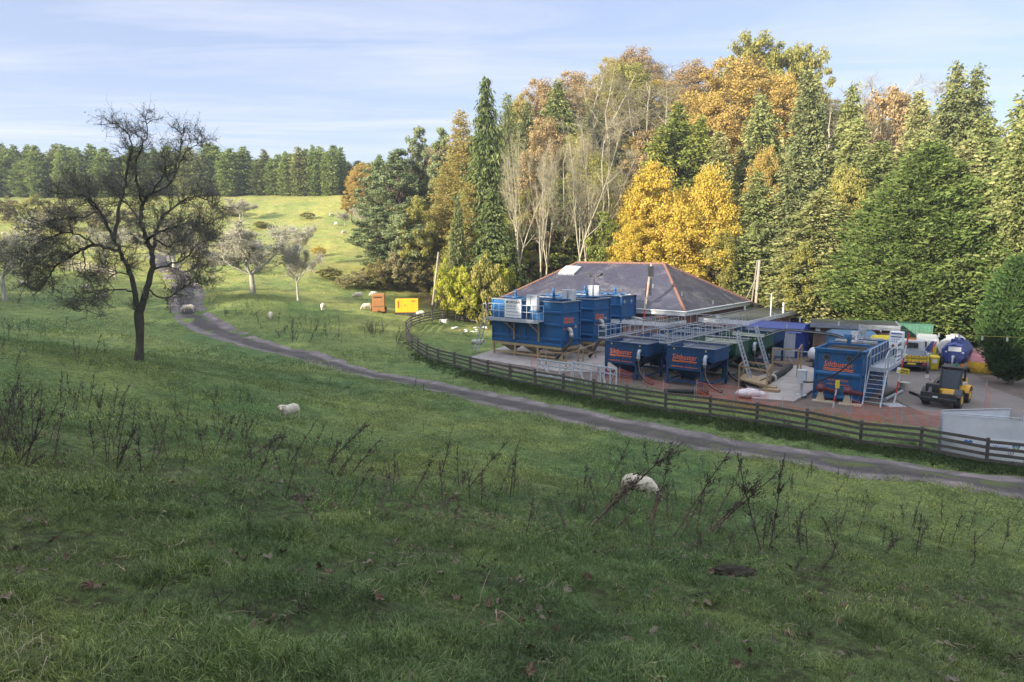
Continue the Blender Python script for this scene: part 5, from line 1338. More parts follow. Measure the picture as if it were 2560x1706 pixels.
netting(gp([(850, 416), (880, 422), (905, 425), (925, 426.5), (943, 427)]), 1.0, 'orange net running in front of the loader to the white hoarding', .2)
netting(gp([(531, 371), (538, 372.5)]), 1.35, 'small upright orange net hung below the contractor sign tank', .05)
netting(gp([(984, 409.5), (989, 411)]), 1.5, 'small orange net tied in a point beside the drive', .9)

# leaning galvanised frames
for k, (a, c, lab) in enumerate((((537, 377), (571, 383), 'left leaning galvanised frame with a cross brace by the fence'), ((573, 381), (600, 386), 'middle leaning galvanised frame by the fence'), ((598, 385), (616, 389), 'short right galvanised frame by the fence'))):
    p0, p1 = on_ground(*a), on_ground(*c); t = empty('galvanised_frame', p0, 0, lab, 'frame', 'leaning galvanised frames'); d = p1 - p0; up = Vector((.05, .25, 1.25)); b = MB()
    for i in range(4): f = i / 3; b.bar(d * f, d * f + up, .09)
    b.bar(up, d + up, .11); b.bar(up * .15, d + up * .15, .08); b.bar(up * .72, d + up * .72, .08); b.bar(up, d * .5, .06); b.bar(d * .5, d + up, .06)
    b.build('frame', M['galvw'], t)

# ------------------------------------------------------------------ white hoarding panels on mesh fencing
sheetm = pm('white_banner_sheet', (.68, .70, .75), .55, col2=(.58, .60, .66), scale=1.3, bump=.25, bscale=5, dirt=(.40, .40, .40), dirt_amt=.3)
whitem = pm('white_banner_print', (.80, .81, .83), .5, col2=(.74, .75, .78), scale=2)
logob = pm('water_logo_blue', (.03, .22, .62), .5); logog = pm('water_logo_green', (.22, .45, .05), .5)
def hoarding(p0, p1, h, label, prt=True, words=()):
    t = empty('hoarding_panel', p0, math.atan2((p1 - p0).y, (p1 - p0).x), label, 'hoarding', 'white sheeted hoarding panels'); L_ = (p1 - p0).length
    b = MB(); n_ = 14; vs = []; fs = []
    for i in range(n_ + 1):
        for j in range(7):
            x = .06 + (L_ - .12) * i / n_; z = .06 + (h - .14) * j / 6; vs.append((x, .03 + .02 * math.sin(i * 1.7 + j * .6) * (1 if 0 < j < 6 else .2), z))
    for i in range(n_):
        for j in range(6): k = i * 7 + j; fs.append((k, k + 7, k + 8, k + 1))
    m_ = len(vs); vs += [(x, y + .012, z) for x, y, z in vs]; fs += [tuple(reversed([q + m_ for q in f])) for f in fs]
    b.add(vs, fs); sh = b.build('sheet', sheetm, t, True)
    if prt:
        b = MB(); b.box(.08, -.012, .1, L_ - .08, -.006, h * .52); pr = b.build('printed_band', whitem, sh)
        for (txt, x, z, sz) in words: text_on(pr, txt, sz, (x, -.018, z), (1, 0, 0), logob if txt != 'EN7' and txt != '157' else M['ink'], bold=.001)
        for x in (L_ * .30, L_ * .80):
            b = MB(); z = h * .40
            b.prism([(x - .17, -.02, z + .02), (x - .10, -.02, z - .10), (x - .02, -.02, z - .02), (x + .02, -.02, z - .02), (x + .10, -.02, z - .10), (x + .17, -.02, z + .02), (x + .08, -.02, z + .10), (x, -.02, z + .03), (x - .08, -.02, z + .10)], (0, .006, 0)); b.build('logo_wave', logob, pr)
            b = MB(); b.prism([(x - .14, -.026, z - .06), (x - .08, -.026, z - .16), (x, -.026, z - .09), (x + .08, -.026, z - .16), (x + .14, -.026, z - .06), (x + .06, -.026, z - .1), (x, -.026, z - .03), (x - .06, -.026, z - .1)], (0, .006, 0)); b.build('logo_leaf', logog, pr)
    b = MB(); r = .022
    b.tube([(0, 0, 0), (0, 0, h - .15), (.04, 0, h - .04), (.15, 0, h), (L_ - .15, 0, h), (L_ - .04, 0, h - .04), (L_, 0, h - .15), (L_, 0, 0)], r, 8); b.tube([(0, 0, .06), (L_, 0, .06)], r * .8, 6)
    b.build('tube_frame', M['galvw'], t, True)
    b = MB(); b.box(-.25, -.12, 0, .25, .12, .14); b.build('foot_block', M['rubber'], t)
    return t
hA0 = yp(939, 455); hA0.z = H(hA0.x, hA0.y); dr = Vector((.93, -.36, 0)).normalized(); hA1 = hA0 + dr * 3.5
HH = 2.0
hoarding(hA0, hA1, HH, 'nearest white hoarding panel with blue water lettering, its left edge at the net', True, (('Water', .15, .70, .2), ('Welsh Water', 1.35, .62, .2), ('157', 2.5, .38, .16)))
hA2 = hA1 + dr * .08; hoarding(hA2, hA2 + dr * 3.5, HH, 'white hoarding panel at the right edge of the view behind the fence', True, (('Welsh Water', .5, .68, .2), ('157', .25, .38, .16)))
dq = Vector((.80, .02, 0)).normalized(); hB0 = hA0 + Vector((.1, .25, 0)); hB1 = Vector(at_y(1012, 425, hB0.y + .6)); hB1.z = hB0.z
hoarding(hB0, hB0 + Vector((3.4, .35, 0)), HH + .05, 'white hoarding panel angled behind the nearest one', False)
hoarding(hB0 + Vector((3.75, .2, 0)), hB0 + Vector((7.0, -1.4, 0)), HH, 'white hoarding panel at the far right beyond a gap', False)

# debris heap and pipes in the loop of the fence
PINK = pm('pink_sheet', (.5, .26, .24), .6)
for i in range(12):
    a = 488 - random.uniform(0, 38) ; c = 331 + random.uniform(-3.5, 2.5); q = on_ground(a, c)
    b = MB(); b.ball((0, 0, .14), .24, 8, 6, (1.2, .8, .6)); b.ball((.3, .1, .1), .18, 8, 5, (1, .9, .6))
    m_ = random.choice([M['tyvek'], M['tyvek'], M['tyvek'], M['steelblue'], PINK, M['pipe']])
    o = b.build('rubbish_bag', m_, None, True, loc=q, rz=random.random() * 6); o.scale = (random.uniform(.5, 1.1), random.uniform(.5, 1.0), random.uniform(.4, .9)); tag(o, 'crumpled bag in the rubbish heap inside the curved fence', 'rubbish bag', 'rubbish heap inside the curved fence')
for k, (a, c, dx, lab) in enumerate((((472), 344, 2.2, 'grey wrapped pipe end lying left of the leaning ladder'), (440, 324, 1.6, 'short grey pipe lying in the curve of the fence'))):
    q = on_ground(a, c); b = MB(); b.tube([(0, 0, .25), (dx * .5, -.3, .25)], [.2, .24], 12); b.ring((dx * .5, -.3, .25), (1, -.5, 0), .24, .06, 14, 6); o = b.build('pipe_offcut', M['pipe'], None, True, loc=q); tag(o, lab, 'pipe', 'loose pipe ends')
q = on_ground(683, 394); b = MB(); b.tube([(-1.2, 0, .2), (1.0, -.3, .2)], .15, 10); b.ring((1.0, -.3, .2), (1, -.1, 0), .17, .05, 12, 6); b.tube([(1.0, -.3, .2), (1.5, -.4, .2)], .2, 12); tag(b.build('coupled_hose', M['hose'], None, True, loc=q), 'coupled black hose end lying below the right front low tank', 'hose')
q = on_ground(748, 398); b = MB(); b.ball((0, 0, .3), .5, 12, 8, (1.6, .8, .6)); b.ball((.7, .1, .22), .35, 10, 6, (1.3, .8, .6)); tag(b.build('plastic_wrap', M['tyvek'], None, True, loc=q), 'crumpled white plastic wrapping behind the bunched orange net', 'wrapping')
# ------------------------------------------------------------------ foliage materials
def LM(name, a, b_, c, trans=.30, ps=.5, isl=.55): return leafmat(name, [(.22, a), (.5, b_), (.78, c)], trans, ps, isl)
LF = {
 'cypress': LM('cypress_spray', (0.114, 0.169, 0.047), (0.194, 0.260, 0.072), (0.315, 0.364, 0.111), .25),
 'lawson': LM('lawson_spray', (0.118, 0.155, 0.050), (0.202, 0.235, 0.080), (0.336, 0.335, 0.130), .22),
 'bluegreen': LM('bluegreen_needles', (0.095, 0.122, 0.050), (0.164, 0.190, 0.078), (0.276, 0.275, 0.114), .18),
 'pine': LM('pine_needles', (0.108, 0.145, 0.065), (0.190, 0.231, 0.108), (0.316, 0.347, 0.168), .18),
 'spruce': LM('spruce_needles', (0.066, 0.096, 0.034), (0.126, 0.162, 0.054), (0.216, 0.240, 0.090), .15),
 'larch': LM('larch_needles', (.26, .24, .07), (.38, .32, .095), (.50, .38, .13), .35),
 'yellow': LM('yellow_leaves', (0.36, 0.3, 0.045), (0.54, 0.41, 0.065), (0.64, 0.45, 0.1), .35),
 'orange': LM('orange_leaves', (0.3, 0.23, 0.06), (0.44, 0.32, 0.085), (0.54, 0.38, 0.13), .35),
 'brown': LM('russet_leaves', (0.28, 0.2, 0.1), (0.4, 0.29, 0.14), (0.5, 0.37, 0.19), .3),
 'olive': LM('olive_leaves', (0.17, 0.18, 0.045), (0.3, 0.29, 0.075), (0.44, 0.38, 0.12), .35),
 'ygreen': LM('yellow_green_leaves', (.22, .26, .035), (.38, .40, .055), (.52, .48, .08), .38),
 'green': LM('green_leaves', (0.108, 0.145, 0.034), (0.199, 0.233, 0.054), (0.347, 0.340, 0.084), .25),
 'bigcon': LM('frond_needles', (0.058, 0.095, 0.024), (0.103, 0.148, 0.038), (0.187, 0.223, 0.068), .2),
 'yew': LM('yew_needles', (0.028, 0.058, 0.019), (0.051, 0.091, 0.028), (0.084, 0.135, 0.042), .1),
 'russetcon': LM('bronzed_conifer', (0.16, 0.18, 0.06), (0.26, 0.27, 0.1), (0.4, 0.36, 0.17), .22),
 'scrub': LM('dry_scrub', (.18, .17, .08), (.28, .25, .12), (.38, .33, .17), .25),
 'bramble': LM('bramble_leaves', (.11, .11, .04), (.19, .17, .06), (.30, .23, .10), .25),
}
BK = {
 'dark': pm('dark_bark', (.075, .062, .05), .9, col2=(.04, .034, .028), scale=5, bump=.5, bscale=22, dirt=(.11, .12, .08), dirt_amt=.5),
 'pale': pm('pale_bark', (.40, .36, .26), .85, col2=(.27, .24, .17), scale=3, bump=.3),
 'brown': pm('brown_bark', (.12, .085, .06), .9, col2=(.07, .05, .035), scale=4, bump=.4),
 'grey': pm('lichen_grey_bark', (.38, .37, .30), .9, col2=(.24, .23, .18), scale=7, bump=.3),
 'twig': pm('pale_twigs', (.36, .32, .20), .9, col2=(.26, .23, .14), scale=3),
 'lich': pm('lichen_twigs', (.56, .53, .43), .9, col2=(.38, .36, .28), scale=5),
 'fgtwig': pm('dark_lichened_twigs', (.26, .245, .19), .9, col2=(.12, .11, .09), scale=7),
}

def quads(c, u, v):
    """c centres, u,v half vectors -> verts, faces"""
    n_ = len(c)
    P = np.stack([c - u - v, c + u - v, c + u * .55 + v, c - u * .55 + v], 1).reshape(-1, 3)
    f = np.arange(n_ * 4).reshape(-1, 4)
    return P, f
def rvec(rg, n_):
    a = rg.normal(size=(n_, 3)); return a / np.linalg.norm(a, axis=1)[:, None]
def norm(a): return a / (np.linalg.norm(a, axis=-1, keepdims=True) + 1e-9)

class Limbs:
    """many tapered tubes in one mesh, cheap"""
    def __init__(s): s.V = []; s.F = []; s.n = 0
    def add(s, pts, rads, k=5):
        pts = np.asarray(pts, float); m_ = len(pts)
        d = np.gradient(pts, axis=0); d = norm(d)
        ref = np.array([0., 0, 1]) if abs(d[0, 2]) < .9 else np.array([1., 0, 0])
        a = norm(np.cross(d, ref)); b = np.cross(d, a)
        t = np.arange(k) * 2 * PI / k
        r = np.asarray(rads, float)[:, None, None]
        ring = pts[:, None] + r * (np.cos(t)[None, :, None] * a[:, None] + np.sin(t)[None, :, None] * b[:, None])
        s.V.append(ring.reshape(-1, 3))
        i, j = np.meshgrid(np.arange(m_ - 1), np.arange(k), indexing='ij'); j2 = (j + 1) % k
        s.F.append(np.c_[(i * k + j).ravel(), (i * k + j2).ravel(), ((i + 1) * k + j2).ravel(), ((i + 1) * k + j).ravel()] + s.n)
        s.n += m_ * k
    def mesh(s, name, mat): return np_mesh(name, np.vstack(s.V), np.vstack(s.F), mat, True)

def wander(rg, p, d, L, n_, curl=.25, up=.0, down=0.0):
    pts = [np.array(p, float)]; d = np.array(d, float); d /= np.linalg.norm(d)
    for i in range(n_):
        d = d + rg.normal(size=3) * curl + np.array([0, 0, up - down * i / n_]); d /= np.linalg.norm(d)
        pts.append(pts[-1] + d * L / n_)
    return np.array(pts)

# ---- unit meshes (true metres at the size they are mostly used) ----
def broad(seed, h=14, w=10, nl=9000, leaf=.30, base=.12, clumps=110, open_=.2, bark='brown', loose=1.0):
    rg = np.random.default_rng(seed)
    lb = Limbs(); tp_ = np.array([rg.normal() * .4, rg.normal() * .4, h * .55])
    tr = np.array([[0, 0, -.5], [.1, 0, h * .15], tp_ * .6 + [0, 0, 0], tp_])
    lb.add(tr, [h * .02, h * .016, h * .011, h * .006], 8)
    # clump centres
    C = []; zc = h * (base + (1 - base) * .52); hh = h * (1 - base) * .5
    while len(C) < clumps:
        p = rg.uniform(-1, 1, 3); r = np.linalg.norm(p)
        if r > 1 or r < .45: continue
        ang = math.atan2(p[1], p[0]); lob = 1 + .18 * math.sin(ang * 2 + seed) + .12 * math.sin(ang * 5 + seed * 2 + p[2] * 4)
        wz = 1.0 if p[2] < .1 else 1 - .35 * (p[2] - .1)
        C.append([p[0] * w / 2 * .86 * lob * wz, p[1] * w / 2 * .86 * lob * wz, zc + p[2] * hh * .9])
    C = np.array(C)
    for c in C[::2]:
        st_ = tr[1] * .4 + tp_ * rg.uniform(.3, .9); mid = (st_ + c) / 2 + rg.normal(size=3) * .5 + [0, 0, -.3]
        lb.add(np.array([st_, mid, c]), [h * .006, h * .0035, h * .001], 4)
    k = nl // clumps; cr = w * .085 * loose
    ci = np.repeat(np.arange(clumps), k); csz = rg.uniform(.65, 1.45, clumps)[ci][:, None]
    off = rvec(rg, len(ci)) * (rg.random((len(ci), 1)) ** .45) * csz * np.array([cr, cr, cr * .62])
    c = C[ci] + off
    nrm_ = norm(norm(off) * .8 + rvec(rg, len(ci)) * .8 + np.array([0, 0, .5]))
    u = norm(np.cross(nrm_, rvec(rg, len(ci)))); v = np.cross(nrm_, u)
    sz = leaf * rg.uniform(.5, 1.1, (len(ci), 1)) / 2
    V, Fc = quads(c, u * sz, v * sz)
    return ('broad', np_mesh('crown', V, Fc, LF['green']), lb.mesh('trunk', BK[bark]), h, w)

def conifer(seed, h=18, w=7, prof='cone', levels=34, nb=9, spray=.55, droop=.25, leaf=(.42, .16), bark='brown', dens=1.0, irregular=.25, base=.06, tiers=0.0, hang=0.0, tops=1, jit=.16):
    rg = np.random.default_rng(seed); lb = Limbs(); CC = []; UU = []; VV = []
    topoff = [(0, 0, 1.0)] + [(rg.uniform(-.16, .16) * w, rg.uniform(-.16, .16) * w, rg.uniform(.82, .97)) for _ in range(tops - 1)]
    for (ox, oy, hs) in topoff:
        H_ = h * hs
        lb.add(np.array([[ox * .2, oy * .2, -.5], [ox * .6, oy * .6, H_ * .4], [ox, oy, H_ * .97]]), [h * .018, h * .010, .02], 7)
        for li in range(levels):
            t = base + (1 - base) * (li + rg.uniform(-.3, .3)) / levels; t = min(max(t, base), .995)
            if prof == 'cone': rad = (1 - t) ** .85
            elif prof == 'col': rad = min(1, ((1 - t) * 2.6) ** .65) * (.75 + .25 * math.sin(t * 3.0 + .4))
            elif prof == 'broadcone': rad = min(1, ((1 - t) * 1.35) ** .75) * min(1, .55 + t * 2.2)
            elif prof == 'pine': rad = math.sin(min(1, (1 - t) * 1.25 + .10) * PI * .62) * (.55 + .5 * rg.random())
            elif prof == 'yew': rad = min(1, ((1 - t) * 1.7) ** .6) * min(1, .5 + t * 1.9) * .86
            rad = rad * w / 2 * (1 if len(topoff) == 1 else .72) + .12
            nbr = max(4, int(nb * (.45 + .55 * rad / (w / 2)) * dens)); a0 = rg.uniform(0, 6.28)
            for bi in range(nbr):
                a = a0 + bi * 2 * PI / nbr + rg.normal() * .25
                L_ = rad * (1 + irregular * rg.normal() * .7); L_ = max(.15, L_)
                z = H_ * t + rg.normal() * h / levels * .5
                d = np.array([math.cos(a), math.sin(a), 0])
                m_ = max(2, int(L_ / spray * 1.7))
                s_ = np.linspace(.30 if L_ > 1 else .1, 1.0, m_)
                cz = z + (.25 * L_) * s_ * (1 - droop * 2.4 * s_) - (tiers * s_ ** 2 * L_ * .3)
                P = np.array([ox, oy, 0])[None] + d[None] * (L_ * s_)[:, None]; P[:, 2] = cz
                if L_ > .8 and bi % 2 == 0: lb.add(np.array([[ox, oy, z], P[m_ // 2], P[-1]]), [.05, .03, .008], 3)
                for q in range(5):
                    jt = rg.normal(size=(m_, 3)) * np.array([jit * 1.3, jit * 1.3, jit * .7]) * (1 + .5 * L_ / 3)
                    side = np.cross(d, [0, 0, 1.0]); k = (q - 2) * .6
                    dirn = norm(d[None] * .8 + side[None] * k * .7 + np.array([0, 0, .12 - droop - hang * 2.0])[None] + rg.normal(size=(m_, 3)) * .25)
                    sz = rg.uniform(.6, 1.25, (m_, 1))
                    CC.append(P + jt + side[None] * k * .22); UU.append(norm(np.cross(dirn, rvec(rg, m_) * 1.1 + np.array([0, 0, .45]))) * leaf[1] * sz); VV.append(dirn * leaf[0] * sz * .6)
    V, Fc = quads(np.vstack(CC), np.vstack(UU), np.vstack(VV))
    return ('con', np_mesh('crown', V, Fc, LF['cypress']), lb.mesh('trunk', BK[bark]), h, w)

def bare(seed, h=13, w=8, stems=3, twigs=3600, bark='pale', tmat='twig', fork=.22, angle=.32, limb=.75, nl_=4, tw_len=.8, tw_r=.0065, tr_r=.016, leaves=0, leafsize=.12, lmat='scrub', curl=.09, kids=(8, 6)):
    """leafless tree: short trunk, ascending limbs, forking branches, fine twigs"""
    rg = np.random.default_rng(seed); lb = Limbs(); tw = Limbs(); ends = []
    def grow(p, d, L, r, lev):
        n_ = 7; pts = wander(rg, p, d, L, n_, curl + .05 * lev, up=.10 if lev else .07); rad = np.linspace(r, r * .12, n_ + 1)
        (lb if lev < 2 else tw).add(pts, rad, 6 if lev < 2 else 3); ends.append(pts[2:] if lev < 2 else pts)
        if lev >= 2: return
        for i in range(kids[lev]):
            f = rg.uniform(.22, .95); k = max(1, int(f * n_)); dd = norm(pts[k] - pts[k - 1]); o = rvec(rg, 1)[0]; o -= dd * o.dot(dd); o = norm(o)
            grow(pts[k], dd * .85 + o * (.55 + angle * .6) + np.array([0, 0, .12]), L * (1.1 - f * .7) * rg.uniform(.30, .48), max(rad[k] * .55, .012), lev + 1)
    for st in range(stems):
        base_ = np.array([rg.normal() * .18, rg.normal() * .18, -.4]) * (1 if stems > 1 else .3); a0 = rg.uniform(0, 6.28)
        d0 = np.array([math.cos(a0) * .12, math.sin(a0) * .12, 1.0]) if stems > 1 else np.array([rg.normal() * .05, rg.normal() * .05, 1.0])
        tr = wander(rg, base_, d0, h * fork + .4, 4, .04); lb.add(tr, np.linspace(h * tr_r * 1.2, h * tr_r * .85, 5), 8)
        if bark == 'pale': nn_ = 3
        else: nn_ = nl_
        for q in range(nn_):
            a = a0 + q * 2 * PI / nn_ + rg.normal() * .3; an = angle * rg.uniform(.6, 1.3) * (0.45 if (q == 0 and bark == 'pale') else 1)
            grow(tr[-1], np.array([math.cos(a) * math.sin(an), math.sin(a) * math.sin(an), math.cos(an)]), h * limb * rg.uniform(.75, 1.0), h * tr_r * .62, 0)
    for i in range(twigs):
        e = ends[rg.integers(len(ends))]; q = e[rg.integers(len(e))]; d = norm(rvec(rg, 1)[0] + np.array([0, 0, .55])); L = tw_len * rg.uniform(.4, 1.3)
        m_ = q + d * L * .5 + rg.normal(size=3) * .06 * L; tw.add(np.array([q, m_, m_ + d * L * .5 + rg.normal(size=3) * .1 * L]), [tw_r * 1.4, tw_r, tw_r * .5], 3)
    V = np.vstack(tw.V); w = (np.percentile(V[:, 0], 96) - np.percentile(V[:, 0], 4)); h2 = np.percentile(V[:, 2], 99.7)
    crown = tw.mesh('crown', BK[tmat]); lv = None
    if leaves:
        c = V[rg.integers(len(V), size=leaves)] + rg.normal(size=(leaves, 3)) * .1
        n1_ = rvec(rg, leaves); u = norm(np.cross(n1_, rvec(rg, leaves))); v = np.cross(n1_, u); s2 = leafsize * rg.uniform(.5, 1.1, (leaves, 1)) / 2
        A, B_ = quads(c, u * s2, v * s2); lv = np_mesh('leaves', A, B_, LF[lmat])
    return ('bare', crown, lb.mesh('trunk', BK[bark]), h2, w, lv)

V_ = {}
V_['broad'] = [broad(11, 14, 10, 15000, .25), broad(12, 14, 10.5, 15000, .25, clumps=90), broad(13, 15, 9, 14000, .26, clumps=100)]
V_['broadfine'] = [broad(15, 15, 12, 34000, .19, clumps=210, base=.05), broad(16, 15, 12, 34000, .19, clumps=190, base=.04)]
V_['loose'] = [broad(14, 15, 11, 9000, .28, clumps=75, base=.3, loose=.95, bark='brown')]
V_['shrub'] = [broad(21, 4, 5, 7000, .16, base=.0, clumps=80), broad(22, 3.6, 5.5, 7000, .15, base=.0, clumps=70)]
V_['cyp'] = [conifer(31, 13, 5.6, 'col', 30, 12, .5, .05, (.32, .12), tops=2, hang=.1, base=.0), conifer(32, 13, 5.8, 'col', 30, 12, .5, .05, (.32, .12), tops=3, hang=.1, base=.0), conifer(33, 13, 5.0, 'col', 30, 12, .5, .1, (.32, .12), tops=1, irregular=.35, base=.0)]
V_['law'] = [conifer(41, 18, 7.5, 'broadcone', 50, 16, .36, .16, (.26, .085), hang=.1, irregular=.3), conifer(42, 18, 8, 'broadcone', 50, 16, .36, .2, (.26, .085), tops=2, irregular=.3), conifer(43, 19, 7, 'broadcone', 50, 15, .36, .22, (.26, .08), hang=.1, irregular=.35)]
V_['pine'] = [broad(51, 16, 9, 30000, .20, clumps=190, base=.02, loose=.85), broad(52, 17, 9.5, 30000, .20, clumps=180, base=.03, loose=.85), broad(53, 17, 7, 24000, .20, clumps=140, base=.12, loose=1.0)]
V_['spruce'] = [conifer(61, 24, 8.5, 'cone', 56, 15, .36, .34, (.34, .075), hang=.5, irregular=.3, tiers=.5)]
V_['larch'] = [conifer(71, 17, 6.5, 'broadcone', 48, 13, .36, .12, (.20, .06), irregular=.35, bark='pale')]
V_['big'] = [conifer(81, 17, 15, 'broadcone', 70, 28, .42, -.02, (.32, .07), irregular=.25, dens=1.2, tiers=.35, base=.02)]
V_['yew'] = [conifer(91, 7.4, 5.2, 'yew', 46, 30, .28, -.35, (.26, .05), irregular=.12, base=.05, jit=.10)]
V_['bare'] = [bare(101, 13, 8, 2, 1500, fork=.30, tr_r=.009, tw_r=.005), bare(102, 13, 8, 1, 1400, fork=.32, angle=.30, tr_r=.010, tw_r=.005), bare(103, 13, 9, 2, 1600, fork=.22, angle=.36, tr_r=.009, tw_r=.005)]
V_['orch'] = [bare(111, 6.2, 6.5, 1, 3600, 'grey', 'lich', fork=.16, angle=.70, limb=.62, nl_=6, tw_len=.5, tw_r=.008, tr_r=.015, leaves=1400, leafsize=.09, curl=.15, kids=(8, 5)), bare(112, 6.0, 6, 1, 3400, 'grey', 'lich', fork=.18, angle=.64, limb=.62, nl_=6, tw_len=.5, tw_r=.008, tr_r=.015, leaves=1400, leafsize=.09, curl=.15, kids=(8, 5))]

TREES = []   # (label stem, object) for ordinals
def tree(kind, mat, px, top, d, wpx=None, name='tree', label=None, var=None, zoff=0.0, group=None, cat='tree', xy=None, Hm=None, Wm=None, rot=None):
    if xy is None: q = at_y(px, 300, d); x, y = q.x, q.y
    else: x, y = xy
    g = H(x, y, False) + zoff
    vs = V_[kind]; vi = random.randrange(len(vs)) if var is None else var; m_ = vs[vi]
    hh = Hm if Hm else at_y(px, top, y).z - g
    ww = Wm if Wm else wpx / F * y * 1.01
    if hh < 1.2: return None
    e = empty(name, (x, y, g), random.uniform(0, 6.28) if rot is None else rot, label, cat, group)
    e.scale = (ww / m_[4], ww / m_[4], hh / m_[3])
    c = bpy.data.objects.new('crown', m_[1]); link(c, e)
    if mat and m_[0] != 'bare':
        c.material_slots[0].link = 'OBJECT'; c.material_slots[0].material = LF[mat]
    elif mat: c.material_slots[0].link = 'OBJECT'; c.material_slots[0].material = BK[mat]
    t = bpy.data.objects.new('trunk', m_[2]); link(t, e)
    if len(m_) > 5 and m_[5]: link(bpy.data.objects.new('foliage', m_[5]), c)
    e['_px'] = float(proj((x, y, g))[0]); e['_d'] = float(y); e['_top'] = float(proj((x, y, g + hh))[1])
    TREES.append(e); return e

G1 = 'dark conifers of the hilltop shelter belt'
# shelter belt on the skyline, left
xs = np.r_[np.linspace(-6, 352, 54)]
for i, px in enumerate(xs):
    hgt_px = [144, 147, 150, 143, 152, 148, 155, 146, 150, 160, 151][i % 11] + random.uniform(-7, 9) + (4 if 200 < px < 290 else 0)
    if abs(px - 318) < 6: hgt_px = 145
    d = 172 + random.uniform(-2, 4) + (7 if i % 2 else 0)
    tree('cyp', random.choice(['cypress', 'cypress', 'cypress', 'lawson']), px, hgt_px, d, random.uniform(14, 25), 'cypress_tree', 'S', group=G1)
for px, tp_ in ((362, 160), (372, 163), (383, 155), (344, 160), (393, 158)): tree('cyp', 'cypress', px, tp_, 178, 18, 'cypress_tree', 'S', group=G1)

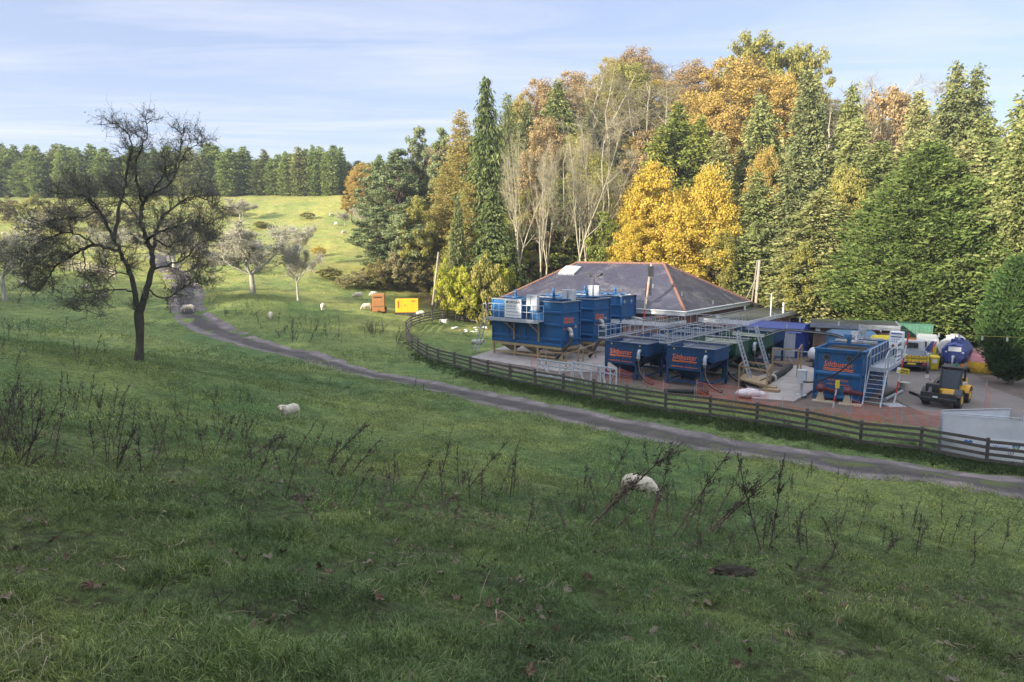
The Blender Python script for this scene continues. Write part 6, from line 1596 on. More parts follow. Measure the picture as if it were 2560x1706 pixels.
G2 = 'trees of the hanging wood'
W_ = [  # kind, leaf, px, top py, distance, width px, name, colour words
 ('broadfine', 'orange', 366, 161, 150, 34, 'oak_tree', 'orange leaved tree at the left edge of the wood'),
 ('broad', 'orange', 354, 186, 140, 20, 'oak_tree', 'small orange tree at the top edge of the sunlit field'),
 ('pine', 'pine', 384, 158, 118, 44, 'pine_tree', 'blue green pine, leftmost of the pines'),
 ('pine', 'pine', 402, 146, 110, 46, 'pine_tree', 'tall blue green pine beside the leftmost pine'),
 ('pine', 'pine', 420, 120, 112, 34, 'pine_tree', 'tallest thin pine standing against the sky'),
 ('pine', 'pine', 384, 205, 98, 60, 'pine_tree', 'low spreading pine over the field edge'),
 ('pine', 'pine', 408, 200, 95, 50, 'pine_tree', 'broad pine above the generators'),
 ('broadfine', 'yellow', 424, 168, 114, 24, 'birch_tree', 'narrow yellow tree between the pines'),
 ('pine', 'pine', 444, 123, 110, 30, 'pine_tree', 'pine right of the narrow yellow tree'),
 ('larch', 'larch', 462, 108, 108, 34, 'larch_tree', 'tall golden larch left of the dark spruce'),
 ('larch', 'larch', 448, 160, 98, 34, 'larch_tree', 'lower golden larch under the tall larch'),
 ('larch', 'larch', 470, 180, 90, 34, 'larch_tree', 'thin tan larch at the foot of the dark spruce'),
 ('spruce', 'spruce', 487, 78, 92, 56, 'spruce_tree', 'tall dark drooping spruce standing above the wood'),
 ('spruce', 'spruce', 492, 190, 84, 62, 'spruce_tree', 'shaggy olive spruce below the tall dark spruce'),
 ('cyp', 'bluegreen', 459, 198, 82, 15, 'cypress_tree', 'narrow ivy green column tree behind the pale pole'),
 ('larch', 'lawson', 508, 92, 112, 26, 'larch_tree', 'olive larch just right of the tall dark spruce'),
 ('spruce', 'bluegreen', 507, 105, 98, 20, 'spruce_tree', 'slim dark spruce tucked behind the tall one'),
 ('law', 'bluegreen', 527, 101, 108, 26, 'fir_tree', 'small pointed fir below the brown hilltop trees'),
 ('law', 'lawson', 556, 82, 108, 40, 'fir_tree', 'bright green pointed fir on the left of the hilltop'),
 ('broadfine', 'brown', 540, 74, 128, 50, 'beech_tree', 'russet beech on the skyline left of the summit'),
 ('broadfine', 'brown', 572, 68, 135, 56, 'beech_tree', 'russet beech crown between fir and summit'),
 ('broadfine', 'larch', 520, 90, 125, 36, 'birch_tree', 'golden birch on the skyline above the spruce'),
 ('broadfine', 'brown', 632, 46, 145, 60, 'beech_tree', 'reddish brown beech at the first summit'),
 ('broadfine', 'larch', 606, 54, 140, 34, 'birch_tree', 'small golden tree at the left of the first summit'),
 ('broadfine', 'olive', 622, 58, 128, 70, 'oak_tree', 'olive and gold oak below the first summit'),
 ('bare', None, 655, 66, 140, 50, 'ash_tree', 'leafless ash on the saddle between the two summits'),
 ('bare', None, 605, 70, 115, 56, 'ash_tree', 'leafless grey ash under the first summit'),
 ('bare', None, 640, 72, 112, 44, 'ash_tree', 'leafless grey ash right of the other under the summit'),
 ('broadfine', 'brown', 690, 58, 135, 60, 'oak_tree', 'pale orange oak left of the tall skyline oak'),
 ('broadfine', 'orange', 728, 52, 118, 100, 'oak_tree', 'large orange oak in the middle of the hilltop'),
 ('broadfine', 'orange', 770, 66, 116, 60, 'oak_tree', 'orange oak right of the large orange oak'),
 ('broadfine', 'orange', 702, 90, 112, 70, 'oak_tree', 'orange oak above the dark holly'),
 ('loose', 'olive', 738, 24, 124, 52, 'oak_tree', 'tallest oak on the skyline with loose gold foliage'),
 ('loose', 'olive', 772, 36, 124, 56, 'oak_tree', 'loose crowned skyline oak right of the tallest one'),
 ('loose', 'olive', 797, 38, 122, 48, 'oak_tree', 'loose crowned skyline oak above the blue green cypress'),
 ('law', 'bluegreen', 796, 68, 92, 46, 'cypress_tree', 'tall blue green cypress rising to the skyline'),
 ('bare', None, 822, 84, 112, 40, 'ash_tree', 'bare skyline tree right of the blue green cypress'),
 ('law', 'lawson', 840, 85, 92, 38, 'cypress_tree', 'slim pointed green cypress on the right skyline'),
 ('loose', 'brown', 876, 80, 108, 60, 'beech_tree', 'sparse copper tree on the right skyline'),
 ('bare', None, 868, 78, 112, 50, 'ash_tree', 'leafless tree behind the sparse copper tree'),
 ('law', 'russetcon', 903, 90, 92, 40, 'fir_tree', 'bronzed pointed fir left of the twin topped cypress'),
 ('law', 'bluegreen', 938, 64, 84, 46, 'cypress_tree', 'left twin of the tall dark cypress pair'),
 ('law', 'bluegreen', 958, 68, 84, 44, 'cypress_tree', 'right twin of the tall dark cypress pair'),
 ('law', 'lawson', 968, 118, 80, 60, 'cypress_tree', 'green cypress filling below the cypress pair'),
 ('law', 'lawson', 1030, 50, 62, 84, 'cypress_tree', 'very tall cypress cut by the right edge'),
 ('law', 'lawson', 1012, 110, 60, 54, 'cypress_tree', 'cypress leaning out left of the very tall one'),
 ('law', 'lawson', 752, 95, 98, 44, 'cypress_tree', 'soft green cypress below the orange oaks'),
 ('law', 'green', 672, 104, 98, 50, 'holly_tree', 'dark green evergreen in the middle of the wood'),
 ('law', 'green', 695, 118, 96, 44, 'holly_tree', 'second dark evergreen behind the yellow maples'),
 ('law', 'green', 655, 128, 95, 40, 'holly_tree', 'dark evergreen left of the other evergreens'),
 ('law', 'russetcon', 712, 130, 94, 44, 'fir_tree', 'bronzed evergreen above the yellow maples'),
 ('broadfine', 'orange', 758, 140, 92, 40, 'maple_tree', 'small orange maple beside the green cypress column'),
 ('law', 'lawson', 752, 172, 84, 44, 'cypress_tree', 'green column cypress right of the yellow maples'),
 ('cyp', 'lawson', 742, 235, 80, 40, 'cypress_tree', 'bright green low cypress behind the pavilion wing'),
 ('law', 'bluegreen', 790, 140, 82, 44, 'cypress_tree', 'blue green cypress below the tall one'),
 ('broadfine', 'yellow', 650, 156, 86, 78, 'maple_tree', 'bright yellow maple, left of the yellow pair'),
 ('broadfine', 'yellow', 700, 158, 86, 72, 'maple_tree', 'bright yellow maple, right of the yellow pair'),
 ('broadfine', 'yellow', 675, 200, 82, 96, 'maple_tree', 'lower golden maple behind the slate roof ridge'),
 ('broadfine', 'yellow', 632, 215, 82, 50, 'maple_tree', 'small yellow maple left of the golden one'),
 ('broadfine', 'olive', 718, 225, 80, 50, 'maple_tree', 'olive gold maple over the right roof hip'),
 ('broad', 'ygreen', 503, 232, 84, 30, 'hazel_tree', 'yellow green tree just left of the slate roof'),
 ('broad', 'ygreen', 522, 214, 89, 36, 'hazel_tree', 'yellow green tree behind the left bare ash'),
 ('broad', 'olive', 543, 220, 91, 36, 'hazel_tree', 'olive gold tree behind the right bare ash'),
 ('broad', 'ygreen', 566, 216, 94, 38, 'hazel_tree', 'yellow green tree above the skylight'),
 ('broad', 'ygreen', 590, 226, 94, 36, 'hazel_tree', 'yellow green tree left of the dark holly'),
 ('bare', None, 520, 134, 84, 40, 'ash_tree', 'pale barked bare ash, left of the bare pair'),
 ('bare', None, 541, 138, 84, 36, 'ash_tree', 'pale barked bare ash, right of the bare pair'),
 ('bare', None, 586, 112, 86, 52, 'ash_tree', 'tall pale bare ash in front of the evergreens'),
 ('bare', None, 612, 120, 88, 44, 'ash_tree', 'pale bare ash left of the yellow maples'),
 ('bare', None, 566, 140, 90, 40, 'ash_tree', 'thin bare ash between the two bare groups'),
 ('broadfine', 'olive', 576, 128, 100, 56, 'oak_tree', 'olive gold oak behind the bare ashes'),
 ('broadfine', 'brown', 545, 112, 104, 54, 'beech_tree', 'tan beech low on the left of the hill'),
 ('broadfine', 'olive', 600, 146, 97, 50, 'oak_tree', 'olive oak behind the tall bare ash'),
 ('law', 'green', 560, 180, 92, 50, 'fir_tree', 'olive evergreen low behind the bare ashes'),
 ('broad', 'green', 606, 205, 84, 40, 'holly_tree', 'glossy green holly left of the yellow maples'),
 ('broadfine', 'olive', 838, 160, 80, 74, 'beech_tree', 'broad golden green tree in the right of the wood'),
 ('law', 'russetcon', 815, 190, 74, 60, 'cypress_tree', 'bronzed conifer left of the broad golden green tree'),
 ('law', 'lawson', 870, 140, 80, 66, 'cypress_tree', 'yellow green conifer above the broad golden green tree'),
 ('law', 'russetcon', 868, 200, 74, 50, 'cypress_tree', 'bronzed conifer beside the frond covered conifer'),
 ('law', 'lawson', 905, 130, 80, 60, 'cypress_tree', 'golden green conifer behind the frond covered conifer'),
 ('law', 'lawson', 845, 118, 86, 52, 'cypress_tree', 'yellow green cypress under the slim pointed one'),
 ('law', 'russetcon', 955, 140, 76, 60, 'cypress_tree', 'golden conifer right of the frond covered conifer'),
 ('law', 'lawson', 990, 205, 66, 60, 'cypress_tree', 'shaded cypress behind the column-shaped yew'),
 ('broad', 'olive', 800, 240, 72, 40, 'hazel_tree', 'olive bush tree behind the grey timber pole'),
 ('broad', 'green', 826, 250, 72, 44, 'hazel_tree', 'shadowed green bush tree above the outhouse'),
 ('big', 'bigcon', 920, 143, 66, 132, 'frond_conifer', 'huge conifer with sweeping fronds above the vehicles'),
]
for (k, mt, px, tp_, d, w, nm, lab) in W_:
    tree(k, mt, px, tp_, d, w * {'law': 1.4, 'pine': 1.2, 'larch': 1.35, 'spruce': 1.25, 'bare': 1.2}.get(k, 1.15), nm, lab, group=G2)
# yew in front right, orchard trees, left small trees
q = yp(1008, 384); ye = tree('yew', 'yew', 0, 0, 0, name='yew_tree', label='dense dark column-shaped yew standing on the grass verge by the drive', xy=(q.x, q.y), Hm=(at_y(1008, 259, q.y).z - YZ), Wm=4.1, cat='tree')
# a few unnamed fillers high on the hill and at its foot, seen only as colour between the others
rgf = random.Random(5)
def skyline(px):
    return np.interp(px, [350, 400, 455, 490, 560, 635, 690, 740, 800, 850, 900, 950, 1024], [165, 150, 125, 118, 88, 62, 74, 56, 66, 100, 102, 88, 90])
for i in range(165):
    px = rgf.uniform(415, 1030); d = rgf.uniform(90, 150)
    x = at_y(px, 300, d).x; g = H(x, d, False)
    hh = rgf.uniform(9, 14); tpy = proj((x, d, g + hh))[1]
    if tpy < skyline(px) + 6: hh *= .7; tpy = proj((x, d, g + hh))[1]
    if tpy < skyline(px) + 4 or tpy > 262: continue
    if px < 520: k, m_ = rgf.choice([('larch', 'larch'), ('broad', 'olive'), ('broad', 'brown'), ('broad', 'olive')])
    elif px < 760: k, m_ = rgf.choice([('broad', 'olive'), ('broad', 'brown'), ('broad', 'yellow'), ('broad', 'orange'), ('law', 'lawson'), ('broad', 'olive')])
    else: k, m_ = rgf.choice([('law', 'lawson'), ('broad', 'olive'), ('broad', 'brown'), ('broad', 'olive')])
    tree(k, m_, px, tpy, d, rgf.uniform(42, 62), {'larch': 'larch_tree', 'law': 'conifer_tree', 'broad': 'oak_tree'}[k], 'F' + m_, group=G2)

# shrubs: hedge bank at the foot of the wood and scrub in the field
SH = []
def shrub(px, top, base, wpx, mat, label, name='shrub', grp='bushes at the foot of the wood', d=None):
    if d: q = at_y(px, 300, d); q = Vector((q.x, d, H(q.x, d, False)))
    else: q = on_ground(px, base)
    hh = at_y(px, top, q.y).z - q.z
    if hh < .5: hh = .8
    e = tree('shrub', mat, px, top, q.y, name=name, label=label, xy=(q.x, q.y), Hm=hh * 1.05, Wm=wpx / F * q.y, group=grp, cat='bush'); 
    if e: SH.append(e)
for (px, tp_, bs_, w, mt, lab) in [
 (452, 243, 292, 34, 'ygreen', 'bright yellow green bush behind the pale pole'),
 (420, 262, 292, 30, 'bramble', 'dark rounded bush right of the pines'), (398, 254, 290, 36, 'scrub', 'grey green scrub under the pines'),
 (378, 262, 290, 34, 'bramble', 'reddish bramble at the field edge'), (360, 270, 288, 30, 'scrub', 'low dry scrub beside the culvert'),
 (476, 268, 300, 40, 'ygreen', 'yellow green bush left of the pavilion'), (462, 285, 306, 34, 'scrub', 'scrubby bush beside the pale fence'),
 (498, 262, 300, 40, 'ygreen', 'yellow bush at the left roof hip'), (520, 245, 300, 46, 'ygreen', 'tall yellow green bush behind the left roof hip'),
 (545, 225, 300, 46, 'ygreen', 'tall yellow bush behind the bare ashes'), (575, 232, 300, 44, 'olive', 'olive bush behind the skylight'), (600, 228, 300, 44, 'ygreen', 'yellow green bush above the roof ridge'),
 (490, 285, 310, 30, 'olive', 'green bush left of the tall settling tanks'), (478, 298, 320, 26, 'scrub', 'dry bush by the rubbish heap')]:
    shrub(px, tp_, bs_, w * 1.15, mt, lab, d=None if bs_ < 300 else (92 if px > 500 else (88 if bs_ <= 306 else 82)))
for (px, tp_, w, mt, d, lab) in [(447, 262, 36, 'ygreen', 80, 'yellow bush just right of the tall pale pole'), (466, 268, 40, 'ygreen', 79, 'sunny yellow green bush beyond the curved fence'), (486, 256, 42, 'olive', 78.5, 'olive gold bush left of the tall tanks'), (503, 262, 34, 'ygreen', 80, 'bright bush touching the left roof hip'), (735, 262, 44, 'olive', 82, 'olive bush right of the roof ridge'), (768, 270, 40, 'olive', 80, 'dull bush behind the thick grey pole'), (790, 276, 40, 'ygreen', 80, 'pale green bush behind the wing roof'),
  (812, 272, 44, 'olive', 78, 'shaded bush above the blue cabin'), (836, 280, 36, 'ygreen', 80, 'yellowish bush left of the green dome tank'), (700, 250, 60, 'yellow', 82, 'golden bush touching the roof ridge'), (880, 290, 40, 'green', 70, 'dark bush under the frond covered conifer'), (760, 245, 40, 'lawson', 84, 'green bush above the right hip'), (650, 248, 50, 'olive', 84, 'olive bush behind the roof ridge')]:
    shrub(px, tp_, 0, w * 1.1, mt, lab, d=d)
GF = 'bushes and small trees in the sunlit field'
for (px, tp_, bs_, w, mt, lab) in [(62, 204, 232, 44, 'scrub', 'pale thorn bush below the shelter belt at the left'), (100, 205, 232, 40, 'scrub', 'grey thorn bush right of the pale thorn bush'), (8, 198, 222, 34, 'bramble', 'dark bramble mound at the left edge'), (38, 196, 222, 34, 'olive', 'olive bush under the shelter belt'),
  (130, 208, 226, 30, 'scrub', 'grey bush behind the fruit tree crown'), (232, 205, 217, 26, 'scrub', 'low thorn bush high in the field'), (308, 212, 219, 16, 'olive', 'small clipped bush high in the field'),
  (262, 222, 229, 22, 'olive', 'low gorse patch in the middle of the field'), (210, 228, 240, 18, 'bramble', 'dark bush beside the fruit tree crown'), (226, 240, 252, 26, 'scrub', 'brown bush left of the pale fruit trees'), (330, 268, 280, 26, 'bramble', 'reddish scrub by the culvert'), (345, 275, 288, 24, 'scrub', 'dry scrub right of the culvert'),
  (350, 292, 299, 20, 'scrub', 'rough grass bush behind the grazing sheep'), (270, 290, 297, 16, 'scrub', 'tussock bush between the pale fruit trees'), (312, 284, 294, 22, 'scrub', 'tussock bush right of the pale fruit trees'), (319, 246, 256, 16, 'yellow', 'small orange yellow bush in the field')]:
    shrub(px, tp_, bs_, w, mt, lab, grp=GF)
GO = 'old fruit trees in the orchard field'
for (px, tp_, bs_, w, var, lab) in [(254, 221, 294.5, 62, 0, 'pale lichen-covered fruit tree in the sun, left of the pair'), (298, 243, 300.5, 46, 1, 'pale lichen-covered fruit tree in the sun, right of the pair'), (299, 224, 262, 36, 1, 'paler fruit tree behind the sunlit pair'),
   (6, 210, 301, 50, 0, 'thin dark fruit tree at the left edge of the view'), (345, 212, 226, 20, 1, 'small bare fruit tree near the top of the field'), (364, 208, 230, 22, 1, 'reddish weeping fruit tree at the wood edge'), (240, 198, 220, 18, 0, 'small thorn tree high in the field'), (196, 262, 272, 20, 1, 'small fruit tree behind the big tree trunk'), (175, 222, 268, 44, 0, 'fruit tree half hidden behind the big tree'), (215, 250, 278, 20, 1, 'small bare tree right of the big fruit tree'), (105, 228, 268, 44, 1, 'fruit tree behind the left limbs of the big tree')]:
    q = on_ground(px, bs_)
    tree('orch', None, px, tp_, q.y, name='fruit_tree', label=lab, xy=(q.x, q.y), Hm=at_y(px, tp_, q.y).z - q.z, Wm=w / F * q.y, var=var, group=GO)

rgu = random.Random(77)
for px in np.linspace(474, 646, 17):
    tree('broad', rgu.choice(['olive', 'ygreen', 'lawson', 'olive', 'green']), px + rgu.uniform(-4, 4), rgu.uniform(172, 226), rgu.uniform(87, 97), rgu.uniform(34, 50), 'understorey_tree', 'U', group=G2)
for px in np.linspace(720, 880, 12):
    tree('broad', rgu.choice(['olive', 'lawson', 'green', 'russetcon']), px + rgu.uniform(-4, 4), rgu.uniform(215, 262), rgu.uniform(80, 88), rgu.uniform(34, 48), 'understorey_tree', 'U', group=G2)
# labels by order for trees that only their place tells apart
def by_order(sel, fmt):
    sel.sort(key=lambda e: e['_px'])
    for i, e in enumerate(sel): e['label'] = fmt(ordinal(i), e)
by_order([e for e in TREES if e.get('label') == 'S'], lambda o, e: 'dark green column conifer, %s from the left in the hilltop shelter belt' % o)
by_order([e for e in TREES if e.get('label') == 'U'], lambda o, e: 'low leafy tree at the foot of the wood, %s of these from the left' % o)
KW = {'larch': 'golden larch', 'spruce': 'dark evergreen', 'olive': 'olive leaved tree', 'green': 'deep green conifer', 'yellow': 'yellow leaved tree', 'orange': 'orange leaved tree', 'brown': 'russet leaved tree', 'lawson': 'light green conifer', 'russetcon': 'bronzed conifer', 'bluegreen': 'blue green conifer'}
for k, wds in KW.items():
    by_order([e for e in TREES if e.get('label') == 'F' + k], lambda o, e: '%s within the dense wood, %s of these from the left' % (wds, o))
for e in TREES:
    for k in ('_px', '_d', '_top'): del e[k]

# unseen wood behind and left of the viewer, shaped to shade the foreground
def backwood():
    rg = np.random.default_rng(3); P = []; 
    line = [(-48, 17, 12.0), (-50, 10, 13.5), (-50, 2, 18.5), (-50, -8, 19), (-52, -18, 18), (-50, -28, 17), (-48, -38, 16), (-45, -50, 16), (-62, 32, 11.4), (-56, 25, 12), (-69, 37, 11.4), (-76, 41, 11.6), (-82, 44, 11.8), (-88, 47, 12), (-95, 49, 12.2), (-101, 51, 12.4), (-108, 54, 12.6), (-114, 56, 12.8), (-122, 58, 13), (-130, 60, 13.4), (-60, 12, 13), (-62, 0, 18), (-64, -12, 20), (-40, -62, 16), (-30, -75, 16), (-66, -30, 20), (-70, 22, 9), (-148, 64, 17), (-165, 68, 18), (-15, -10, 12), (-5, -12, 13), (6, -11, 13), (17, -11, 13), (28, -13, 14), (-25, -16, 14), (-10, -22, 15), (12, -22, 15)]  # trees just behind the viewer are added to cut sky light up close
    k, crown, trunk, h, w = V_['broad'][0][:5]
    n_ = len(crown.vertices); co = np.zeros(n_ * 3, np.float32); crown.vertices.foreach_get('co', co); co = co.reshape(-1, 3)
    Vs = []
    for (x, y, hh) in line:
        hh *= 1.13; s = hh / h; a = rg.uniform(0, 6.28); ww = 1.35
        R2 = np.array([[math.cos(a), -math.sin(a), 0], [math.sin(a), math.cos(a), 0], [0, 0, 1]])
        Vs.append((co * [s * ww, s * ww, s]) @ R2.T + [x, y, H(x, y, False) - .5])
    Vv = np.vstack(Vs); me = np_mesh('unseen_shade_wood', Vv, np.arange(len(Vv)).reshape(-1, 4), LF['olive'])
    o = bpy.data.objects.new('unseen_shade_wood', me); COL.objects.link(o); tag(o, 'unseen dense wood behind the viewer, put there to shade the foreground', 'wood', kind='stuff')
backwood()
# ------------------------------------------------------------------ the big old fruit tree on the left
def hero_tree():
    rg = np.random.default_rng(42)
    gpos = on_ground(139, 361); Y0 = gpos.y; o0 = np.array(gpos)
    def W3(px, py, dy): return np.array(at_y(px, py, Y0 + dy)) - o0
    trunk, br, tw = Limbs(), Limbs(), Limbs()
    tb = [(139, 363.5, 0), (139.2, 358, 0), (139.6, 348, 0), (140, 336, 0), (139.3, 322, 0), (138.6, 312, 0)]
    P = np.array([W3(*q) for q in tb]); P = catmull(P, 4); s = np.linspace(0, 1, len(P))
    rad = .185 + .10 * np.exp(-s * 14) + .02 * np.sin(s * 9); trunk.add(P, rad, 12)
    limbs = [
     ([(139, 318, 0), (145.5, 293, .1), (151.7, 270, .3), (152, 254, .4), (147, 240, .5), (141, 222, .6), (143, 204, .8), (150, 194, .9)], .15, .06),
     ([(138.5, 316, 0), (133, 282.5, -.1), (123, 257.5, -.3), (114, 240, -.4)], .13, .07),
     ([(118, 251, -.35), (96.4, 245, -.8), (84, 248.6, -1.0), (71, 256, -1.1), (59, 263, -1.2), (50, 275, -1.2), (43, 286, -1.2), (37, 291, -1.2)], .085, .015),
     ([(114, 240, -.4), (100, 211, -.7), (86, 197, -.9), (68, 193, -1.1), (56, 196, -1.3)], .07, .012),
     ([(114, 240, -.4), (118, 211, -.2), (125, 184, .1), (128.5, 163, .2), (132, 145, .2), (125, 131, .2), (109, 120, .2)], .075, .010),
     ([(143, 204, .8), (136, 175, .6), (141, 149, .5), (148, 131, .5), (143, 114, .5)], .06, .010),
     ([(152, 254, .4), (155, 240, .9), (161, 220, 1.2), (178, 204, 1.5), (196, 197, 1.7), (214, 204, 1.8), (222, 214, 1.9)], .085, .012),
     ([(150, 194, .9), (170, 184, 1.0), (178.5, 157, 1.1), (182, 141, 1.1), (179, 128, 1.1)], .055, .010),
     ([(176, 170, 1.0), (186, 152, 1.0), (196, 145, .9), (203, 137, .9)], .03, .008),
     ([(151.7, 270, .3), (168, 265, .9), (186, 257.5, 1.2), (200, 243, 1.3), (212, 240, 1.3)], .06, .010),
     ([(147, 289, .1), (166, 298.6, .5), (178.5, 290, .7), (195, 282, .7), (206, 286, .7)], .045, .008),
     ([(134, 291, -.1), (118, 290, -.5), (100, 291, -.9), (91, 302, -1.0), (80, 311, -1.1), (68, 307.6, -1.1)], .045, .008),
     ([(84, 248, -1.0), (85, 265, -1.0), (84.5, 276, -.9), (90, 281, -.8)], .03, .008),
     ([(96, 245, -.8), (86, 238, -1.3), (66, 232, -1.8), (44, 240, -2.1), (28, 252, -2.2), (20, 266, -2.2)], .05, .008),
     ([(100, 211, -.7), (84, 216, -1.6), (64, 218, -2.0), (46, 222, -2.2), (32, 230, -2.3)], .045, .008),
     ([(114, 240, -.4), (104, 222, .6), (92, 206, 1.3), (80, 190, 1.6), (74, 178, 1.7)], .05, .010),
     ([(147, 240, .5), (160, 232, -.6), (178, 226, -1.3), (196, 222, -1.6), (212, 226, -1.7)], .06, .010),
     ([(141, 222, .6), (128, 205, 1.4), (112, 190, 1.9), (104, 172, 2.0)], .05, .010),
     ([(155, 240, .9), (168, 246, 1.8), (184, 238, 2.2), (200, 230, 2.4), (214, 236, 2.4)], .05, .010),
     ([(143, 204, .8), (156, 186, -.3), (166, 170, -.8), (160, 150, -.9)], .045, .010),
     ([(71, 256, -1.1), (56, 252, -1.0), (40, 262, -.8), (28, 276, -.7), (24, 288, -.7)], .035, .007),
     ([(130, 275, -.15), (112, 270, -.9), (100, 262, -1.3)], .03, .007),
     ([(168, 265, .9), (182, 272, 1.3), (198, 268, 1.5), (208, 272, 1.5)], .03, .007),
    ]
    segs = []
    def put(L_, pts, r0, r1, k=6):
        pts = catmull(pts, 5); n_ = len(pts); pts[1:-1] += rg.normal(size=(n_ - 2, 3)) * .025
        L_.add(pts, np.linspace(r0, r1, n_), k); return pts
    for q, r0, r1 in limbs:
        pts = put(trunk if r0 > .1 else br, np.array([W3(*a) for a in q]), r0, r1, 8 if r0 > .1 else 6); segs.append((pts, r0))
    # secondaries
    sec = []
    def spawn(pts, n_, L0, r, store, up=.1, spread=1.0, start=.25, Lb=br, steps=5, curl=.28):
        for i in range(n_):
            k = int(rg.uniform(start, 1) * (len(pts) - 1)); k = max(1, k)
            if pts[k][2] > 7.9 and rg.random() < .3: continue
            dd = norm(pts[k] - pts[k - 1])
            o = rvec(rg, 1)[0]; o -= dd * o.dot(dd); o = norm(o)
            d = dd * .6 + o * spread + np.array([0, 0, up]); L = L0 * rg.uniform(.45, 1.25) * ((1.2 - .5 * k / (len(pts) - 1)) * (.8 if pts[k][2] > 8.0 else 1) if Lb is br else 1)
            w = wander(rg, pts[k], d, L, steps, curl, up=up * .4); Lb.add(w, np.linspace(r, r * .35, len(w)), 4 if Lb is br else 3); store.append(w)
    for pts, r0 in segs:
        Ls = np.linalg.norm(np.diff(pts, axis=0), axis=1).sum()
        spawn(pts, int(Ls * (9 if r0 < .1 else 6)), 1.3, .016, sec, .16, 1.0, .25 if r0 < .1 else .45)
    ter = []
    for w in sec: spawn(w, 10, .66, .0075, ter, .14, 1.0, .15, tw, 4, .35)
    # epicormic shoots low on the trunk
    ep = []; spawn(np.array([W3(140, 338, 0), W3(138, 312, 0), W3(134, 290, 0)]), 46, .75, .010, ep, .35, .9, .05, tw, 4, .2); ter += ep
    spawn(np.array([W3(140, 330, 0), W3(146, 300, 0), W3(151, 275, 0)]), 26, .6, .009, ter, .35, .9, .05, tw, 4, .2)
    pick = np.vstack(ter + [w[1:] for w in sec]); n_ = 52000
    q = pick[rg.integers(len(pick), size=n_)]; d = norm(rvec(rg, n_) + np.array([0, 0, .35])); L = rg.uniform(.05, .20, (n_, 1))
    side = norm(np.cross(d, rvec(rg, n_))) * .0042
    V = np.stack([q - side, q + side, q + d * L + side * .4, q + d * L - side * .4], 1).reshape(-1, 3)
    side2 = norm(np.cross(d, side)) * .0042
    V2 = np.stack([q - side2, q + side2, q + d * L + side2 * .4, q + d * L - side2 * .4], 1).reshape(-1, 3)
    Vs = np.vstack([V, V2]); tw.V.append(Vs); tw.F.append(np.arange(len(Vs)).reshape(-1, 4) + tw.n); tw.n += len(Vs)
    nl = 10000; q = pick[rg.integers(len(pick), size=nl)] + rg.normal(size=(nl, 3)) * .07
    nn_ = rvec(rg, nl); u = norm(np.cross(nn_, rvec(rg, nl))); v = np.cross(nn_, u); s2 = rg.uniform(.014, .034, (nl, 1))
    A, B_ = quads(q, u * s2 * .7, v * s2)
    LF['fgleaf'] = LM('small_lichened_leaves', (.045, .050, .030), (.095, .10, .062), (.20, .20, .145), .15)
    e = empty('fruit_tree', gpos, 0, 'big spreading old fruit tree with twisted dark limbs, in the shade at the left', 'tree', GO)
    t = bpy.data.objects.new('trunk', trunk.mesh('trunk', BK['dark'])); link(t, e)
    link(bpy.data.objects.new('limb', br.mesh('limb', BK['dark'])), t)
    c = bpy.data.objects.new('crown', tw.mesh('crown', BK['fgtwig'])); link(c, e)
    link(bpy.data.objects.new('foliage', np_mesh('leaves', A, B_, LF['fgleaf'])), c)
hero_tree()

# ------------------------------------------------------------------ sheep
def blob(parts, voxel=.02, smooth_it=6):
    """tapered capsules fused into one continuous skin"""
    b = MB()
    for p in parts:
        if len(p) == 4: a, c, r0, r1 = p; sq = None
        else: a, c, r0, r1, sq = p
        a, c = Vector(a), Vector(c)
        if (c - a).length < 1e-6: b.ball(a, r0, 16, 12, sq or (1, 1, 1)); continue
        n_ = 6
        for i in range(n_ + 1):
            t = i / n_; b.ball(a.lerp(c, t), r0 + (r1 - r0) * t, 14, 10, sq or (1, 1, 1))
    me = b.mesh('blob', [])
    o = bpy.data.objects.new('tmp', me); COL.objects.link(o)
    m = o.modifiers.new('r', 'REMESH'); m.mode = 'VOXEL'; m.voxel_size = voxel; m.use_smooth_shade = True
    s = o.modifiers.new('s', 'SMOOTH'); s.factor = .5; s.iterations = smooth_it
    dg = bpy.context.evaluated_depsgraph_get(); out_ = bpy.data.meshes.new_from_object(o.evaluated_get(dg))
    bpy.data.objects.remove(o); return out_

def sheepmat():
    m, n, l, out = nt_new('fleece')
    tc = n.new('ShaderNodeTexCoord'); P = tc.outputs['Object']
    t = noise(n, l, P, 9, 6, .7); r = ramp(n, [(.3, (.42, .35, .25)), (.48, (.56, .50, .40)), (.65, (.68, .62, .52))]); l.new(t.outputs[0], r.inputs[0])
    a = n.new('ShaderNodeAttribute'); a.attribute_name = 'skin'
    c = mixc(n, l, a.outputs['Fac'], r.outputs[0], (.62, .50, .42))
    b = n.new('ShaderNodeBsdfPrincipled'); b.inputs['Roughness'].default_value = .95; b.inputs['Specular IOR Level'].default_value = .1
    l.new(c, b.inputs['Base Color']); t2 = noise(n, l, P, 32, 4, .7); bp = n.new('ShaderNodeBump'); bp.inputs['Strength'].default_value = .8; bp.inputs['Distance'].default_value = .03
    l.new(t2.outputs[0], bp.inputs['Height']); l.new(bp.outputs[0], b.inputs['Normal']); l.new(b.outputs[0], out.inputs[0]); return m
FL = sheepmat(); HOOF = pm('dark_hoof', (.05, .045, .04), .6); EYE = pm('dark_eye', (.01, .01, .01), .2)
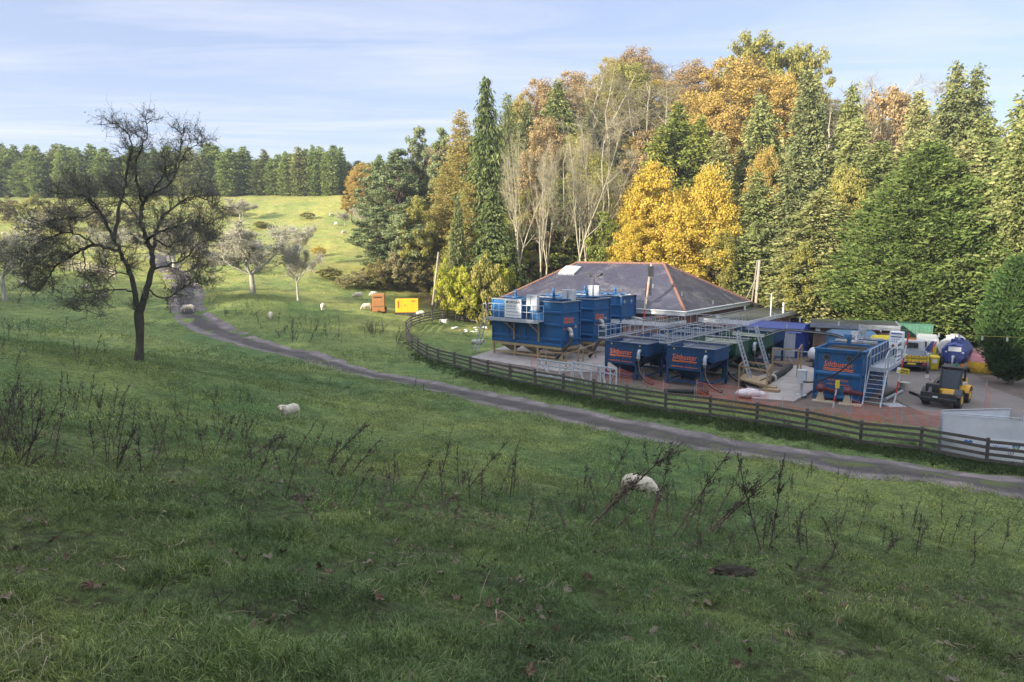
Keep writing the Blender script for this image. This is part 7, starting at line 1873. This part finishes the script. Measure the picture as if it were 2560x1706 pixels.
def sheep_mesh(pose, vox=.02):
    P = []
    if pose == 'lie':
        P += [((-.38, 0, .27), (.30, 0, .29), .25, .25, (1, 1, .92)), ((.35, 0, .34), (.52, .06, .55), .17, .12), ((.52, .06, .60), (.68, .10, .54), .095, .055),
              ((.30, .18, .08), (.5, .16, .07), .07, .05), ((-.35, .2, .10), (-.1, .26, .08), .09, .05), ((-.6, 0, .3), (-.66, 0, .2), .05, .03)]
        head, eyes, skinx = Vector((.6, .08, .57)), [(.60, .165, .61), (.60, .0, .63)], None
        legs = []
    else:
        P += [((-.38, 0, .56), (.24, 0, .56), .26, .255, (.95, .88, 1.0)), ((-.28, 0, .58), (.1, 0, .53), .275, .275, (1, .92, .98)), ((-.60, 0, .60), (-.65, 0, .42), .05, .035)]
        legs = [(-.46, .13), (-.44, -.13), (.30, .12), (.33, -.12)]
        for i, (x, y) in enumerate(legs):
            if x < 0: P += [((x + .02, y, .50), (x - .02, y, .36), .12, .075), ((x - .02, y, .36), (x - .07, y, .24), .06, .036), ((x - .07, y, .24), (x - .03, y, .03), .032, .030)]
            else: P += [((x - .02, y, .48), (x, y, .32), .10, .055), ((x, y, .32), (x + .01, y, .20), .045, .034), ((x + .01, y, .20), (x + .01, y, .03), .032, .030)]
        if pose == 'graze':
            P += [((.28, 0, .56), (.58, .02, .36), .22, .12), ((.60, .02, .33), (.72, .02, .10), .088, .050), ((.60, .11, .36), (.58, .19, .33), .03, .018), ((.60, -.07, .36), (.58, -.15, .33), .03, .018)]
            head, eyes = Vector((.70, .02, .2)), [(.70, .095, .24), (.70, -.055, .24)]
        else:
            P += [((.26, 0, .62), (.46, .04, .76), .235, .155), ((.49, .06, .81), (.60, .22, .69), .092, .05), ((.42, .16, .85), (.34, .24, .84), .028, .017), ((.56, .0, .84), (.63, -.09, .82), .028, .017)]
            head, eyes = Vector((.56, .16, .75)), [(.495, .165, .81), (.60, .085, .79)]
    me = blob(P, vox, 5)
    n_ = len(me.vertices); co = np.zeros(n_ * 3, np.float32); me.vertices.foreach_get('co', co); co = co.reshape(-1, 3)
    if pose != 'lie': body = (co[:, 2] > .36) & (co[:, 0] < .50)
    else: body = co[:, 0] < .5
    w = (vnoise(co[:, 0] + co[:, 2] * .7, co[:, 1] + co[:, 2] * .5, 22, 3) - .5) * .012 + (vnoise(co[:, 0] - co[:, 2], co[:, 1] + co[:, 2], 9, 5) - .5) * .018
    no = np.zeros(n_ * 3, np.float32); me.vertices.foreach_get('normal', no); no = no.reshape(-1, 3)
    co = co + no * (w * body)[:, None]; me.vertices.foreach_set('co', co.astype(np.float32).ravel())
    d = np.linalg.norm(co - np.array(head), axis=1); sk = np.clip(1.6 - d / .14, 0, 1)
    if pose != 'lie': sk = np.maximum(sk, np.clip((.34 - co[:, 2]) / .08, 0, 1))
    a = me.attributes.new('skin', 'FLOAT', 'POINT'); a.data.foreach_set('value', sk.astype(np.float32))
    me.materials.clear(); me.materials.append(FL)
    return me, eyes, legs
SM = {p: sheep_mesh(p) for p in ('graze', 'stand', 'lie')}
ems = {}
for p, (me, eyes, legs) in SM.items():
    L_ = []
    for e_ in eyes: b = MB(); b.ball(e_, .016, 8, 6); L_.append(('eye', b.mesh('eye', EYE, True)))
    for (x, y) in legs: b = MB(); x2 = x - .03 if x < 0 else x + .02; b.tube([(x2, y, 0), (x2, y, .055)], [.042, .034], 8); L_.append(('hoof', b.mesh('hoof', HOOF)))
    ems[p] = L_
def sheep(px, py, face, pose, label, scale=1.0, pos=None):
    g = pos or on_ground(px, py); e = empty('sheep', g, face, label, 'sheep', 'sheep grazing in the field'); scale *= 1 if scale < 1 else .84; e.scale = (scale,) * 3
    link(bpy.data.objects.new('body', SM[pose][0]), e)
    for nm, me in ems[pose]: link(bpy.data.objects.new(nm, me), e)
    return e
sheep(640, 499, R(-28), 'graze', 'white sheep grazing side-on among dead stalks, nearest the viewer', .76)
sheep(289, 420, R(-128), 'stand', 'white sheep standing with raised head, looking at the viewer', .76)
sheep(188, 312.5, R(200), 'graze', 'sheep grazing at the edge of the farm track beyond the big tree', 1.1)
sheep(270.5, 319.5, R(-75), 'graze', 'sheep facing the viewer in the shaded middle field', 1.05)
sheep(323, 310.5, R(-85), 'graze', 'sheep grazing between the lone front-facing one and the generators', 1.1)
sheep(358, 299, R(178), 'graze', 'sheep grazing side-on in the sun behind the orange generator', 1.2)
sheep(366.5, 309.8, R(200), 'graze', 'sheep close to the left wheel of the orange generator', 1.05)
sheep(419.5, 317.5, R(190), 'graze', 'sheep grazing between the yellow generator and the curved fence', 1.1)
sheep(373.5, 296.5, R(170), 'graze', 'sheep mostly hidden behind the orange generator', 1.0)
sheep(100, 299, R(10), 'lie', 'sheep lying down behind the big fruit tree trunk', 1.2)
sheep(86, 292, R(160), 'graze', 'sheep seen through the lower limbs of the big fruit tree', 1.2)
sheep(25, 285, R(190), 'lie', 'sheep lying in the sun beside the thin tree at the left', 1.3)
for k, (px, py, lab) in enumerate(((331.5, 216.5, 'distant sheep highest on the right of the sunlit field'), (336, 225.5, 'distant sheep below the highest one in the sunlit field'), (344, 234, 'distant sheep beside the reddish weeping fruit tree'), (19, 214, 'distant sheep under the thorn bush at the far left'), (35, 224, 'distant sheep right of the left edge thorn bushes'), (16, 231, 'distant sheep lower on the far left slope'), (4, 236, 'distant sheep at the very left edge'))):
    sheep(px, py, R(40 + 97 * k), 'graze', lab, 1.0)

# ------------------------------------------------------------------ dead dock and thistle stalks
STM = pm('dead_stalk_brown', (.062, .045, .038), .9, col2=(.030, .023, .020), scale=6, dirt=(.20, .16, .13), dirt_amt=.4)
def stalk_mesh(seed, leafy=1.0, side=5):
    """one metre tall dead plant, stem along z"""
    rg = np.random.default_rng(seed); L = Limbs()
    st_ = wander(rg, [0, 0, -.03], [0, 0, 1], 1.03, 8, .035); st_[:, 2] = np.linspace(-.03, 1, len(st_)); L.add(st_, np.linspace(.0095, .004, len(st_)), 5)
    qs = []
    for i in range(int(side * 3)):
        t = rg.uniform(.25, .98); k = t * (len(st_) - 1); p = st_[int(k)]; a = rg.uniform(0, 6.28)
        d = [math.cos(a) * .7, math.sin(a) * .7, .75]; w = wander(rg, p, d, rg.uniform(.06, .24) * (1.2 - t * .6), 4, .18, up=.05); L.add(w, np.linspace(.0048, .0024, len(w)), 3); qs.append(w)
    allp = np.vstack(qs + [st_[3:]])
    nl = int(60 * leafy); q = allp[rg.integers(len(allp), size=nl)] + rg.normal(size=(nl, 3)) * .012
    dn = norm(np.array([0, 0, -1.0]) + rvec(rg, nl) * .75); s_ = norm(np.cross(dn, rvec(rg, nl))); ln = rg.uniform(.015, .055, (nl, 1))
    V = np.stack([q - s_ * .004, q + s_ * .004, q + dn * ln + s_ * .0065, q + dn * ln - s_ * .0065], 1).reshape(-1, 3)
    L.V.append(V); L.F.append(np.arange(nl * 4).reshape(-1, 4) + L.n); L.n += nl * 4
    nh = int(34 * leafy); q = allp[rg.integers(len(allp), size=nh)] + rg.normal(size=(nh, 3)) * .008; u = rvec(rg, nh); v = norm(np.cross(u, rvec(rg, nh))); s2 = rg.uniform(.003, .008, (nh, 1))
    A, _ = quads(q, u * s2, v * s2); L.V.append(A); L.F.append(np.arange(nh * 4).reshape(-1, 4) + L.n); L.n += nh * 4
    return L.mesh('dead_stalk', STM)
SKM = [stalk_mesh(200 + i, [1.0, 1.5, .6, 2.2, .8, 1.8][i], [5, 6, 3, 8, 4, 7][i]) for i in range(6)]
def multi(seed):
    rg = np.random.default_rng(seed); vs = []; fs = []; o_ = 0
    for i in range(rg.integers(4, 7)):
        me = SKM[rg.integers(6)]; n_ = len(me.vertices); co = np.zeros(n_ * 3, np.float32); me.vertices.foreach_get('co', co); co = co.reshape(-1, 3).astype(float)
        k = len(me.polygons); f = np.zeros(k * 4, np.int32); me.loops.foreach_get('vertex_index', f); f = f.reshape(-1, 4)
        M_ = np.array(Matrix.Rotation(rg.uniform(.05, .5), 3, Vector((*rvec(rg, 1)[0][:2], 0)).normalized())); s = rg.uniform(.5, 1)
        vs.append(co * s @ M_.T + [rg.normal() * .05, rg.normal() * .05, 0]); fs.append(f + o_); o_ += n_
    return np_mesh('dead_stalk_clump', np.vstack(vs), np.vstack(fs), STM)
MUL = [multi(300 + i) for i in range(4)]
def stalk(base, tip, me, label, group, thick=1.0, dy=0.0):
    o = bpy.data.objects.new('dead_stalk', me); COL.objects.link(o); d = tip - base; L = d.length
    o.location = base; q = d.to_track_quat('Z', 'Y'); o.rotation_mode = 'QUATERNION'
    from mathutils import Quaternion
    o.rotation_quaternion = q @ Quaternion((0, 0, 1), random.uniform(0, 6.28)); o.scale = (thick * L ** .6, thick * L ** .6, L)
    tag(o, label, 'dead stalk', group); return o
def px_stalk(bx, by, tx, ty, me=None, label='', group='', thick=1.0):
    g = on_ground(bx, by); dy = random.uniform(-.12, .12) * abs(by - ty) * .02
    stalk(g, at_y(tx, ty, g.y + dy), me or random.choice(SKM), label, group, thick)
def c7(x, y): return 560 + x * .119, 432 + y * .119
def c6(x, y): return 240 + x * .119, 376 + y * .119
H7 = [((220, 830), (1000, 50), 3), ((240, 840), (640, 350), 1), ((270, 870), (410, 690), 2), ((375, 490), (600, 60), 0), ((905, 830), (980, 640), 2), ((950, 880), (1430, 150), 0), ((1010, 890), (1310, 400), 2), ((1240, 850), (1700, 350), 3), ((1240, 860), (1850, 330), 0), ((1690, 1000), (1480, 180), 0), ((1760, 1000), (1970, 200), 5),
      ((200, 500), (212, 265), 3), ((210, 500), (300, 300), 1), ((440, 840), (660, 640), 3), ((760, 790), (930, 180), 3), ((780, 790), (880, 450), 5), ((905, 760), (905, 430), 1), ((720, 780), (820, 560), 5), ((1200, 690), (1310, 430), 2), ((1280, 770), (1550, 300), 4), ((1180, 980), (1200, 830), 3), ((1200, 900), (1215, 830), 3), ((1380, 1060), (1450, 840), 1), ((1470, 1050), (1450, 850), 0),
      ((1470, 920), (1600, 760), 4), ((1710, 960), (1740, 650), 1), ((1990, 930), (2010, 640), 3), ((2020, 1020), (2000, 680), 1), ((2080, 1040), (2090, 720), 4), ((2270, 1100), (2350, 930), 3), ((1970, 1200), (2050, 1040), 3), ((2180, 1200), (2290, 1010), 3), ((1140, 1050), (1190, 900), 3), ((150, 700), (165, 545), 5), ((195, 690), (215, 520), 5), ((90, 650), (110, 570), 1), ((410, 270), (425, 130), 0), ((745, 320), (720, 60), 3), ((700, 240), (700, 120), 0),
      ((500, 500), (510, 290), 1), ((455, 700), (455, 480), 1), ((310, 560), (330, 440), 2), ((1150, 860), (1160, 540), 2), ((1550, 480), (1555, 320), 2), ((1500, 250), (1480, 190), 0), ((1200, 330), (1190, 190), 2), ((2110, 380), (2120, 220), 1), ((2330, 430), (2330, 300), 5), ((1930, 900), (1935, 780), 5), ((2335, 590), (2330, 450), 2), ((1870, 400), (1860, 330), 3), ((1950, 420), (1960, 340), 1)]
H6 = [((20, 710), (390, 510), 3), ((60, 480), (60, 260), 2), ((560, 750), (690, 380), 2), ((400, 770), (405, 540), 1), ((410, 760), (600, 370), 2), ((745, 720), (1110, 400), 3), ((810, 840), (930, 600), 5), ((720, 820), (860, 540), 3), ((920, 850), (1190, 510), 0), ((480, 740), (830, 700), 3), ((1010, 820), (1130, 770), 3), ((1300, 860), (1320, 740), 3), ((1335, 870), (1325, 760), 5), ((1480, 960), (1640, 700), 3), ((1490, 770), (1690, 620), 0),
      ((1680, 880), (1750, 500), 1), ((1840, 940), (1790, 560), 2), ((1870, 940), (1860, 780), 3), ((1880, 945), (1875, 800), 3), ((1910, 940), (1950, 710), 2), ((1920, 940), (2250, 540), 0), ((2270, 1010), (2300, 590), 2), ((2300, 1010), (2345, 650), 1), ((1105, 510), (1108, 400), 5), ((748, 110), (765, 0), 1), ((570, 80), (565, 0), 5), ((1465, 115), (1470, 0), 5), ((1190, 320), (1150, 220), 0), ((1780, 1200), (1860, 1070), 3), ((2080, 1090), (2095, 1020), 3), ((1100, 930), (1140, 820), 3), ((1270, 1000), (1200, 890), 1),
      ((100, 780), (95, 540), 3), ((60, 650), (170, 520), 1), ((260, 680), (400, 500), 3), ((330, 760), (345, 640), 1), ((800, 150), (960, 60), 0), ((925, 170), (925, 110), 5), ((1015, 600), (1010, 450), 2), ((2215, 1010), (2245, 930), 3), ((1610, 850), (1600, 790), 3)]
LB7 = ['tall leaning dead stalk in the drift around the grazing sheep', 'dead dock stalks in the drift around the grazing sheep']
for (a, c_, m_) in H7:
    b1, t1_ = c7(*a), c7(*c_); px_stalk(*b1, *t1_, SKM[m_], 'dead brown stalk in the drift right of and around the nearest grazing sheep', 'dead stalks around the nearest grazing sheep', 1.15)
for (a, c_, m_) in H6:
    b1, t1_ = c6(*a), c6(*c_); px_stalk(*b1, *t1_, SKM[m_], 'dead brown stalk on the bank below the sheep that looks up', 'dead stalks below the sheep that looks up', 1.1)
rs = random.Random(9)
ZONES = [  # px0, px1, py0, py1, count, height range m, group words
 (2, 120, 398, 470, 52, (.4, .95), 'dark dead stalk in the drift at the left edge, below the big tree', 'dead stalks at the left edge below the big tree', 1.2),
 (100, 262, 402, 478, 44, (.35, .9), 'dead stalk in the drift left of the sheep that looks up', 'dead stalks left of the sheep that looks up', 1.1),
 (0, 130, 328, 372, 34, (.35, .95), 'short dead stalk in the shade left of the big tree trunk', 'dead stalks left of the big tree trunk', 1.4),
 (258, 345, 322, 346, 44, (.5, 1.2), 'dead stalk on the bank between the track and the shaded sheep', 'dead stalks on the bank above the track', 1.5),
 (362, 388, 324, 338, 22, (.6, 1.4), 'dark dead stalk in the clump below the orange generator', 'dead stalks below the orange generator', 1.7),
 (392, 412, 326, 352, 16, (.5, 1.2), 'dead stalk against the outer bend of the dark fence', 'dead stalks at the bend of the fence', 1.6),
 (830, 1022, 478, 580, 34, (.35, .85), 'short dead stalk on the slope right of the drift, below the track', 'dead stalks on the right hand slope', 1.15),
 (190, 262, 300, 318, 22, (.5, 1.0), 'dead stalk in the rough strip beyond the track bend', 'dead stalks beyond the track bend', 1.7)]
for (x0, x1, y0, y1, n_, (h0, h1), lab, grp, th_k) in ZONES:
    for i in range(n_):
        cl = rs.gauss(0, .5); px, py = rs.uniform(x0, x1), rs.uniform(y0, y1); g = on_ground(px, py)
        if track_dist(np.array([g.x]), np.array([g.y]))[0] < .1: continue
        h_ = rs.uniform(h0, h1) * rs.choice((1, 1, .6, 1.15)); lean = rs.gauss(.12, .28); t_ = g + Vector((h_ * lean, h_ * rs.gauss(0, .1), h_ * math.cos(min(1.2, abs(lean)))))
        me = rs.choice(MUL) if i % 13 == 0 else rs.choice(SKM)
        stalk(g, t_, me, lab, grp, th_k * .85)

# ------------------------------------------------------------------ grass and fallen leaves
gb, n, l, out = nt_new('grass_blade')
P, c, _ = grass_color(n, l, False)
sx = n.new('ShaderNodeSeparateXYZ'); l.new(P, sx.inputs[0]); far = n.new('ShaderNodeMapRange'); far.inputs[1].default_value = 60; far.inputs[2].default_value = 95; l.new(sx.outputs[1], far.inputs[0])
c = mixc(n, l, far.outputs[0], c, mixc(n, l, 1.0, c, (1.95, 1.52, 1.25), 'MULTIPLY'))
g = n.new('ShaderNodeNewGeometry'); rp_ = ramp(n, [(.0, (.62, .62, .55)), (.45, (1.05, 1.05, .95)), (.78, (1.5, 1.5, 1.35)), (.90, (2.1, 1.8, 1.7)), (1.0, (2.9, 2.4, 2.4))]); l.new(g.outputs['Random Per Island'], rp_.inputs[0])
c = mixc(n, l, 1.0, c, rp_.outputs[0], 'MULTIPLY')
oi = n.new('ShaderNodeObjectInfo'); ro = ramp(n, [(.0, (.58, .62, .60)), (1.0, (1.42, 1.38, 1.25))]); l.new(oi.outputs['Random'], ro.inputs[0]); c = mixc(n, l, 1.0, c, ro.outputs[0], 'MULTIPLY')
df = n.new('ShaderNodeBsdfDiffuse'); tr = n.new('ShaderNodeBsdfTranslucent'); gl = n.new('ShaderNodeBsdfGlossy'); gl.inputs['Roughness'].default_value = .45
l.new(c, df.inputs[0]); l.new(c, tr.inputs[0]); mx = n.new('ShaderNodeMixShader'); mx.inputs[0].default_value = .3; l.new(df.outputs[0], mx.inputs[1]); l.new(tr.outputs[0], mx.inputs[2])
m2 = n.new('ShaderNodeMixShader'); m2.inputs[0].default_value = .035; l.new(mx.outputs[0], m2.inputs[1]); l.new(gl.outputs[0], m2.inputs[2]); l.new(m2.outputs[0], out.inputs[0])
def tuft(seed, n_, hgt_, wid, rad, lay=.5, segs=3):
    rg = np.random.default_rng(seed); V = []; Fc = []; o_ = 0
    for i in range(n_):
        a = rg.uniform(0, 6.28); r = rad * math.sqrt(rg.random()); p = np.array([r * math.cos(a), r * math.sin(a), -.01]); L = hgt_ * rg.uniform(.45, 1.25)
        b_ = rg.uniform(0, 6.28); out_ = np.array([math.cos(b_), math.sin(b_), 0]); sd = np.array([-out_[1], out_[0], 0]) * wid * rg.uniform(.6, 1.2); bend = rg.uniform(.1, 1.0) * lay
        for k in range(segs + 1):
            t = k / segs; c_ = p + np.array([0, 0, 1]) * L * (t - bend * t * t * .75) + out_ * L * (bend * t * t + .12 * t); w = (1 - t) ** .7
            V += [c_ - sd * w, c_ + sd * w]
        for k in range(segs): Fc.append((o_ + 2 * k, o_ + 2 * k + 1, o_ + 2 * k + 3, o_ + 2 * k + 2))
        o_ += 2 * (segs + 1)
    return np_mesh('tuft', np.array(V), np.array(Fc), gb)
def hidden_col(name, meshes):
    c = bpy.data.collections.new(name)
    for i, me in enumerate(meshes): c.objects.link(bpy.data.objects.new('%s_%02d' % (name, i), me))
    return c
def scatter(name, pts, scl, col, label, cat, lean=.18):
    me = bpy.data.meshes.new(name); me.vertices.add(len(pts)); me.vertices.foreach_set('co', np.asarray(pts, np.float32).ravel())
    a = me.attributes.new('scl', 'FLOAT', 'POINT'); a.data.foreach_set('value', np.asarray(scl, np.float32))
    rg = np.random.default_rng(1); rot = np.c_[rg.normal(size=len(pts)) * lean, rg.normal(size=len(pts)) * lean, rg.uniform(0, 6.28, len(pts))].astype(np.float32)
    a = me.attributes.new('rot', 'FLOAT_VECTOR', 'POINT'); a.data.foreach_set('vector', rot.ravel())
    o = bpy.data.objects.new(name, me); COL.objects.link(o)
    ng = bpy.data.node_groups.new(name, 'GeometryNodeTree'); ng.interface.new_socket('Geometry', in_out='INPUT', socket_type='NodeSocketGeometry'); ng.interface.new_socket('Geometry', in_out='OUTPUT', socket_type='NodeSocketGeometry')
    N = ng.nodes; Lk = ng.links; gi = N.new('NodeGroupInput'); go = N.new('NodeGroupOutput'); ip = N.new('GeometryNodeInstanceOnPoints'); ci = N.new('GeometryNodeCollectionInfo')
    ci.inputs[0].default_value = col; ci.inputs[1].default_value = True; ci.inputs[2].default_value = True
    n1_ = N.new('GeometryNodeInputNamedAttribute'); n1_.data_type = 'FLOAT'; n1_.inputs[0].default_value = 'scl'
    n2_ = N.new('GeometryNodeInputNamedAttribute'); n2_.data_type = 'FLOAT_VECTOR'; n2_.inputs[0].default_value = 'rot'
    Lk.new(gi.outputs[0], ip.inputs['Points']); Lk.new(ci.outputs[0], ip.inputs['Instance']); ip.inputs['Pick Instance'].default_value = True
    ri = N.new('FunctionNodeRandomValue'); ri.data_type = 'INT'; ri.inputs[4].default_value = 0; ri.inputs[5].default_value = len(col.objects) - 1
    Lk.new(ri.outputs[2], ip.inputs['Instance Index']); Lk.new(n2_.outputs[0], ip.inputs['Rotation']); Lk.new(n1_.outputs[0], ip.inputs['Scale']); Lk.new(ip.outputs[0], go.inputs[0])
    m = o.modifiers.new('scatter', 'NODES'); m.node_group = ng
    tag(o, label, cat, kind='stuff'); return o
def ring_points(n_, r0, r1, seed, half=41, power=1.0):
    rg = np.random.default_rng(seed); r = np.sqrt(rg.uniform(r0 ** 2, r1 ** 2, n_)) if power == 1 else r0 + (r1 - r0) * rg.random(n_) ** power
    a = R(90) + rg.uniform(-R(half), R(half), n_); return r * np.cos(a), r * np.sin(a)
def clear(x, y, m=.12, yard=True, far=True):
    k = track_dist(x, y) > m + (vnoise(x, y, 1.5, 9) - .5) * 1.1 - .3
    k &= yard_earth(x, y) + (vnoise(x, y, 1.2, 4) - .5) * .8 < .42
    k &= wood_mask(x, y) < .5
    return k
def field_pts(x, y, dz=0): return np.c_[x, y, hgt(x, y) + dz]
near = hidden_col('near_tuft', [tuft(1 + i, 60, .060, .0021, .12, 1.1) for i in range(3)] + [tuft(11, 60, .10, .0023, .10, 1.3), tuft(12, 34, .12, .0022, .09, .9)])
mid = hidden_col('mid_tuft', [tuft(21 + i, 34, .075, .0042, .20, 1.0, 2) for i in range(4)])
farT = hidden_col('far_tuft', [tuft(31 + i, 22, .11, .011, .34, 1.0, 2) for i in range(4)])
vf = hidden_col('distant_tuft', [tuft(41 + i, 16, .20, .03, .6, 1.0, 1) for i in range(3)])
PT = []; SC = []
x, y = ring_points(17000, 2.2, 8.5, 1); k = clear(x, y) & (vnoise(x, y, 5.2, 31) > .24); x, y = x[k], y[k]; hN = vnoise(x, y, 1.7, 12); scatter('grass_tufts', field_pts(x, y), (.45 + 1.5 * np.clip(hN - .25, 0, 1)) , near, 'short shaded grass close to the viewer', 'grass', .3)
x, y = ring_points(30000, 8, 20, 2); k = clear(x, y) & (vnoise(x, y, 4.0, 31) > .2); x, y = x[k], y[k]; hN = vnoise(x, y, 1.6, 12); scatter('grass_slope', field_pts(x, y), .40 + 1.5 * np.clip(hN - .2, 0, 1), mid, 'grazed grass on the near slope', 'grass', .3)
x, y = ring_points(34000, 19, 46, 3); k = clear(x, y); x, y = x[k], y[k]; hN = vnoise(x, y, .8, 12); scatter('grass_meadow', field_pts(x, y), .5 + 1.0 * np.clip(hN - .2, 0, 1), farT, 'grazed grass on both sides of the track', 'grass', .3)
x, y = ring_points(26000, 44, 150, 4, 41, 1.2); k = clear(x, y) & (hgt(x, y, False) < 14) & (y < 168); x, y = x[k], y[k]; hN = vnoise(x, y, .25, 12); scatter('grass_far_field', field_pts(x, y), .35 + 1.1 * np.clip(hN - .3, 0, 1), vf, 'grass of the far fields', 'grass', .3)
# rank verge under the fence
fx = []; fy = []
rg = np.random.default_rng(8)
for i in range(len(fpath) - 1):
    a, c_ = fpath[i], fpath[i + 1]; n_ = 230 if a.y < 50 else (60 if a.y < 60 else 6)
    t = rg.random(n_); fx.append(a.x + (c_.x - a.x) * t + rg.normal(size=n_) * .55 - .1); fy.append(a.y + (c_.y - a.y) * t + rg.normal(size=n_) * .6 - .45)
fx = np.concatenate(fx); fy = np.concatenate(fy); k = track_dist(fx, fy) > .05; fx, fy = fx[k], fy[k]
rank = leafmat('rank_verge_green', [(.2, (.030, .052, .020)), (.5, (.060, .095, .034)), (.8, (.12, .15, .06))], .2, .5, .6)
def recol(mes, m):
    for me in mes: me.materials.clear(); me.materials.append(m)
    return mes
verge = hidden_col('verge_tuft', recol([tuft(51 + i, 30, .27, .013, .24, 1.0, 2) for i in range(3)], rank))
scatter('verge_grass', field_pts(fx, fy), rg.uniform(.4, 1.25, len(fx)), verge, 'rank dark grass along the foot of the timber fence', 'grass', .25)
thin_c = hidden_col('thin_stem', [SKM[2], SKM[4], SKM[0], SKM[1]])
rg = np.random.default_rng(66); TX = []
for (a0, a1, b0, b1, n_) in ((240, 860, 425, 545, 120), (560, 1020, 455, 560, 70), (0, 300, 340, 440, 50), (300, 480, 352, 400, 20)):
    for i in range(n_):
        g = on_ground(rg.uniform(a0, a1), rg.uniform(b0, b1))
        if track_dist(np.array([g.x]), np.array([g.y]))[0] > .2: TX.append(tuple(g))
scatter('thin_dead_stems', TX, rg.uniform(.22, .75, len(TX)), thin_c, 'small thin dead stems dotted over the shaded slope', 'dead stems', .32)
# bleached dead grass and dark seedy weeds between the green
straw = pm('straw_blade', (.34, .30, .19), .9, col2=(.22, .19, .11), scale=3)
st_c = hidden_col('straw_tuft', recol([tuft(61 + i, 12, .11, .0022, .16, 1.6) for i in range(3)], straw))
x, y = ring_points(1500, 2.4, 16, 41); k = clear(x, y) & (vnoise(x, y, 1.1, 55) > .42); x, y = x[k], y[k]; scatter('straw_grass', field_pts(x, y, .01), np.random.default_rng(3).uniform(.6, 1.5, len(x)), st_c, 'bleached dead grass among the green', 'grass', .5)
dk = pm('dark_dead_weed', (.045, .035, .028), .9, col2=(.025, .02, .016), scale=5)
wd_c = hidden_col('weed_bit', recol([tuft(71 + i, 14, .10, .004, .10, 1.7) for i in range(3)], dk))
x, y = ring_points(1100, 2.6, 19, 43); k = clear(x, y) & (vnoise(x, y, .9, 57) > .45); x, y = x[k], y[k]; scatter('dark_weed_bits', field_pts(x, y, .02), np.random.default_rng(4).uniform(.5, 1.5, len(x)), wd_c, 'small dark dead weed leaves in the near grass', 'weeds', .7)
# fallen leaves
lfm = pm('fallen_leaf_brown', (.14, .085, .055), .8, col2=(.09, .055, .038), scale=2); lfp = pm('fallen_leaf_pale', (.20, .16, .12), .8, col2=(.13, .105, .08), scale=2)
def leafmesh(seed, mat):
    rg = np.random.default_rng(seed); b = MB(); pts = []; n_ = 14
    for i in range(n_):
        a = 2 * PI * i / n_; r = .055 * (1 if i % 2 else .62) * (1 + .25 * math.cos(a)) * rg.uniform(.85, 1.15); pts.append((r * math.cos(a) * 1.25, r * math.sin(a) * .85, .012 + rg.uniform(-.012, .022)))
    pts.append((0, 0, .004)); b.add(pts, [(i, (i + 1) % n_, n_) for i in range(n_)]); return b.mesh('leaf', mat)
lc = hidden_col('fallen_leaf', [leafmesh(i, lfm if i % 2 else lfp) for i in range(6)])
x, y = ring_points(420, 2.8, 11, 21); x2, y2 = ring_points(260, 10, 17, 22); x, y = np.r_[x, x2], np.r_[y, y2]
scatter('fallen_leaves', field_pts(x, y, .035), np.random.default_rng(2).uniform(.4, 1.05, len(x)), lc, 'brown fallen oak leaves lying in the near grass', 'leaf litter', .5)
# dark earth scrapes / molehills
for i, (px, py, s, lab) in enumerate(((733, 574, .20, 'low dark molehill at the lower right'), (301, 501, .14, 'small dark molehill left of centre'), (310, 548, .16, 'dark scrape of earth below the small molehill'))):
    g = on_ground(px, py); bmh = bmesh.new(); bmesh.ops.create_icosphere(bmh, subdivisions=4, radius=1)
    for v in bmh.verts:
        nz = mnoise.noise(v.co * 2.3 + Vector((i * 3, 0, 0))) * .35 + mnoise.noise(v.co * 7) * .3 + mnoise.noise(v.co * 19) * .2; v.co *= 1 + nz; v.co.x *= s * 1.25; v.co.y *= s * .8; v.co.z *= s * .42
    me = bpy.data.meshes.new('molehill'); bmh.to_mesh(me); bmh.free(); me.materials.append(pm('dark_soil', (.028, .020, .014), .95, col2=(.05, .04, .025), scale=14, bump=.8)); me.polygons.foreach_set('use_smooth', [True] * len(me.polygons))
    o = bpy.data.objects.new('molehill', me); COL.objects.link(o); o.location = g; tag(o, lab, 'molehill', 'dark earth mounds in the near grass')

# ------------------------------------------------------------------ thin autumn haze
hz, n, l, out = nt_new('haze_air'); pv_ = n.new('ShaderNodeVolumePrincipled'); pv_.inputs['Color'].default_value = (.80, .86, .95, 1); pv_.inputs['Density'].default_value = .00045; pv_.inputs['Anisotropy'].default_value = .2
l.new(pv_.outputs[0], out.inputs['Volume'])
b = MB(); b.box(-445, -445, float(gv[:, 2].min()) - 1, 445, 445, max(62, float(gv[:, 2].max()) + 24)); hb = b.build('haze', hz); tag(hb, 'thin pale haze hanging in the valley', 'haze', kind='stuff')
S.cycles.volume_bounces = 0
